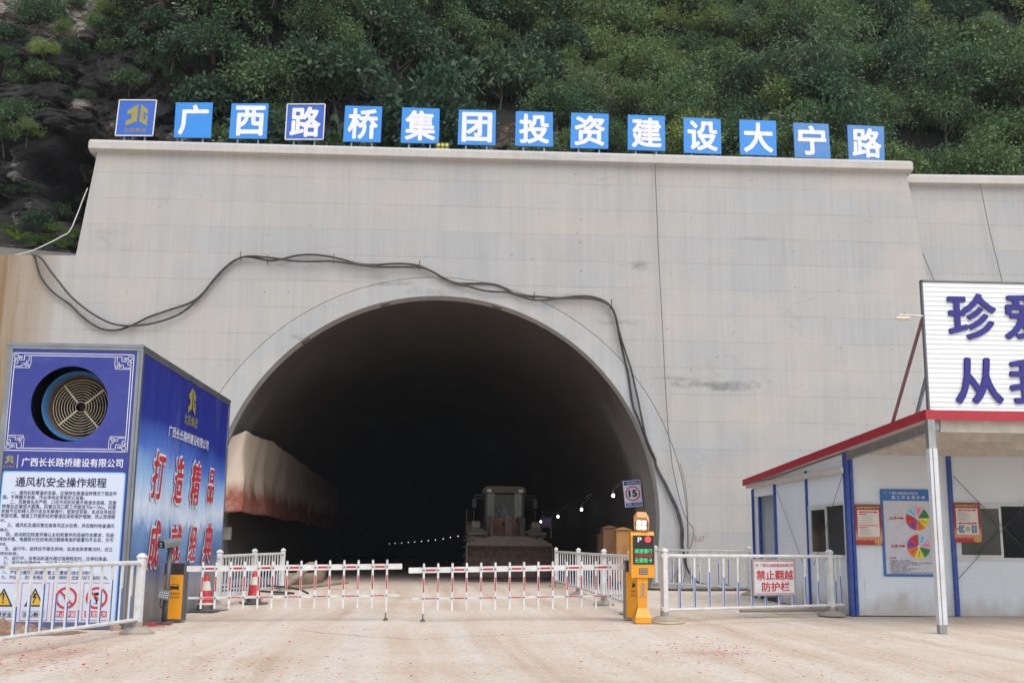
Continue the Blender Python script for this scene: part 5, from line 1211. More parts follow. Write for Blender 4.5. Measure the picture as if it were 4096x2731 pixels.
def make_camera_pole():
    g = G(653, 2494); Y = g.y; q = Pl((0, Y, 0), (1, 0, 0))
    def f(x, y): return q.uv(x / 2.24, y / 2.24 + 1950)
    a = Vector((f(1468, 1215)[0], Y, 0)); tp = f(1522, 575); b = Vector((tp[0], Y + .02, tp[1]))
    t = thing('camera_pole', 'dark grey leaning pole with a number plate camera and small light panel', 'camera pole', a)
    MB().tube([a + (b - a) * .02, a + (b - a) * .45, b], [.045, .042, .034], 14).build('pole', DKGREY, t, smooth=True)
    M = Matrix.Translation(a); MB().box((-.12, -.12, 0), (.12, .12, .035), M=M, bev=.008).build('base_plate', DKGREY, t)
    m = MB(); m.tube([b, b + Vector((0, 0, .05))], .03, 10); m.lathe([(0, 0), (.055, .0), (.055, .03), (.03, .07), (0, .07)], b + Vector((0, 0, .03)), 12); m.build('bracket', mat('rusty_joint', C(96, 74, 64), .7), t)
    hc = f(1520, 500); M = Matrix.Translation((hc[0], Y - .02, hc[1])) @ Matrix.Rotation(R(-38), 4, 'Z') @ Matrix.Rotation(R(8), 4, 'X')
    m = MB(); sec = [(-.085, -.055), (-.085, .02), (-.05, .075), (.05, .075), (.085, .02), (.085, -.055)]; k = 6
    vs = [M @ Vector((x, y, z)) for y in (-.155, .17) for x, z in sec]; m.add(vs, [tuple(range(k)), tuple(range(k, 2 * k))[::-1]] + [(i, k + i, k + (i + 1) % k, (i + 1) % k) for i in range(k)])
    hs = m.build('camera_housing', mat('slate_enamel', C(96, 104, 108), .45, dirt=C(160, 150, 140), dirt_amt=.3), t)
    m = MB(); m.box((-.075, -.16, -.05), (.075, -.155, .05), M=M); m.build('window', mat('smoked_glass', C(26, 28, 32), .15), t).parent = hs
    for x, z in ((-.05, .02), (-.02, .02), (-.05, -.02), (-.02, -.02)):
        m = MB(); m.lathe([(.013, 0), (.01, .006), (0, .008)], n=10, axis='Y', M=M @ Matrix.Translation((x + .03, -.161, z)) @ Matrix.Rotation(math.pi, 4, 'Z')); m.build('lens', mat('pale_lens', C(176, 186, 184, .9), .3), t).parent = hs
    m = MB(); c = [b + Vector((.03, 0, .12)), b + Vector((.10, .03, .05)), b + Vector((.09, .02, -.12)), b + Vector((.03, 0, -.16))]; m.tube(smooth_path(c, 5), .010, 6); m.build('cable', BLACK, t)
    pc = f(1482, 957); M = Matrix.Translation((pc[0], Y - .10, pc[1])) @ Matrix.Rotation(R(10), 4, 'Z') @ Matrix.Rotation(R(8), 4, 'Y')
    m = MB(); m.box((-.10, -.02, -.075), (.10, .02, .075), M=M, bev=.015); pn = m.build('light_panel', mat('slate_enamel', C(96, 104, 108), .45), t)
    for i in range(5):
        for j in range(3):
            m = MB(); m.lathe([(.013, 0), (.01, .006), (0, .008)], n=8, axis='Y', M=M @ Matrix.Translation((-.064 + .032 * i, -.021, -.034 + .034 * j)) @ Matrix.Rotation(math.pi, 4, 'Z')); m.build('diode', mat('dim_diode', C(190, 196, 196, .85), .3), t).parent = pn
    p0 = Vector((pc[0], Y - .07, pc[1])); m = MB(); m.tube(smooth_path([p0 + Vector((-.05, 0, -.07)), p0 + Vector((-.06, .02, -.16)), p0 + Vector((-.01, 0, -.20)), p0 + Vector((.02, .04, -.10)), p0 + Vector((.02, .05, .0))], 5), .009, 6); m.build('cable', BLACK, t)
make_camera_pole()

def make_cones():
    n = NT('cone_rubber'); v = n.coord(); o = n.sep(v)
    c = n.ramp(n.math('DIVIDE', o[2], .70), [(0, C(60, 62, 64)), (.185, C(60, 62, 64)), (.19, C(220, 216, 200, .8)), (.245, C(220, 216, 200, .8)), (.25, C(196, 36, 44, .85)), (.565, C(196, 36, 44, .85)), (.57, C(220, 218, 206, .8)), (.80, C(220, 218, 206, .8)), (.81, C(204, 44, 44, .85)), (.975, C(204, 44, 44, .85)), (.98, C(40, 40, 42))], 'CONSTANT')
    c = n.mix(n.ramp(n.noise(v, 9, 5, .7), [(.5, 0), (.85, .4)]), c, DUST)
    cm = n.done(c, .55)
    def cone(loc, rz, label):
        t = thing('traffic_cone', label, 'traffic cone', loc, rz, 'traffic cones behind the left boom')
        m = MB(); m.lathe([(.165, .03), (.155, .07), (.145, .12), (.118, .30), (.055, .62), (.035, .685), (.028, .69), (.028, .70), (0, .70)], n=24); m.build('cone', cm, t, world=False, smooth=True)
        m = MB(); m.box((-.235, -.235, 0), (.235, .235, .035), bev=.012); m.build('base', mat('black_rubber', C(70, 70, 70), .8, dirt=DUST, dirt_amt=.5), t, world=False)
        q = Pl((.0, -.155, 0), (1, 0, 0), Vector((0, .27, 1))); m = MB(); m.text(q, '广', (-.02, .345), (.02, .385), .012, uv=True); m.text(q, '西', (-.02, .295), (.02, .335), .012, uv=True); m.text(q, '路', (-.022, .245), (.022, .285), .012, uv=True); m.text(q, '桥', (-.022, .195), (.022, .235), .012, uv=True); m.build('lettering', PRINTW, t, world=False)
    a = G(819, 2446); cone(a, R(-8), 'red and white traffic cone by the fan house corner, nearer the left barrier cabinet')
    a = G(1014, 2413); cone(a, R(35), 'red and white traffic cone standing at the bend of the zigzag picket fence')
make_cones()

# ------------------------------------------------------------------ wheel loader waiting inside the tunnel
def make_person(root, M, parent_thing=None):
    """seated driver, hands on the wheel; grown from one skeleton"""
    J = [((0, 0, .10), .15), ((0, .0, .30), .13), ((0, -.02, .50), .15), ((0, -.02, .58), .09), ((0, -.03, .64), .055), ((0, -.05, .74), .082), ((0, -.04, .83), .085), ((0, -.03, .89), .06)]
    E_ = [(i, i + 1) for i in range(7)]
    def chain(start, pts):
        a = start
        for p in pts: J.append(p); E_.append((a, len(J) - 1)); a = len(J) - 1
        return a
    for s in (-1, 1):
        h = chain(2, [((s * .17, -.02, .53), .062), ((s * .24, -.08, .28), .048), ((s * .18, -.33, .27), .036), ((s * .165, -.40, .285), .028)])
        for k, (dx, ln) in enumerate(((-.03, .05), (-.012, .065), (.008, .07), (.026, .06))):
            chain(h, [((s * .165 + dx, -.435, .30), .010), ((s * .165 + dx, -.435 - ln * .5, .29), .009), ((s * .165 + dx, -.435 - ln * .45, .262), .008)])
        chain(h, [((s * .165 - s * .04, -.415, .305), .011), ((s * .165 - s * .05, -.44, .28), .009)])
        chain(0, [((s * .10, -.04, .08), .09), ((s * .13, -.42, .10), .068), ((s * .13, -.47, -.28), .048), ((s * .13, -.58, -.33), .040)])
    me = bpy.data.meshes.new('person'); me.from_pydata([M @ Vector(p) for p, r in J], E_, []); o = bpy.data.objects.new('person', me); COL.objects.link(o)
    sk = o.modifiers.new('skin', 'SKIN'); sub = o.modifiers.new('sub', 'SUBSURF'); sub.levels = 1; sub.render_levels = 1
    for v, (p, r) in zip(me.skin_vertices[0].data, J): v.radius = (r, r)
    me.skin_vertices[0].data[0].use_root = True
    n = NT('driver_clothes_and_skin'); v = n.coord(); z = n.sep(v)
    dg = bpy.context.evaluated_depsgraph_get(); ev = bpy.data.meshes.new_from_object(o.evaluated_get(dg)); bpy.data.objects.remove(o)
    inv = M.inverted()
    ms = [mat('light_blue_shirt', C(150, 188, 214, .8), .8), mat('skin', C(170, 120, 92, .8), .6), mat('dark_trousers', C(48, 50, 60), .8)]
    ev.materials.clear()
    for m_ in ms: ev.materials.append(m_)
    for p in ev.polygons:
        c = inv @ p.center; p.use_smooth = True
        p.material_index = 1 if (c.z > .615 or c.y < -.26 and c.z > .2) else 2 if c.z < .14 else 0
    ob = bpy.data.objects.new('person', ev); COL.objects.link(ob)
    b = MB()
    b.lathe([(.0, .94), (.05, .93), (.085, .89), (.095, .83), (.09, .79), (.088, .80)], (0, -.03, 0), 16, M=M); h = b.build('hair', mat('black_hair', C(26, 24, 24), .7), None, smooth=True); h.parent = ob
    f = MB(); f.lathe([(0, -.016), (.012, -.006), (.016, .006), (0, .02)], (0, -.135, .775), 8, M=M)
    for s in (-1, 1): f.lathe([(0, -.03), (.015, -.01), (.018, .015), (0, .03)], (s * .088, -.045, .78), 8, M=M)
    f.build('face', ms[1], None, smooth=True).parent = ob
    f = MB()
    for s in (-1, 1): f.lathe([(0, -.008), (.011, 0), (0, .008)], (s * .032, -.122, .80), 8, M=M)
    f.lathe([(0, -.006), (.026, 0), (0, .006)], (0, -.118, .727), 10, M=M)
    f.build('eyes_and_mouth', mat('dark_brown', C(52, 34, 30), .5), None).parent = ob
    return tag(ob, 'driver in a light blue shirt sitting at the wheel in the loader cab', 'person')

def make_loader():
    yb = 40.3; xc = (P(1871.6, 2300, yb).x + P(2213.7, 2300, yb).x) / 2
    rz = math.atan(-TDX) * .8
    t = thing('wheel_loader', 'dusty yellow wheel loader with its bucket lowered, parked inside the tunnel mouth', 'wheel loader', (xc, yb, 0), rz)
    yel = mat('loader_yellow', C(196, 118, 40, .42), .55, dirt=C(110, 92, 76, .7), dirt_amt=.8, scale=2)
    dusty = mat('loader_dusty_frame', C(134, 122, 110, .5), .8, dirt=C(92, 80, 70, .7), dirt_amt=.8, scale=3)
    rusty = mat('bucket_worn_steel', C(104, 78, 68, .5), .6, .2, var=.3, scale=3, dirt=C(150, 136, 122, .7), dirt_amt=.5)
    dk = mat('loader_black', C(40, 40, 40), .6); glass = NT('cab_glass'); gm = glass.done(mix_col(glass), .08, Alpha=.30)
    B = lambda n_, m_, mb, p=t, s=False: mb.build(n_, m_, p, world=False, smooth=s)
    w = 1.57
    # bucket: curved shell, side plates, spill guard, cutting edge and teeth
    sec = [(0, .06), (.35, .05), (.85, .06), (1.02, .14), (1.12, .32), (1.14, .55), (1.08, .82), (.96, 1.08), (.82, 1.28)]
    sec2 = [(y + .04, z - .035) if z < .1 else (y + .045, z + .02) for y, z in sec]
    b = MB(); k = len(sec)
    b.add([(x, y, z) for x in (-w, w) for y, z in sec] + [(x, y, z) for x in (-w, w) for y, z in sec2],
          [(i, i + 1, k + i + 1, k + i) for i in range(k - 1)] + [(2 * k + i, 3 * k + i, 3 * k + i + 1, 2 * k + i + 1) for i in range(k - 1)] + [(0, k, 3 * k, 2 * k), (k - 1, 3 * k - 1, 4 * k - 1, 2 * k - 1)])
    bk = B('bucket', rusty, b, s=False)
    for s in (-1, 1):
        b = MB(); q = Pl((s * w, 0, 0), (0, 1, 0)); b.prism(q, sec + [(.62, 1.24), (.30, .70), (.04, .16)], -.02, .02); B('side_plate', dusty, b, bk)
    b = MB(); q = Pl((0, .80, 1.26), (1, 0, 0), Vector((0, -.22, 1))); b.prism(q, [(-w, 0), (w, 0), (w, .10), (.62, .36), (-.62, .36), (-w, .10)], -.02, .02); B('spill_guard', dusty, b, bk)
    b = MB(); b.box((-w - .02, -.10, .015), (w + .02, .06, .055)); B('cutting_edge', dusty, b, bk)
    for i in range(8):
        x = -w + .06 + i * (2 * w - .12) / 7; b = MB(); b.add([(x - .055, .02, .005), (x + .055, .02, .005), (x + .055, .02, .095), (x - .055, .02, .095), (x - .04, -.22, .02), (x + .04, -.22, .02), (x + .04, -.22, .055), (x - .04, -.22, .055)], [(0, 1, 2, 3), (7, 6, 5, 4), (0, 4, 5, 1), (1, 5, 6, 2), (2, 6, 7, 3), (3, 7, 4, 0)]); B('tooth', dusty, b, bk)
    # lift arms, bell crank, tilt cylinder
    for s in (-1, 1):
        b = MB(); q = Pl((s * .58, 0, 0), (0, 1, 0)); b.prism(q, [(1.08, .42), (1.32, .40), (2.05, 1.25), (2.95, 2.12), (2.95, 2.38), (2.70, 2.38), (1.72, 1.55), (1.10, .70)], -.07, .07); B('lift_arm', dusty, b)
        b = MB(); b.tube([(s * .40, 1.75, .75), (s * .40, 2.9, 1.1)], .06, 10); B('lift_cylinder', dk, b)
        b = MB(); b.box((s * .70 - .03, 2.5, 1.0), (s * .70 + .03, 3.0, 2.34)); B('frame_plate', dusty, b)
    b = MB(); q = Pl((.03, 0, 0), (0, 1, 0)); b.prism(q, [(1.15, .95), (1.40, .90), (1.75, 1.62), (1.95, 2.30), (1.70, 2.36), (1.50, 1.75)], -.13, .13); B('bell_crank', rusty, b)
    b = MB(); b.tube([(0.03, 1.85, 2.25), (-.05, 2.9, 2.10)], .075, 12); B('tilt_cylinder', dusty, b)
    b = MB(); b.tube([(.02, 1.75, 2.28), (-.32, 2.7, 2.80)], .028, 8); B('wiper', dusty, b)
    b = MB(); b.box((-.66, 2.55, .75), (.66, 3.1, 1.75), bev=.03)
    for x in (-.5, -.3, .28, .48): b.box((x - .03, 2.50, 1.1), (x + .03, 2.56, 2.2 - abs(x) * .2))
    B('front_frame', dusty, b)
    b = MB(); b.box((-.85, 3.1, .75), (.85, 6.4, 1.25)); B('chassis', dusty, b)
    # cab
    b = MB(); q = Pl((0, 3.35, 0), (1, 0, 0)); b.prism(q, [(-.50, 1.62), (.50, 1.62), (.50, 2.10), (.42, 2.26), (.2, 2.35), (-.2, 2.35), (-.42, 2.26), (-.50, 2.10)], -.5, .10); B('cab_front_cowl', yel, b)
    cw, y0, y1 = .78, 3.42, 4.85
    b = MB(); b.box((-cw, y0 + .45, 1.55), (cw, y1, 1.75)); B('cab_floor', dk, b)
    for x, y in ((-cw, y0), (cw - .10, y0), (-cw, y1 - .1), (cw - .10, y1 - .1)):
        b = MB(); b.box((x, y, 1.62), (x + .10, y + .1, 3.34)); B('cab_pillar', dk, b)
    for x in (-cw + .1, .40):
        b = MB(); b.box((x, y0 + .01, 1.62), (x + .28, y0 + .05, 3.30)); B('corner_glass', glossy('dark_glass'), b)
    b = MB(); q = Pl((0, y0 + .02, 0), (1, 0, 0)); b.prism(q, [(-.40, 2.05), (.40, 2.05), (.40, 3.24), (-.40, 3.24)], -.012, 0); B('windshield', gm, b)
    for s in (-1, 1):
        b = MB(); b.box((s * cw - .006, y0 + .1, 2.1), (s * cw + .006, y1 - .1, 3.25)); B('side_glass', gm, b)
    b = MB(); b.box((-cw - .0, y1 - .03, 1.75), (cw, y1, 3.30)); B('rear_panel', dk, b)
    b = MB(); b.prism(Pl((0, y0 - .14, 0), (1, 0, 0)), [(-.84, 3.30), (.84, 3.30), (.82, 3.48), (.70, 3.56), (-.70, 3.56), (-.82, 3.48)], -1.75, 0); rf = B('cab_roof', dusty, b)
    b = MB(); b.prism(Pl((0, y0 - .145, 0), (1, 0, 0)), [(-.80, 3.34), (-.45, 3.30), (-.25, 3.40), (.25, 3.40), (.45, 3.30), (.80, 3.34), (.78, 3.46), (-.78, 3.46)], 0, .05); B('roof_visor', dusty, b, rf)
    for x in (-.62, .62):
        b = MB(); b.box((x - .085, y0 - .24, 3.32), (x + .085, y0 - .19, 3.44), bev=.01); B('work_light', mat('work_light_lens', C(176, 176, 170), .3), b, rf)
    b = MB(); b.box((-.27, 4.25, 1.75), (.27, 4.75, 2.15), bev=.05); b.box((-.26, 4.66, 2.1), (.26, 4.80, 2.85), bev=.05); B('seat', dk, b)
    b = MB(); b.tube([(.17 * math.cos(a * math.pi / 10), 3.93 + .06 * math.sin(a * math.pi / 10), 2.42 + .16 * math.sin(a * math.pi / 10)) for a in range(21)], .014, 6); b.tube([(0, 3.93, 2.42), (0, 3.75, 1.9)], .03, 8); b.bar((-.16, 3.93, 2.42), (.16, 3.93, 2.42), .02); B('steering_wheel', dk, b)
    # mirrors, lamps, fenders, rails, tyres
    for s in (-1, 1):
        b = MB(); b.tube([(s * .80, y0, 3.22), (s * 1.18, y0 - .1, 3.20), (s * 1.19, y0 - .1, 3.05)], .014, 6); b.tube([(s * .80, y0, 3.08), (s * 1.16, y0 - .1, 3.10)], .012, 6); a = B('mirror_arm', dusty, b)
        b = MB(); b.box((s * 1.20 - .085, y0 - .14, 2.72), (s * 1.20 + .085, y0 - .08, 3.06), bev=.02); B('mirror', dk, b, a)
        b = MB(); b.box((s * 1.16 - .17, 2.50, 1.92), (s * 1.16 + .17, 2.74, 2.18), bev=.015); hl = B('headlight', dusty, b)
        b = MB()
        for i in range(9): b.box((s * 1.16 - .15 + .033 * i, 2.488, 1.95), (s * 1.16 - .135 + .033 * i, 2.499, 2.15))
        b.box((s * 1.16 - .15, 2.480, 2.04), (s * 1.16 + .15, 2.488, 2.055)); B('headlight_grille', mat('grille_pale', C(150, 142, 130, .8), .6), b, hl)
        b = MB(); b.prism(Pl((0, 2.62, 0), (1, 0, 0)), [(s * .72, 1.55), (s * .72, 1.80), (s * 1.0, 1.92), (s * 1.32, 1.92), (s * 1.32, 1.80), (s * 1.05, 1.80)], -.1, .1); B('lamp_bracket', dusty, b)
        b = MB(); b.box((s * 1.15 - .35, 1.95, 1.74), (s * 1.15 + .35, 3.4, 1.78), bev=.015); b.box((s * 1.15 - .35, 1.90, 1.66), (s * 1.15 + .35, 1.97, 1.77), bev=.015); B('fender', dusty, b)
        b = MB(); x = s * 1.50
        b.tube([(x, 3.3, 1.7), (x, 3.3, 2.62), (s * 1.2, 3.3, 2.62), (s * 1.2, 3.3, 1.7)], .016, 6); b.tube([(x, 3.3, 2.15), (s * 1.2, 3.3, 2.15)], .014, 6); B('handrail', dusty, b)
        b = MB(); b.box((s * 1.25 - .22, 3.45, 1.1), (s * 1.25 + .22, 4.1, 2.1), bev=.03); B('fuel_tank' if s < 0 else 'hydraulic_tank', dusty, b)
        for ya in (2.35, 5.5):
            b = MB(); rr_ = .83; hw = .29
            b.lathe([(.45, -hw), (.60, -hw - .02), (.74, -hw + .01), (rr_, -hw + .07), (rr_, hw - .07), (.74, hw - .01), (.60, hw + .02), (.45, hw)], (s * 1.13, ya, .80), 40, axis='X')
            ty = B('wheel', mat('tyre_rubber', C(70, 66, 62), .9, dirt=C(120, 108, 96, .8), dirt_amt=.5), b)
            b = MB()
            for i in range(30):
                a = 2 * math.pi * i / 30
                for j in range(4):
                    xx = s * 1.13 - .24 + .16 * j + (.04 if i % 2 else -.04); aa = a + (.05 if j % 2 else 0)
                    c = Vector((xx, ya + math.cos(aa) * (rr_ + .012), .80 + math.sin(aa) * (rr_ + .012)))
                    d = Vector((.09 if (i + j) % 2 else -.09, -math.sin(aa) * .085, math.cos(aa) * .085)); b.bar(c - d, c + d, .034, .034)
            B('tyre_chain', mat('chain_links', C(150, 146, 138, .85), .6, .3), b, ty)
            b = MB(); b.lathe([(0, -.12), (.2, -.12), (.28, -.2), (.45, -.22), (.46, .22), (0, .2)], (s * 1.13, ya, .80), 24, axis='X'); B('rim', yel, b, ty)
    b = MB(); b.box((-.72, 4.9, 1.25), (.72, 6.9, 2.25), bev=.08); B('engine_hood', yel, b)
    b = MB(); b.box((-1.25, 6.7, .8), (1.25, 7.1, 1.6), bev=.06); B('counterweight', yel, b)
    M = Matrix.Translation((xc, yb, 0)) @ Matrix.Rotation(rz, 4, 'Z') @ Matrix.Translation((0, 4.42, 2.13))
    make_person(t, M)
def mix_col(n): return n.mix(n.noise(n.coord(), 2, 3), (.02, .024, .022, 1), (.05, .055, .05, 1))
def glossy(name):
    if name in _mc: return _mc[name]
    n = NT(name); _mc[name] = n.done(n.mix(n.ramp(n.noise(n.coord(), 1.5, 4), [(.4, 0), (.7, 1)]), (.020, .022, .022, 1), (.055, .058, .055, 1)), .12)
    return _mc[name]
make_loader()

# ------------------------------------------------------------------ gatehouse with canopy and rooftop sign
def make_hut():
    g = G(3410, 2460); X0, Y0 = g.x, g.y
    PFr = Pl((X0, Y0, 0), (1, 0, 0)); PSd = Pl((X0, Y0, 0), (0, -1, 0))
    Ls = -PSd.uv(3018, 2150)[0]; XR = 10.5
    rz_ = P(2995, 1945, Y0 + Ls).z; Yp = G(3768, 2532).y
    fz = Pl((X0 - .05, 0, 0), (0, -1, 0)).uv(3740, 1672); yF = -fz[0]; zF = fz[1]
    zR = Pl((X0 - .05, 0, 0), (0, -1, 0)).uv(3000, 1938); yR = -zR[0]; zR = zR[1]
    k = (zF - zR) / (yF - yR)
    zr = lambda y: zR + k * (y - yR)                     # underside of the roof trim
    t = thing('gatehouse', 'white panel gatehouse with blue columns and a red edged canopy roof', 'gatehouse', (X0, Y0, 0))
    n = NT('white_sandwich_panel'); v = n.coord(); o = n.sep(v)
    rib = n.math('FRACT', n.math('DIVIDE', o[2], .105))
    c = n.mix(n.ramp(n.noise(v, .8, 5, .6), [(.3, 0), (.75, 1)]), C(226, 233, 240, .94), C(216, 224, 232, .93))
    c = n.mix(n.ramp(n.math('ADD', n.math('MULTIPLY', o[2], -1.0), n.math('MULTIPLY', n.noise(n.mapping(v, (1.6, 1.6, .8)), 1.0, 6, .7), 1.3)), [(.22, 0), (.62, .6)]), c, C(186, 168, 148, .75))
    c = n.mix(n.ramp(n.noise(n.mapping(v, (6, 6, .5)), 1.0, 5, .7), [(.63, 0), (.75, .35)]), c, C(160, 140, 110, .7))
    c = n.mix(n.ramp(rib, [(0, .10), (.05, .10), (.09, 0)]), c, C(150, 158, 166))
    n.bump(n.ramp(rib, [(0, 0), (.08, 1), (1, 1)]), .15, .005)
    panel = n.done(c, .45)
    blue = mat('column_blue', C(22, 72, 164, .85), .4, dirt=C(150, 140, 126), dirt_amt=.25)
    red = mat('red_trim', C(176, 34, 52, .85), .4, var=.12, dirt=C(150, 60, 66), dirt_amt=.4)
    alu = mat('white_aluminium', C(214, 218, 220, .85), .4, dirt=DUST, dirt_amt=.2)
    dark = mat('dim_interior', C(60, 62, 64), .9)
    purl = mat('weathered_steel', C(206, 202, 194, .88), .5, .1, var=.2, dirt=C(170, 146, 118), dirt_amt=.45)
    holes_s = []
    def s5(x, y): return PSd.uv(x / 2.24 + 2400, y / 2.24 + 1850)
    def s8(x, y): return PSd.uv(x / 2.0904 + 3200, y / 2.0904 + 1850)
    def f8(x, y): return PFr.uv(x / 2.0904 + 3200, y / 2.0904 + 1850)
    d0, d1 = s5(1392, 700)[0], s5(1582, 700)[0]; dz = (s5(1392, 302)[1] + s5(1582, 283)[1]) / 2
    w0, w1 = s8(92, 560)[0], s8(384, 560)[0]; wz1 = (s8(92, 378)[1] + s8(384, 352)[1]) / 2; wz0 = (s8(92, 755)[1] + s8(384, 778)[1]) / 2
    roofz = lambda u: zr(Y0 - u) - .03
    def wall(pl, u0, u1, top, holes, name, thick=.06):
        us = sorted({u0, u1} | {x for h in holes for x in h[:2]}); m = MB()
        for a, b in zip(us, us[1:]):
            hs = [h for h in holes if h[0] <= a + 1e-6 and h[1] >= b - 1e-6]
            spans = [(0, None)] if not hs else [(0, hs[0][2]), (hs[0][3], None)]
            for z0, z1 in spans:
                if z1 is not None and z1 - z0 < 1e-3: continue
                m.prism(pl, [(a, z0), (b, z0), (b, z1 if z1 is not None else top(b)), (a, z1 if z1 is not None else top(a))], -thick, 0)
        return m.build(name, panel, t)
    wall(PSd, -Ls, 0, roofz, [(d0, d1, 0, dz), (w0, w1, wz0, wz1)], 'side_wall')
    a0, a1 = f8(1318, 560)[0], f8(1873, 560)[0] + 1.1; az1, az0 = f8(1500, 362)[1], f8(1500, 792)[1]
    topF = zr(Y0) + .0
    wall(PFr, 0, XR, lambda u: topF, [(a0, a1, az0, az1)], 'front_wall')
    m = MB(); m.box((X0 + .1, Y0 + Ls - .06, 0), (X0 + XR, Y0 + Ls, zr(Y0 + Ls) - .05)); m.build('back_wall', panel, t)
    m = MB(); m.box((X0 + XR - .06, Y0 + .1, 0), (X0 + XR, Y0 + Ls - .1, zr(Y0 + Ls) - .05)); m.build('end_wall', panel, t)
    m = MB(); m.box((X0 + 1.5, Y0 + 4.3, 0), (X0 + 1.56, Y0 + Ls - .1, 2.6)); m.build('partition', panel, t)
    m = MB(); m.box((X0 + .07, Y0 + 4.2, 0), (X0 + 3.1, Y0 + 4.26, 2.6)); m.build('partition', panel, t)
    m = MB(); m.box((X0 + .06, Y0 + .06, .004), (X0 + XR - .1, Y0 + Ls - .06, .02)); m.build('interior_floor', dark, t)
    # columns
    m = MB(); m.box((X0 - .03, Y0 - .05, 0), (X0 + .05, Y0 + .12, zr(Y0) - .02), bev=.006); m.box((X0 + .056, Y0 - .075, 0), (X0 + .115, Y0 - .005, zr(Y0) - .12), bev=.006); m.build('corner_column', blue, t)
    for px_ in (1272, ):
        u = f8(px_, 600)[0]; m = MB(); m.pbox(PFr, u - .042, u + .042, 0, zr(Y0) - .02, .003, .07, bev=.006); m.build('column', blue, t)
    m = MB(); m.pbox(PFr, 6.9, 7.04, 0, zr(Y0) - .02, .003, .07, bev=.006); m.build('column', blue, t)
    for u, wd in ((d0 - .05, .10), (d1 + .05, .10), (s5(1868, 500)[0], .055)):
        m = MB(); m.pbox(PSd, u - wd / 2, u + wd / 2, 0, roofz(u) - .10, .003, .05); m.build('column', blue, t)
    m = MB(); m.pbox(PSd, d1 - .30, d1 - .02, .0, s5(1570, 648)[1], -.5, -.44); m.build('inner_blue_panel', blue, t)
    m = MB(); m.pbox(PSd, d0, d0 + .12, 0, dz, -.16, -.1); m.build('door_jamb', blue, t)
    # channel along the side wall
    ua, ub = s5(1345, 212), s8(388, 62)
    m = MB(); m.bar(PSd.at(ua[0], ua[1], .09), PSd.at(ub[0], ub[1], .09), .06, .12); m.build('channel_beam', purl, t)
    # windows
    def window(pl, u0, u1, v0, v1, split, open_right, name='window'):
        m = MB(); f = .06
        for a in ((u0 - f, u1 + f, v1, v1 + f), (u0 - f, u1 + f, v0 - f, v0), (u0 - f, u0, v0, v1), (u1, u1 + f, v0, v1)): m.pbox(pl, *a, -.05, .035)
        wn = m.build(name, alu, t); s = u0 + (u1 - u0) * split
        m = MB(); g_ = .05
        for a in ((u0, s, v1 - g_, v1), (u0, s, v0, v0 + g_), (u0, u0 + g_, v0 + g_, v1 - g_), (s - g_, s, v0 + g_, v1 - g_)): m.pbox(pl, *a, -.02, .015)
        m.build('sash', alu, t).parent = wn
        m = MB(); m.pbox(pl, u0 + g_, s - g_, v0 + g_, v1 - g_, -.01, -.002); m.build('pane', glossy('window_glass'), t).parent = wn
        return wn
    window(PSd, w0, w1, wz0, wz1, .48, True)
    window(PFr, a0, a1, az0, az1, (f8(1688, 560)[0] - a0) / (a1 - a0), True)
    # roof, trims, canopy frame
    xl, xr_ = X0 - .18, X0 + XR + .3; yB = Y0 + Ls + .25
    m = MB(); m.add([(x, y, zr(y) + dz_) for x in (xl, xr_) for y in (yF + .02, yB) for dz_ in (.02, .10)], [(0, 1, 3, 2), (4, 6, 7, 5), (0, 4, 5, 1), (2, 3, 7, 6), (1, 5, 7, 3), (0, 2, 6, 4)])
    rf = m.build('roof', mat('roof_sheet', C(232, 234, 232, .94), .5, var=.05, dirt=C(190, 176, 156), dirt_amt=.25), t)
    m = MB(); m.add([(x, y, zr(y) + dz_) for x in (xl - .035, xl + .0) for y in (yF, yB) for dz_ in (-.02, .125)], [(0, 1, 3, 2), (4, 6, 7, 5), (0, 4, 5, 1), (2, 3, 7, 6), (1, 5, 7, 3), (0, 2, 6, 4)])
    m.add([(x, y, zr(y) + dz_) for x in (xl - .035, xl + .12) for y in (yF, yB) for dz_ in (.125, .14)], [(0, 1, 3, 2), (4, 6, 7, 5), (0, 4, 5, 1), (2, 3, 7, 6), (1, 5, 7, 3), (0, 2, 6, 4)])
    m.build('side_trim', red, t).parent = rf
    m = MB(); m.box((xl - .035, yF - .04, zF - .03), (xr_, yF, zF + .13)); m.build('front_trim', red, t).parent = rf
    m = MB()
    m.bar((X0 + .02, Y0 - .08, zr(Y0) - .10), (X0 + .02, yF + .1, zr(yF) - .10), .08, .16); m.build('canopy_beam', GALV, t)
    for y in (yF + .18, yF + 1.25, yF + 2.3, yF + 3.3):
        if y > Y0 - .1: continue
        m = MB(); m.box((X0 + .1, y - .03, zr(y) - .20), (xr_ - .1, y + .045, zr(y) + .01)); m.build('purlin', purl, t)
    pc = G(3768, 2531)
    for x in (pc.x, pc.x + 4.2):
        n_ = _mc.get('wrapped_post')
        if n_ is None:
            q = NT('wrapped_post'); vv = q.coord(); oo = q.sep(vv)
            cc = q.mix(q.ramp(q.noise(vv, 2.5, 5), [(.4, 0), (.8, 1)]), C(218, 222, 228, .85), C(206, 202, 196, .85))
            cc = q.mix(q.ramp(q.math('FRACT', q.math('DIVIDE', oo[2], .21)), [(0, .3), (.03, .3), (.04, 0)]), cc, C(170, 150, 130))
            n_ = _mc['wrapped_post'] = q.done(cc, .5)
        m = MB(); m.box((x - .055, pc.y - .06, .13), (x - .008, pc.y + .07, zr(pc.y) - .5)); m.box((x + .0, pc.y - .075, .13), (x + .07, pc.y + .07, zr(pc.y) - .5)); m.box((x - .010, pc.y - .04, .13), (x + .002, pc.y + .05, zr(pc.y) - .5)); po = m.build('canopy_post', n_, t)
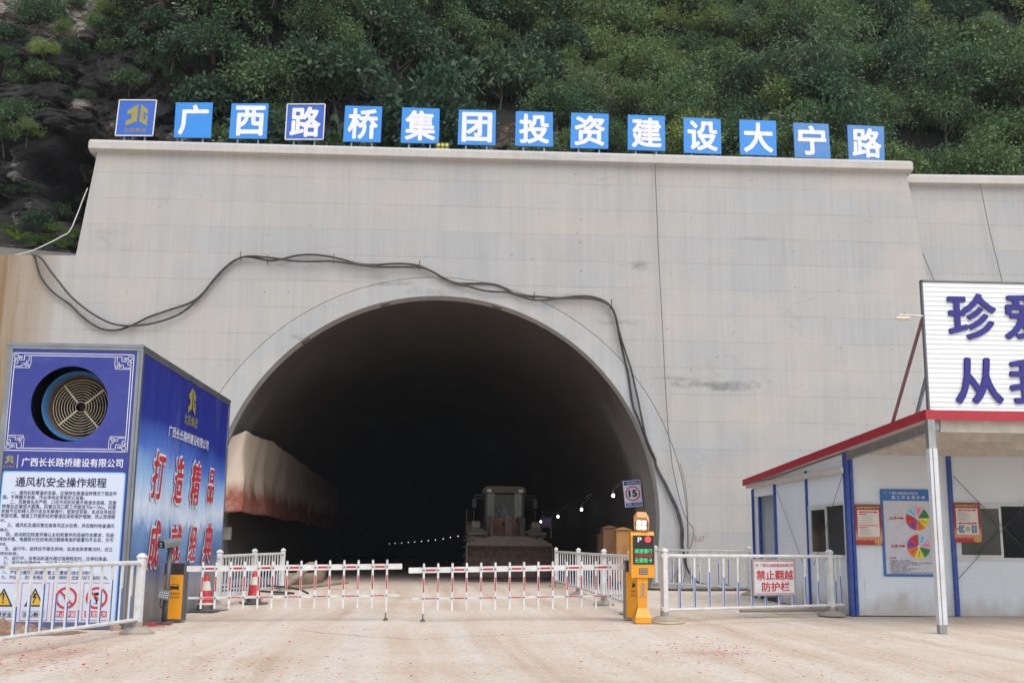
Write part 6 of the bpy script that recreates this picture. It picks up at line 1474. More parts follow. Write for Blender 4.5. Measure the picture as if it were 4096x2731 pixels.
        m = MB(); m.box((x - .052, pc.y - .055, 0), (x + .066, pc.y + .065, .128)); m.build('bare_steel', GALV, t).parent = po; m = MB(); m.box((x - .052, pc.y - .055, zr(pc.y) - .498), (x + .066, pc.y + .065, zr(pc.y) - .03)); m.build('bare_steel', GALV, t).parent = po
    # bracing wires
    brace = mat('brace_rod', C(82, 78, 74), .6)
    for p, q in (((1265, 112), (1690, 548)), ((1690, 548), (1960, 815)), ((1690, 548), (1960, 240)), ((1690, 548), (1310, 968))):
        A, Bq = f8(*p), f8(*q); m = MB(); m.tube([PFr.at(*A, .085), PFr.at(*Bq, .085)], .007, 6); m.build('brace_rod', brace, t)
    for p, q in ((s8(378, 92), s8(135, 860)), (s5(1600, 250), s5(1870, 985))):
        m = MB(); m.tube([PSd.at(*p, .05), PSd.at(*q, .05)], .006, 6); m.build('brace_rod', brace, t)
    return X0, Y0, PFr, PSd, f8, zr, yF, zF, xl
X0h, Y0h, PFr, PSd, f8, zr, yF, zF, xlh = make_hut()

def make_notices():
    # construction notice board with two wheels
    cs = [f8(*p) for p in ((663, 222), (1122, 222), (1150, 950), (703, 950))]
    u0, u1, v1, v0 = (cs[0][0] + cs[3][0]) / 2, (cs[1][0] + cs[2][0]) / 2, (cs[0][1] + cs[1][1]) / 2, (cs[2][1] + cs[3][1]) / 2
    w, h = u1 - u0, v1 - v0
    t = thing('notice_board', 'blue notice board with two coloured segment wheels on the gatehouse wall', 'notice board', PFr.at((u0 + u1) / 2, v0, 0))
    m = MB(); m.pbox(PFr, u0, u1, v0, v1, .004, .035, bev=.004); m.build('panel', mat('notice_blue', C(30, 112, 190, .85), .4), t)
    m = MB(); m.rect(PFr, u0 + .04 * w, v0 + .03 * h, u1 - .04 * w, v0 + .865 * h, .039); m.build('sheet', mat('notice_sheet', C(206, 208, 218, .85), .4, dirt=C(180, 172, 160), dirt_amt=.25), t)
    D = .043; m = MB()
    m.text(PFr, '广西长长路桥建设有限公司', (u0 + .17 * w, v0 + .935 * h), (u0 + .69 * w, v0 + .97 * h), D - .004, .008, uv=True); m.text(PFr, '施 工 作 业 提 示 牌', (u0 + .2 * w, v0 + .885 * h), (u0 + .82 * w, v0 + .925 * h), D - .004, .012, uv=True); m.build('heading', PRINTW, t)
    m = MB(); emblem(m, PFr, u0 + .05 * w, v0 + .935 * h, u0 + .12 * w, v0 + .98 * h, D - .004, 0); m.build('emblem', GOLD, t)
    m = MB()
    for ch, y in (('左洞', .665), ('右洞', .345)):
        m.text(PFr, ch, (u0 + .14 * w, v0 + (y - .02) * h), (u0 + .27 * w, v0 + (y + .02) * h), D, .014, uv=True)
        a, b, c = u0 + .29 * w, v0 + y * h, .035 * w
        m.flat(PFr, [(a, b - .4 * c), (a + 2 * c, b - .4 * c), (a + 2 * c, b - .8 * c), (a + 3.6 * c, b), (a + 2 * c, b + .8 * c), (a + 2 * c, b + .4 * c), (a, b + .4 * c)], D)
    m.text(PFr, '注意事项', (u0 + .1 * w, v0 + .2 * h), (u0 + .23 * w, v0 + .22 * h), D, .012, uv=True); m.build('red_lettering', PRINTR, t)
    m = MB()
    for i, (tx, x1) in enumerate((('1.出渣爆破期间，非作业人员禁止入内', .52), ('2.出渣期间多种机械作业，为防止机械伤害，非工作人员请勿入内', .87), ('3.喷射混凝土期间，作业面粉尘大，请尽量勿入内', .66), ('4.开挖钻孔期间，洞内高噪音', .43), ('5.立架（或挂网）支护期间，参观人员可入内', .62), ('6.暂停施工期间，请看红绿灯指示', .49), ('7.入洞请佩戴安全防护用品，并于洞口做好出入登记，请遵守安全规章制度', .95))):
        y = .178 - .0225 * i; m.text(PFr, tx, (u0 + .1 * w, v0 + (y - .0065) * h), (u0 + x1 * w, v0 + (y + .0065) * h), D, .006, uv=True)
    m.build('lettering', PRINTK, t)
    cols = [C(232, 160, 186, .9), C(20, 132, 74, .9), C(232, 214, 40, .9), C(232, 120, 40, .9), C(156, 56, 140, .9), C(214, 30, 44, .9), C(150, 214, 238, .9)]
    nm = ['wheel_pink', 'wheel_green', 'wheel_yellow', 'wheel_orange', 'wheel_purple', 'wheel_red', 'wheel_sky']
    wm = [mat(a, b, .4, var=.04) for a, b in zip(nm, cols)]
    words = ['二衬施工', '仰拱开挖支护', '初期支护施工', '防水板施工', '立拱架施工', '喷混凝土', '出渣']
    for cu, cv, a0 in ((.655, .662, 105), (.655, .342, 38)):
        c = (u0 + cu * w, v0 + cv * h); r = .213 * w; m = MB(); L = MB()
        for i in range(7):
            s, e = R(a0 - i * 360 / 7), R(a0 - (i + 1) * 360 / 7); m.disc(PFr, c[0], c[1], r, D + .006, i, 10, 0, s, e)
            mid = (s + e) / 2; q = Pl(PFr.at(c[0], c[1], D + .009), PFr.e1 * math.cos(mid) + PFr.e2 * math.sin(mid), PFr.e2 * math.cos(mid) - PFr.e1 * math.sin(mid))
            L.text(q, words[i], (r * .38, -r * .07), (r * .9, r * .07), 0, 0, uv=True)
        m.disc(PFr, c[0], c[1], r, D + .002, 5, 40)
        wl = m.build('wheel', wm, t); L.disc(PFr, c[0], c[1], r * .04, D + .014, 0, 10); L.build('lettering', PRINTK, t).parent = wl
        m = MB(); m.disc(PFr, c[0], c[1], r * .13, D + .012, 0, 20); m.build('hub', PRINTW, t).parent = wl
    # two red safety posters
    cream = mat('poster_cream', C(228, 218, 214, .88), .5, var=.03); bl = mat('hexagon_blue', C(44, 84, 160, .9), .4); gr = mat('hexagon_green', C(26, 128, 84, .9), .4); yl = mat('poster_yellow', C(228, 214, 96, .9), .4)
    for pi_, (tl, tr, br, b_, lab) in enumerate((((441, 348), (662, 350), (680, 685), (456, 685), 'red safety poster with text boxes, left of the blue notice board'), ((1261, 332), (1487, 336), (1509, 665), (1284, 668), 'red safety poster with blue and green hexagons, beside the gatehouse window'))):
        cs = [f8(*p) for p in (tl, tr, br, b_)]; u0, u1, v1, v0 = (cs[0][0] + cs[3][0]) / 2, (cs[1][0] + cs[2][0]) / 2, (cs[0][1] + cs[1][1]) / 2, (cs[2][1] + cs[3][1]) / 2; w, h = u1 - u0, v1 - v0
        d = .092 if pi_ == 0 else .078
        t = thing('safety_poster', lab, 'poster', PFr.at((u0 + u1) / 2, v0, 0), 0, 'red safety posters on the gatehouse')
        n = NT('poster_red_%s' % ('first' if pi_ == 0 else 'second')); v = n.coord(); z = n.math('DIVIDE', n.sep(v)[2], h)
        c = n.ramp(n.math('ADD', z, n.math('MULTIPLY', n.math('SUBTRACT', n.noise(v, 9, 4), .5), .12)), [(0, C(170, 16, 18, .8)), (.09, C(180, 28, 22, .8)), (.15, C(214, 150, 110, .85)), (.26, C(214, 132, 80, .8)), (.42, C(176, 40, 36, .75)), (.6, C(160, 18, 34, .75)), (1.0, C(146, 10, 30, .75))])
        m = MB(); m.pbox(PFr, u0, u1, v0, v1, d - .006, d); m.build('sheet', n.done(c, .35), t)
        D = d + .004; m = MB()
        m.text(PFr, '2020年全国安全生产月', (u0 + .08 * w, v0 + .895 * h), (u0 + .9 * w, v0 + .955 * h), D, .012, mi=3, uv=True)
        m.rect(PFr, u0 + .09 * w, v0 + .2 * h, u0 + .9 * w, v0 + .86 * h, D, 0)
        bars = ((.79, .83), ) if pi_ == 0 else ((.79, .83), (.46, .50))
        for a, b in bars:
            m.flat(PFr, [(u0 + .14 * w, v0 + (a + b) / 2 * h), (u0 + .18 * w, v0 + a * h), (u0 + .82 * w, v0 + a * h), (u0 + .86 * w, v0 + (a + b) / 2 * h), (u0 + .82 * w, v0 + b * h), (u0 + .18 * w, v0 + b * h)], D + .003, 4)
        m.text(PFr, '安全生产施工安全知识' if pi_ == 0 else '新安全生产法十大亮点', (u0 + .28 * w, v0 + .797 * h), (u0 + .72 * w, v0 + .823 * h), D + .006, .01, mi=5, uv=True)
        if pi_: m.text(PFr, '安全生产“十二条”', (u0 + .3 * w, v0 + .467 * h), (u0 + .7 * w, v0 + .493 * h), D + .006, .01, mi=5, uv=True)
        if pi_ == 0:
            m.rect(PFr, u0 + .12 * w, v0 + .745 * h, u0 + .45 * w, v0 + .765 * h, D + .003, 4); m.rect(PFr, u0 + .12 * w, v0 + .42 * h, u0 + .45 * w, v0 + .438 * h, D + .003, 4)
            m.rect(PFr, u0 + .13 * w, v0 + .46 * h, u0 + .84 * w, v0 + .5 * h, D + .003, 6); m.text(PFr, '安全三宝 安全帽 安全带 安全网', (u0 + .16 * w, v0 + .468 * h), (u0 + .82 * w, v0 + .492 * h), D + .006, .008, mi=5, uv=True)
            for i in range(4):
                m.rect(PFr, u0 + .14 * w, v0 + (.70 - .055 * i) * h, u0 + .18 * w, v0 + (.715 - .055 * i) * h, D + .003, 4); m.rect(PFr, u0 + .22 * w, v0 + (.698 - .055 * i) * h, u0 + (.66 - .03 * (i % 2)) * w, v0 + (.704 - .055 * i) * h, D + .003, 7); m.rect(PFr, u0 + .22 * w, v0 + (.710 - .055 * i) * h, u0 + .68 * w, v0 + (.716 - .055 * i) * h, D + .003, 7)
            for i in range(9): m.rect(PFr, u0 + .15 * w, v0 + (.40 - .02 * i) * h, u0 + (.40 + .3 * ((i * 37) % 10) / 10) * w, v0 + (.406 - .02 * i) * h, D + .003, 7)
        else:
            for i in range(11): m.rect(PFr, u0 + .14 * w, v0 + (.755 - .022 * i) * h, u0 + (.42 + .24 * ((i * 43) % 10) / 10) * w, v0 + (.763 - .022 * i) * h, D + .003, 7)
            hexa = lambda a, b, r, mi, dd: m.flat(PFr, [(u0 + a * w + r * w * math.sin(R(60 * k)), v0 + b * h + r * w * math.cos(R(60 * k))) for k in range(6)], D + dd, mi)
            for sx in (0, .46):
                for a, b, mi in ((.20 + .02, .40, 1), (.33, .40, 1), (.16 + .03 * (sx > 0) * 2, .335, 2), (.27 + .03 * (sx > 0) * 2, .335, 2), (.22, .27, 1), (.33, .27, 1)):
                    hexa(a + sx, b, .056, mi, .003); hexa(a + sx, b, .024, 8, .006)
            m.disc(PFr, u0 + .50 * w, v0 + .335 * h, .088 * w, D + .003, 2, 20, .066 * w)
            for a, b in ((.028, .009), (.009, .028)): m.rect(PFr, u0 + (.50 - a * 1.4) * w, v0 + .335 * h - b * 1.4 * w, u0 + (.50 + a * 1.4) * w, v0 + .335 * h + b * 1.4 * w, D + (.003 if a > b else .005), 2)
        m.disc(PFr, u0 + .83 * w, v0 + .07 * h, .13 * w, D + .003, 3, 24, .095 * w, ry=.085 * w); m.disc(PFr, u0 + .83 * w, v0 + .075 * h, .07 * w, D + .003, 4, 18)
        for a, b in ((.045, .015), (.015, .045)): m.rect(PFr, u0 + (.83 - a) * w, v0 + .075 * h - b * w, u0 + (.83 + a) * w, v0 + .075 * h + b * w, D + (.006 if a > b else .008), 3)
        m.build('print', [cream, bl, gr, yl, PRINTR, PRINTW, mat('salmon_print', C(224, 140, 110, .9), .5), mat('pale_grey_print', C(150, 146, 146), .6), mat('pale_blue_print', C(150, 180, 210), .5)], t)
make_notices()

def make_roof_sign():
    Y = yF + .12; q = Pl((0, Y, 0), (1, 0, 0))
    (a, zb), (b, zt) = q.uv(3722, 1662), q.uv(3688, 1128); u0 = (a + b) / 2; u1 = u0 + 6.6
    zb = max(zb, zF + .12)
    t = thing('rooftop_sign', 'white ribbed slogan sign with big blue characters on the gatehouse roof', 'rooftop sign', (u0, Y, zb))
    pm = mat('sign_white_sheet', C(232, 237, 242, .95), .4, var=.04, dirt=C(200, 190, 176), dirt_amt=.2)
    m = MB(); n = 27; hh = (zt - zb) / n
    for i in range(n):
        z = zb + i * hh
        m.add([(u0, Y - .005, z + .004), (u1, Y - .005, z + .004), (u1, Y, z + hh), (u0, Y, z + hh), (u1, Y, z), (u0, Y, z)], [(0, 1, 2, 3), (0, 5, 4, 1)])
    for i in range(1, n): m.box((u0 + .004, Y - .0065, zb + i * hh - .004), (u1 - .004, Y - .0055, zb + i * hh + .002), 1)
    m.box((u0, Y + .002, zb), (u1, Y + .04, zt)); m.build('panel', [pm, mat('joint_line', C(196, 194, 186, .85), .6)], t)
    m = MB(); m.box((u0 - .03, Y - .02, zb), (u0 - .002, Y + .06, zt + .03)); m.box((u0 - .03, Y - .02, zt + .002), (u1, Y + .06, zt + .03)); m.build('edge_trim', mat('dark_edge', C(96, 98, 104), .5), t)
    vio = mat('acrylic_violet_blue', C(36, 24, 140, .72), .18, var=.05)
    f7 = lambda x, y: q.uv(x / 1.651 + 2950, y / 1.651 + 1050)
    for row, (x0, y0, x1, y1, st) in (('珍爱生命', (1395, 508, 1695, 210, 370)), ('从我做起', (1440, 932, 1735, 632, 362))):
        for i, ch in enumerate(row):
            m = MB()
            (a, b), (c, d) = f7(x0 + st * i, y0), f7(x1 + st * i, y1)
            vs, fs = glyphs(ch, .022)
            for k, dd in enumerate((.014, .022, .030, .038)): m.add([q.at(a + (c - a) * x, b + (d - b) * y, dd + z * .5) for x, y, z in vs], fs)
            # sides of the cut letters: rim of the outermost strike
            vs2, fs2 = glyphs(ch, 0.0, 0.0, True); k = .05
            m.add([q.at(a + (c - a) * (k + (1 - 2 * k) * x), b + (d - b) * (k + (1 - 2 * k) * y), .006 + .03 * z) for x, y, z in vs2], fs2)
            m.build('letter', vio, t)
    for x in (u0 + .35, u0 + 2.6, u0 + 4.8):
        m = MB(); m.bar((x, Y + .06, zt - .5), (x, Y + 1.5, zr(Y + 1.5) + .12), .05); m.build('strut', GALV, t)
    m = MB(); A = q.hit(3692, 1275) + Vector((0, .03, 0)); Bp = Vector((xlh + .05, yF + 1.6, zr(yF + 1.6) + .13)); m.bar(A, Bp, .045); m.build('side_strut', mat('dusty_red_bar', C(140, 100, 100), .6), t)
    # lamp on a short arm
    lp = thing('arm_lamp', 'small white weathered lamp on an arm left of the rooftop sign', 'lamp', q.hit(3690, 1262))
    wm = mat('weathered_white', C(222, 216, 200, .85), .5, dirt=C(180, 150, 116), dirt_amt=.6, scale=9)
    m = MB(); p0, p1 = q.hit(3692, 1264), q.hit(3595, 1259); m.tube([p0, p1], .018, 10); m.build('arm', wm, lp)
    a, b = q.hit(3578, 1272), q.hit(3643, 1273); m = MB(); c = (a + b) / 2; L = (b - a).length / 2
    prof = [(0, -L), (.022, -L * .95), (.032, -L * .6), (.034, 0), (.030, L * .7), (.02, L), (0, L)]
    m.lathe(prof, c, 12, axis='X'); m.build('head', wm, lp, smooth=True)
    m = MB(); m.bar(c + Vector((.05, 0, .02)), c + Vector((.05, 0, .10)), .02); m.bar(c + Vector((L, 0, 0)), c + Vector((L + .1, 0, .05)), .008); m.build('clamp', GALV, lp)
make_roof_sign()

# ------------------------------------------------------------------ vegetation on the hillside
def leaf_material(name, a, b, c, trans=.25):
    n = NT(name)
    g = n.new('ShaderNodeNewGeometry'); oi = n.new('ShaderNodeObjectInfo')
    col = n.mix(n.ramp(g.outputs['Random Per Island'], [(0, 0), (1, 1)]), a, b)
    col = n.mix(n.ramp(g.outputs['Random Per Island'], [(.86, 0), (.95, .7)]), col, c)
    col = n.mix(1.0, col, n.ramp(oi.outputs['Random'], [(0, (.55, .70, .74, 1)), (.35, (.9, .92, .95, 1)), (.7, (1.05, 1.05, .95, 1)), (1, (1.45, 1.25, .82, 1))]), 'MULTIPLY')
    n.done(col, .55)
    n.put(n.b.inputs['Specular IOR Level'], .35)
    tr = n.new('ShaderNodeBsdfTranslucent'); n.put(tr.inputs[0], col); mx = n.new('ShaderNodeMixShader'); mx.inputs[0].default_value = trans
    out = [x for x in n.t.nodes if x.type == 'OUTPUT_MATERIAL'][0]
    n.t.links.new(n.b.outputs[0], mx.inputs[1]); n.t.links.new(tr.outputs[0], mx.inputs[2]); n.t.links.new(mx.outputs[0], out.inputs[0])
    return n.m
LEAF_D = leaf_material('dark_glossy_leaf', (0.035, 0.077, 0.040, 1), (0.072, 0.132, 0.065, 1), (0.138, 0.178, 0.106, 1))
LEAF_M = leaf_material('mid_green_leaf', (0.063, 0.127, 0.056, 1), (0.127, 0.206, 0.085, 1), (0.221, 0.286, 0.140, 1))
LEAF_L = leaf_material('light_green_leaf', (0.098, 0.174, 0.062, 1), (0.185, 0.269, 0.096, 1), (0.283, 0.332, 0.164, 1), .3)
LEAF_B = leaf_material('bamboo_leaf', (0.085, 0.158, 0.086, 1), (0.160, 0.238, 0.125, 1), (0.283, 0.332, 0.219, 1), .3)
LEAF_F = leaf_material('fern_frond', (0.072, 0.145, 0.027, 1), (0.123, 0.218, 0.044, 1), (0.160, 0.251, 0.062, 1), .3)
BARK = mat('grey_bark', (.085, .075, .062, 1), .9, var=.3, bump=.3)
def leaves(rng, pts, dirs, size, slim=.5, droop=.35):
    """many small folded leaves: one quad each, pointing out and down"""
    n = len(pts)
    d = dirs + rng.normal(0, .55, (n, 3)); d[:, 2] -= droop
    d /= np.linalg.norm(d, axis=1)[:, None] + 1e-9
    r = rng.normal(0, 1, (n, 3)); s = np.cross(d, r); s /= np.linalg.norm(s, axis=1)[:, None] + 1e-9
    L = size * rng.uniform(.6, 1.35, n)[:, None]; Wd = L * slim * .5
    nrm = np.cross(s, d)
    v = np.stack([pts, pts + d * L * .45 + s * Wd + nrm * L * .06, pts + d * L, pts + d * L * .45 - s * Wd + nrm * L * .06], 1).reshape(-1, 3)
    f = np.arange(4 * n).reshape(-1, 4)
    return v, f
def raw_mesh(name, v, f, m):
    me = bpy.data.meshes.new(name); nv, nf = len(v), len(f)
    me.vertices.add(nv); me.vertices.foreach_set('co', v.astype(np.float32).ravel())
    me.loops.add(nf * 4); me.loops.foreach_set('vertex_index', f.astype(np.int32).ravel())
    me.polygons.add(nf); me.polygons.foreach_set('loop_start', np.arange(0, nf * 4, 4, dtype=np.int32)); me.polygons.foreach_set('loop_total', np.full(nf, 4, dtype=np.int32))
    me.materials.append(m); me.update(); me.validate()
    return me
def crown_points(rng, rx, rz, lumps, per, lump_r, flat=.75):
    """uneven crown: clumps scattered in an ellipsoid shell, each a cloud of leaves"""
    P_, D_ = [], []
    for i in range(lumps):
        u = rng.normal(0, 1, 3); u /= np.linalg.norm(u)
        if u[2] < -.35: u[2] *= -.6
        rad = rng.uniform(.3, 1.0) ** .6 * rng.uniform(.65, 1.35)
        c = u * rad * np.array([rx, rx, rz]); lr = lump_r * rng.uniform(.35, 1.4)
        k = int(per * (lr / lump_r) ** 1.6)
        w = rng.normal(0, 1, (k, 3)); w /= np.linalg.norm(w, axis=1)[:, None]
        P_.append(c + w * lr * rng.uniform(.35, 1.0, (k, 1)) * np.array([1, 1, flat])); D_.append(w * .7 + u * .5)
    return np.concatenate(P_), np.concatenate(D_)
def trunk_mesh(rng, h, r, spread, limbs):
    b = MB(); top = Vector((rng.normal(0, .1), rng.normal(0, .1), h * .75))
    b.tube(smooth_path([(0, 0, -.4), (rng.normal(0, .06), 0, h * .3), top], 4), [r * (1 - .06 * i) for i in range(9)], 7)
    for i in range(limbs):
        a = rng.uniform(0, 6.28); z = h * rng.uniform(.25, .7); e = Vector((math.cos(a) * spread, math.sin(a) * spread, h * rng.uniform(.75, 1.15)))
        st = Vector((top.x * z / h, top.y * z / h, z)); b.tube(smooth_path([st, (st + e) / 2 + Vector((0, 0, -.1)), e], 3), [r * .5 * (1 - .12 * j) for j in range(7)], 5)
    return b
KINDS = {}
def make_kinds():
    spec = [('broad_shrub', 'dark broad leaved shrub', LEAF_D, 1.5, 1.2, 36, 95, .54, .18, .6, .3), ('round_shrub', 'mid green rounded bush', LEAF_M, 1.55, 1.25, 40, 140, .52, .13, .5, .35),
            ('pale_shrub', 'light green feathery bush', LEAF_L, 1.4, 1.35, 38, 150, .48, .12, .42, .5), ('bamboo_clump', 'narrow leaved bamboo clump', LEAF_B, 1.5, 1.25, 36, 110, .52, .23, .16, .7),
            ('leafy_tree', 'tall dark leafy tree', LEAF_D, 1.75, 1.9, 54, 125, .58, .16, .5, .4), ('slope_tree', 'tall mid green tree', LEAF_M, 1.7, 2.0, 56, 135, .55, .135, .45, .45)]
    for k, (nm, lab, m, rx, rz, lumps, per, lr, ls, slim, droop) in enumerate(spec):
        vars_ = []
        for v in range(3):
            rng = np.random.default_rng(100 + k * 10 + v)
            p, d = crown_points(rng, rx * .8, rz * .72, lumps, per, lr); p[:, 2] += rz * .72
            vv, ff = leaves(rng, p, d, ls, slim, droop)
            cm = raw_mesh(nm + '_crown', vv, ff, m)
            tb = trunk_mesh(rng, rz * 1.05, .05 if rz < 1.6 else .08, rx * .6, 6)
            tm = bpy.data.meshes.new(nm + '_trunk'); tm.from_pydata([tuple(x) for x in tb.v], [], tb.f); tm.materials.append(BARK); tm.update()
            vars_.append((cm, tm))
        KINDS[nm] = (lab, vars_)
make_kinds()
PLANTS = []
def plant(kind, x, z, s, rng, dy=0.0, y=None, sz=None):
    Yh = hill_y(x, z) if y is None else y
    if z < 15.5: Yh = max(Yh, W + 0.95 + 1.75 * s)
    PLANTS.append((kind, Vector((x, Yh - .12 + dy, z - .05)), s, int(rng.integers(3)), rng.uniform(0, 6.28), sz or s * rng.uniform(.85, 1.2), rng.normal(0, .09), rng.normal(0, .09)))
def board_name(px):
    names = ['emblem board', '广 board', '西 board', 'framed 路 board', '桥 board', '集 board', '团 board', '投 board', '资 board', '建 board', '设 board', '大 board', '宁 board', 'last 路 board']
    cx = [(b[1][0] + b[2][0]) / 2 * K for b in BOARDS]
    if px > cx[-1] + 330: return 'the right edge' if px > 3850 else 'the wing wall'
    i = min(range(14), key=lambda j: abs(cx[j] - px)); return names[i]
def make_plants():
    rng = np.random.default_rng(5)
    # planted slope: jittered rows following the surface
    z = 10.6
    while z < 34:
        x = -9.0
        while x < 33:
            xx = x + rng.uniform(-.55, .55); zz = z + rng.uniform(-.5, .5)
            x += (1.5 if x < 2 else 1.85) + rng.uniform(-.2, .3)
            Yh = hill_y(xx, zz); px, py = project((xx, Yh, zz + 1)); 
            if py < -260 or py > 820 or px < 330 or px > 4330: continue
            # bare rock patches behind the boards, and the dark cliff on the left
            if 1560 < px < 2120 and 400 < py < 660: continue
            if 1480 < px < 2180 and 300 < py < 660 and rng.uniform() < .45: continue
            if 1120 < px < 1420 and 430 < py < 640: continue
            if px < 620 + 0.0 and py > 60: continue
            if px < 1300 and py > 520 - 0.12 * (px - 400) and py < 640 and rng.uniform() < .75: continue
            if px < 800 and rng.uniform() < .3: continue
            if px > 2150:
                w = [.10, .30, .27, .17, .05, .11]
                if px > 3300 and py < 420: w = [.26, .22, .08, .16, .16, .12]
                if 2350 < px < 2900 and py < 330: w = [.03, .20, .60, .10, .0, .07]
            else: w = [.42, .22, .06, .02, .20, .08]
            kind = list(KINDS)[rng.choice(6, p=np.array(w) / sum(w))]
            s = float(np.clip(rng.lognormal(-.05, .28), .5, 1.6))
            plant(kind, xx, zz, s, rng)
        z += 1.5
    # plants clinging to the cliff and along the foot behind the left shoulder
    for px, py, s, kind in ((60, 470, .75, 'round_shrub'), (20, 560, .7, 'pale_shrub'), (110, 530, .5, 'round_shrub'), (170, 300, .6, 'broad_shrub'), (260, 320, .45, 'broad_shrub'), (110, 80, .7, 'round_shrub'), (200, 70, .6, 'broad_shrub'), (50, 150, .6, 'broad_shrub'), (430, 60, .75, 'pale_shrub'), (380, 110, .5, 'round_shrub'), (600, 270, .55, 'broad_shrub'), (150, 900, .55, 'broad_shrub'), (240, 850, .4, 'broad_shrub'),
                            (330, 800, .5, 'round_shrub'), (640, 110, .8, 'broad_shrub'), (560, 180, .6, 'broad_shrub'), (700, 320, .5, 'broad_shrub'), (880, 545, .4, 'pale_shrub'), (1090, 545, .45, 'pale_shrub'), (1010, 560, .38, 'round_shrub'), (500, 20, .8, 'broad_shrub'), (310, 30, .5, 'round_shrub'), (80, 330, .5, 'broad_shrub'), (20, 250, .6, 'round_shrub'), (300, 200, .55, 'broad_shrub'), (440, 210, .6, 'broad_shrub'), (520, 330, .55, 'broad_shrub'), (350, 400, .4, 'round_shrub'), (180, 210, .5, 'pale_shrub'), (480, 120, .7, 'broad_shrub'), (250, 130, .5, 'pale_shrub'), (90, 760, .4, 'broad_shrub'), (750, 400, .5, 'broad_shrub'), (690, 230, .7, 'broad_shrub'), (1500, 560, .4, 'pale_shrub'), (1420, 585, .35, 'round_shrub'), (2330, 600, .5, 'pale_shrub')):
        # march along the sight line to the rock face
        d = ray(px, py); k = (W + 1.5) / d.y
        while k < 80 / d.y:
            q = CAMPOS + d * k
            if q.z > 9.3 and q.y >= hill_y(q.x, q.z): break
            k += .1
        q = CAMPOS + d * k
        if q.z < 9.4: continue
        plant(kind, q.x, q.z - .6 * s, s * .8, rng, y=q.y + .1)
    first = {}; keys = {}
    recs = []
    for (kind, loc, s, v, rz, sz, tx, ty) in PLANTS:
        px, py = project(loc + Vector((0, 0, 1.2 * s)))
        row = 'at picture top' if py < 110 else 'high up' if py < 230 else 'halfway up' if py < 360 else 'low down' if py < 480 else 'behind the coping'
        recs.append([kind, loc, s, v, rz, sz, tx, ty, px, (KINDS[kind][0], row, board_name(px))])
    from collections import defaultdict
    grp = defaultdict(list)
    for r in recs: grp[r[9]].append(r)
    for key, L in grp.items():
        L.sort(key=lambda r: r[8]); n = len(L)
        for i, r in enumerate(L):
            pos = '' if n == 1 else (', left of two' if i == 0 else ', right of two') if n == 2 else (', left of three', ', middle of three', ', right of three')[i] if n == 3 else f', number {i + 1} of {n}'
            lab = f'{key[0]} {key[1]} over {key[2]}{pos}'
            kind, loc, s, v, rz, sz, tx, ty = r[:8]
            cm, tm = KINDS[kind][1][v]; big = kind in ('leafy_tree', 'slope_tree')
            o = bpy.data.objects.new('tree' if big else 'bamboo_clump' if kind == 'bamboo_clump' else 'shrub', None); COL.objects.link(o)
            o.location = loc; o.rotation_euler = (tx - .12, ty, rz); o.scale = (s, s, sz)
            tag(o, lab, 'tree' if big else 'bamboo' if kind == 'bamboo_clump' else 'shrub', 'trees on the hillside' if big else 'shrubs on the hillside')
            a = bpy.data.objects.new('crown', cm); COL.objects.link(a); a.parent = o
            b = bpy.data.objects.new('trunk', tm); COL.objects.link(b); b.parent = o
make_plants()
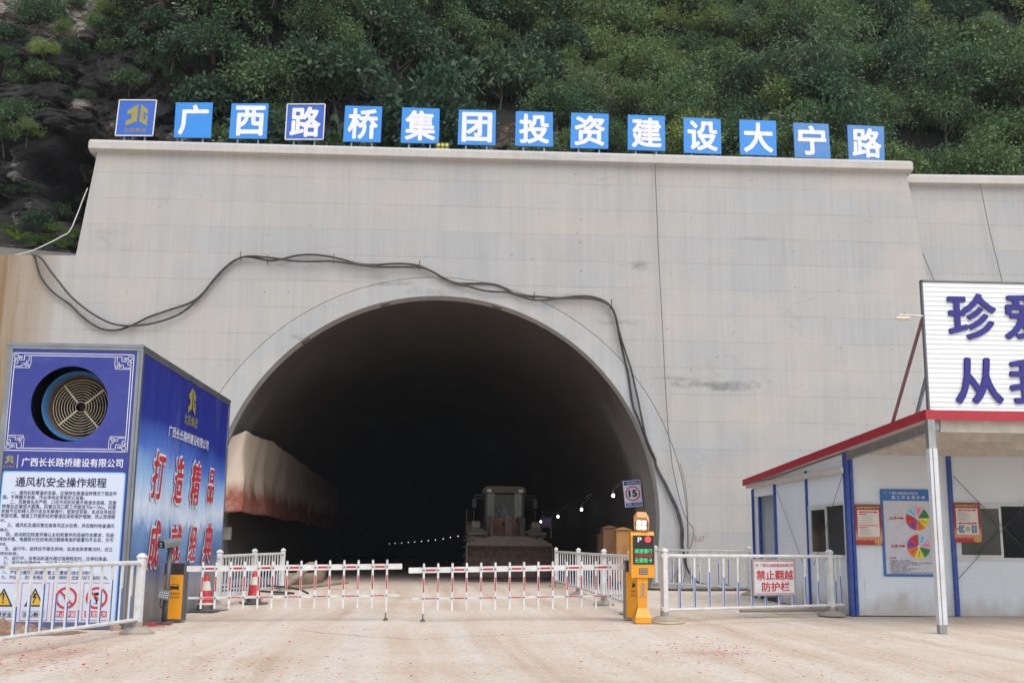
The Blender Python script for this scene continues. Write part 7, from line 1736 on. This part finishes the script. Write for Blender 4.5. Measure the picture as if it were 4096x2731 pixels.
def make_undergrowth():
    rng = np.random.default_rng(11); pts = []; nr = []
    while len(pts) < 34000:
        x = rng.uniform(-9.5, 27); z = 9.8 + rng.uniform(0, 1) ** 1.1 * 21
        Yh = hill_y(x, z); px, py = project((x, Yh, z))
        if px < 520 or px > 4400 or py < -200: continue
        if noise.noise(Vector((x * .5, z * .5, 33))) < (-.05 if px > 2150 else .08): continue
        if 1480 < px < 2120 and 340 < py < 660 and rng.uniform() < .75: continue
        if px < 1500 and py > 470 and rng.uniform() < .8: continue
        for _ in range(4):
            pts.append((x + rng.normal(0, .18), Yh - abs(rng.normal(0, .28)) - .02, z + rng.normal(0, .16))); nr.append((rng.normal(0, .5), -1, .6))
    v, f = leaves(rng, np.array(pts), np.array(nr), .17, .45, .5)
    o = bpy.data.objects.new('undergrowth', raw_mesh('undergrowth', v, f, LEAF_M)); COL.objects.link(o)
    tag(o, 'low leafy undergrowth covering the hillside between the bushes', 'undergrowth', kind='stuff')
    # ferns at the cliff foot behind the left shoulder
    def fern(loc, s, lab):
        b = MB()
        for k in range(11):
            a = 2 * math.pi * k / 11 + rng.uniform(-.2, .2); L = s * rng.uniform(.8, 1.2); dx, dy = math.cos(a), math.sin(a)
            pr = None
            for i in range(1, 11):
                f_ = i / 10; c = Vector((dx * L * f_, dy * L * f_, s * (.9 * f_ - .75 * f_ * f_) + .05)); w = L * .20 * (1 - f_) + .01; sd = Vector((-dy, dx, 0)); t_ = Vector((dx, dy, -.2))
                pr = c if pr is None else pr
                for sg in (-1, 1): b.add([pr, c + sd * sg * w + t_ * .03 * s, c], [(0, 1, 2)])
                if i == 1: b.add([Vector((0, 0, .05)), c + sd * .02, c], [(0, 1, 2)])
                pr = c
        bm = bmesh.new(); tmp = [bm.verts.new(x) for x in b.v]
        for x in b.f:
            if len({b.v[i] for i in x}) == 3: bm.faces.new([tmp[i] for i in x])
        bmesh.ops.remove_doubles(bm, verts=bm.verts[:], dist=.0005); bm.verts.index_update()
        b.v = [tuple(x.co) for x in bm.verts]; b.f = [tuple(x.index for x in f_.verts) for f_ in bm.faces]; b.mi = [0] * len(b.f); bm.free()
        o = b.build('fern', LEAF_F, None, world=False); o.location = loc; tag(o, lab, 'fern', 'ferns behind the left shoulder')
    for i, (px, py, s, where) in enumerate(((70, 965, .75, 'leftmost of the row'), (130, 985, .8, 'second from the left'), (190, 975, .7, 'in the middle'), (250, 1000, .7, 'beside the pipe'), (290, 955, .75, 'next to the portal edge'), (30, 930, .6, 'above the row at the picture edge'), (215, 930, .6, 'higher than its neighbours'))):
        p = P(px, py, W + 2.0 + .15 * (i % 3)); fern(p, s, 'bright green fern behind the low grey wall, ' + where)
    # fan palm high on the cliff
    d = ray(1545, 45); k = 36.0
    while True:
        q = CAMPOS + d * k
        if q.y >= hill_y(q.x, q.z) or k > 80: break
        k += .1
    q = q - d * 1.6
    t = thing('fan_palm', 'fan palm with spiky drooping fronds at the top of the cliff', 'palm', q - Vector((0, 0, .8)))
    for i in range(13):
        a = 2 * math.pi * i / 13; el = rng.uniform(-.5, .9); c = Vector((math.cos(a) * math.cos(el), math.sin(a) * math.cos(el), math.sin(el))); b = MB(); hub = q + c * .7
        b.tube([q, hub], .015, 5)
        up = Vector((0, 0, 1)); sd = c.cross(up).normalized(); u2 = sd.cross(c).normalized()
        for j in range(13):
            w = R(-80 + 160 * j / 12); dr = (c * math.cos(w) + sd * math.sin(w)); e = hub + dr * .62 - up * .18; m_ = hub + dr * .35; s_ = dr.cross(u2).normalized() * .022
            b.add([hub, m_ + s_, e, m_ - s_], [(0, 1, 2, 3)])
        b.build('frond', LEAF_D, t)
    b = MB(); b.tube([q - Vector((0, -.2, 1.4)), q - Vector((0, -.05, .6)), q], .07, 8); b.build('trunk', BARK, t)
make_undergrowth()

# ------------------------------------------------------------------ loose things on the ground
def rock(loc, s, rng, m, lab, name='rock', grp=None, sq=(1, 1, .7)):
    bm = bmesh.new(); bmesh.ops.create_icosphere(bm, subdivisions=2, radius=1)
    sd = rng.uniform(0, 90)
    for v in bm.verts:
        n_ = noise.noise(v.co * 1.3 + Vector((sd, 0, 0))) * .45 + noise.noise(v.co * 3 + Vector((0, sd, 0))) * .12
        v.co = Vector((v.co.x * sq[0], v.co.y * sq[1], v.co.z * sq[2])) * s * (1 + n_)
    me = bpy.data.meshes.new(name); bm.to_mesh(me); bm.free(); me.materials.append(m); o = bpy.data.objects.new(name, me); COL.objects.link(o); o.location = Vector(loc) + Vector((0, 0, s * sq[2] * .35)); o.rotation_euler = (0, 0, rng.uniform(0, 6))
    return tag(o, lab, 'rock', grp)
def make_loose():
    rng = np.random.default_rng(3)
    earth = mat('brown_rubble', C(168, 136, 112, .7), .95, var=.4, scale=14, bump=.8); stone = mat('pale_stone', C(184, 158, 134, .7), .9, var=.25, scale=5, bump=.5)
    # heap of earth at the foot of the fan house
    c = G(20, 2545); bm_v = []; n = 26; mb = MB()
    for j in range(n + 1):
        for i in range(n + 1):
            x = -1.6 + 2.4 * i / n; y = -.55 + 1.1 * j / n; r = math.exp(-((x + .55) / .75) ** 2 - (y / .33) ** 2)
            z = .17 * r * (1 + .5 * noise.noise(Vector((x * 4, y * 4, 1)))) + .05 * noise.noise(Vector((x * 11, y * 11, 2))) * min(1, r * 4) - .015
            mb.v.append((c.x + .05 + x, c.y + .75 + y, z))
    mb.f = [(j * (n + 1) + i, j * (n + 1) + i + 1, (j + 1) * (n + 1) + i + 1, (j + 1) * (n + 1) + i) for j in range(n) for i in range(n)]; mb.mi = [0] * len(mb.f)
    tag(mb.build('earth_heap', earth), 'low heap of brown earth and rubble below the fan house notice', 'earth heap', kind='stuff')
    for px, py, s, sq, lab in ((92, 2540, .115, (1.4, .8, .8), 'largest tan rock behind the left picket fence below the notice'), (48, 2534, .07, (1.3, .9, .8), 'pale angular rock leaning on the earth heap'), (140, 2530, .05, (1.2, 1, .7), 'small grey rock beside the large tan rock'), (237, 2519, .08, (1.5, .8, .5), 'flat pinkish rock at the sill of the fan house'), (462, 2519, .075, (1.1, .9, .9), 'rounded rock at the fan house corner by the fence post')):
        rock(G(px, py), s, rng, stone, lab, grp='rocks beside the left fence', sq=sq)
    b = MB(); g = G(112, 2522); bag = rock(g + Vector((0, 0, .06)), .07, rng, mat('pink_plastic', C(226, 92, 130, .85), .35, var=.3, scale=14), 'crumpled pink plastic bag on the rocks by the fan house', 'plastic_bag', sq=(1.4, .8, .5)); bag['category'] = 'plastic bag'
    # pipes, hoses and sacks by the left tunnel wall
    pm = mat('dusty_pipe', C(152, 136, 118, .7), .85, dirt=DUST, dirt_amt=.6); sm = mat('dusty_sack', C(150, 134, 118, .65), .95, var=.2, bump=.5, scale=3)
    def pipe(pts, r, lab): tag(MB().tube(smooth_path(pts, 4), r, 10).build('pipe', pm, smooth=True), lab, 'pipe', 'dusty pipes along the left tunnel wall')
    a = G(1205, 2352); pipe([a + Vector((-.6, -.6, .28)), a + Vector((.2, .9, .24)), a + Vector((-.4, 8.0, .22)), a + Vector((-1.2, 16.0, .2))], .19, 'thick dusty pipe running into the tunnel along the left wall')
    b0 = G(1165, 2358); pipe([b0 + Vector((-.25, -.3, .08)), b0 + Vector((.05, .2, .30)), b0 + Vector((.35, .5, .62)), b0 + Vector((.5, .8, .66))], .11, 'short bent dusty pipe rising beside the end post of the zigzag fence')
    pipe([b0 + Vector((-.6, .0, .07)), b0 + Vector((.5, .05, .10)), b0 + Vector((1.5, .7, .22))], .055, 'thin dusty pipe lying on the ground in front of the thick pipe')
    for i, (px, py, s, lab) in enumerate(((1185, 2330, .42, 'large dusty sack heaped at the left tunnel wall'), (1168, 2312, .34, 'dusty sack lying on top of the heap at the left tunnel wall'), (1100, 2345, .38, 'dusty sack behind the zigzag fence end post'), (1040, 2350, .36, 'dusty bundle behind the middle of the zigzag fence'), (975, 2362, .33, 'dusty bundle behind the left end of the zigzag fence'))):
        p = P(px, py, W - 1.2 + .5 * (i % 2)); o = rock(Vector((p.x, p.y, max(0, p.z - .25))), s, rng, sm, lab, 'sack', 'dusty sacks by the left tunnel wall', sq=(1.2, .8, .6)); o['category'] = 'sack'
    for i in range(2):
        p = G(940 + 60 * i, 2390); tag(MB().tube(smooth_path([p + Vector((-.8, .6, .12 + .1 * i)), p + Vector((0, .5, .16 + .12 * i)), p + Vector((.9, .9, .1 + .1 * i)), p + Vector((1.2, 1.3, .06))], 4), .026, 8).build('hose', mat('dark_hose', C(64, 58, 54), .8), smooth=True), 'dark hose tangled behind the zigzag picket fence', 'hose', 'hoses behind the zigzag fence')
    # red paper scraps left by firecrackers, and pebbles
    def litter(n_, gen, size, m, name, lab, cat):
        v = []; f = []
        for _ in range(n_):
            px, py = gen(); p = G(px, py); a = rng.uniform(0, 6.28); s = size * rng.uniform(.5, 1.6); tl = rng.uniform(-.3, .5)
            e1 = Vector((math.cos(a), math.sin(a), tl * .4)) * s; e2 = Vector((-math.sin(a), math.cos(a), .1)) * s * rng.uniform(.3, .7); b = len(v)
            p = Vector((p.x, p.y, .014 + .3 * s)); v += [p - e1 - e2, p + e1 - e2 * .6, p + e1 + e2, p - e1 * .7 + e2]; f.append((b, b + 1, b + 2, b + 3))
        o = raw_mesh(name, np.array([x[:] for x in v]), np.array(f), m); ob = bpy.data.objects.new(name, o); COL.objects.link(ob); tag(ob, lab, cat, kind='stuff')
    def g1():
        k = rng.uniform()
        if k < .25: return rng.normal(600, 40), 2495 + abs(rng.normal(0, 8))
        if k < .50: return rng.normal(150, 170), rng.normal(2600, 45)
        if k < .62: return rng.normal(860, 300), rng.normal(2640, 60)
        if k < .80: return rng.normal(2850, 150), rng.normal(2605, 30)
        return rng.uniform(-100, 4200), 2440 + 290 * rng.uniform() ** 1.3
    litter(1500, g1, .018, mat('red_paper', C(206, 48, 62, .8), .8, var=.3, scale=20), 'paper_scraps', 'scattered red scraps of firecracker paper on the packed earth', 'paper scraps')
    def g2(): return rng.uniform(-100, 4200), 2390 + 340 * rng.uniform() ** 1.5
    litter(900, g2, .013, mat('grit', C(150, 128, 108, .6), .9, var=.3, scale=20), 'grit', 'small stones scattered on the packed earth roadway', 'grit')
    # cable protector / hose on the ground by the kiosk
    w = [G(x, y, .02) for x, y in ((2600, 2484), (2640, 2490), (2690, 2492), (2735, 2487))]
    tag(MB().tube(smooth_path(w, 4), .022, 8).build('hose', mat('cream_hose', C(206, 190, 160, .8), .7), smooth=True), 'short cream hose on the ground between the kiosk and the fence foot', 'hose')
    p = G(2960, 2442, .06); q = G(3420, 2436, .06)
    tag(MB().tube([p, q], .03, 8).build('pipe', mat('dull_pipe', C(176, 164, 150, .7), .8)), 'loose pipe lying on the ground under the warning sign fence', 'pipe')
make_loose()

# ------------------------------------------------------------------ the humid air in front of the hillside
def make_haze():
    b = MB(); b.box((-146, -126, -4), (146, 262, 78))
    m = bpy.data.materials.new('humid_air'); m.use_nodes = True; t = m.node_tree
    t.nodes.remove(t.nodes['Principled BSDF'])
    pv = t.nodes.new('ShaderNodeVolumePrincipled'); pv.inputs['Color'].default_value = (.90, .95, 1.0, 1); pv.inputs['Density'].default_value = 0.0003; pv.inputs['Anisotropy'].default_value = 0.0
    t.links.new(pv.outputs[0], t.nodes['Material Output'].inputs['Volume'])
    o = b.build('haze', m); tag(o, 'thin humid haze in the air in front of the wooded hillside', 'haze', kind='stuff')
make_haze()
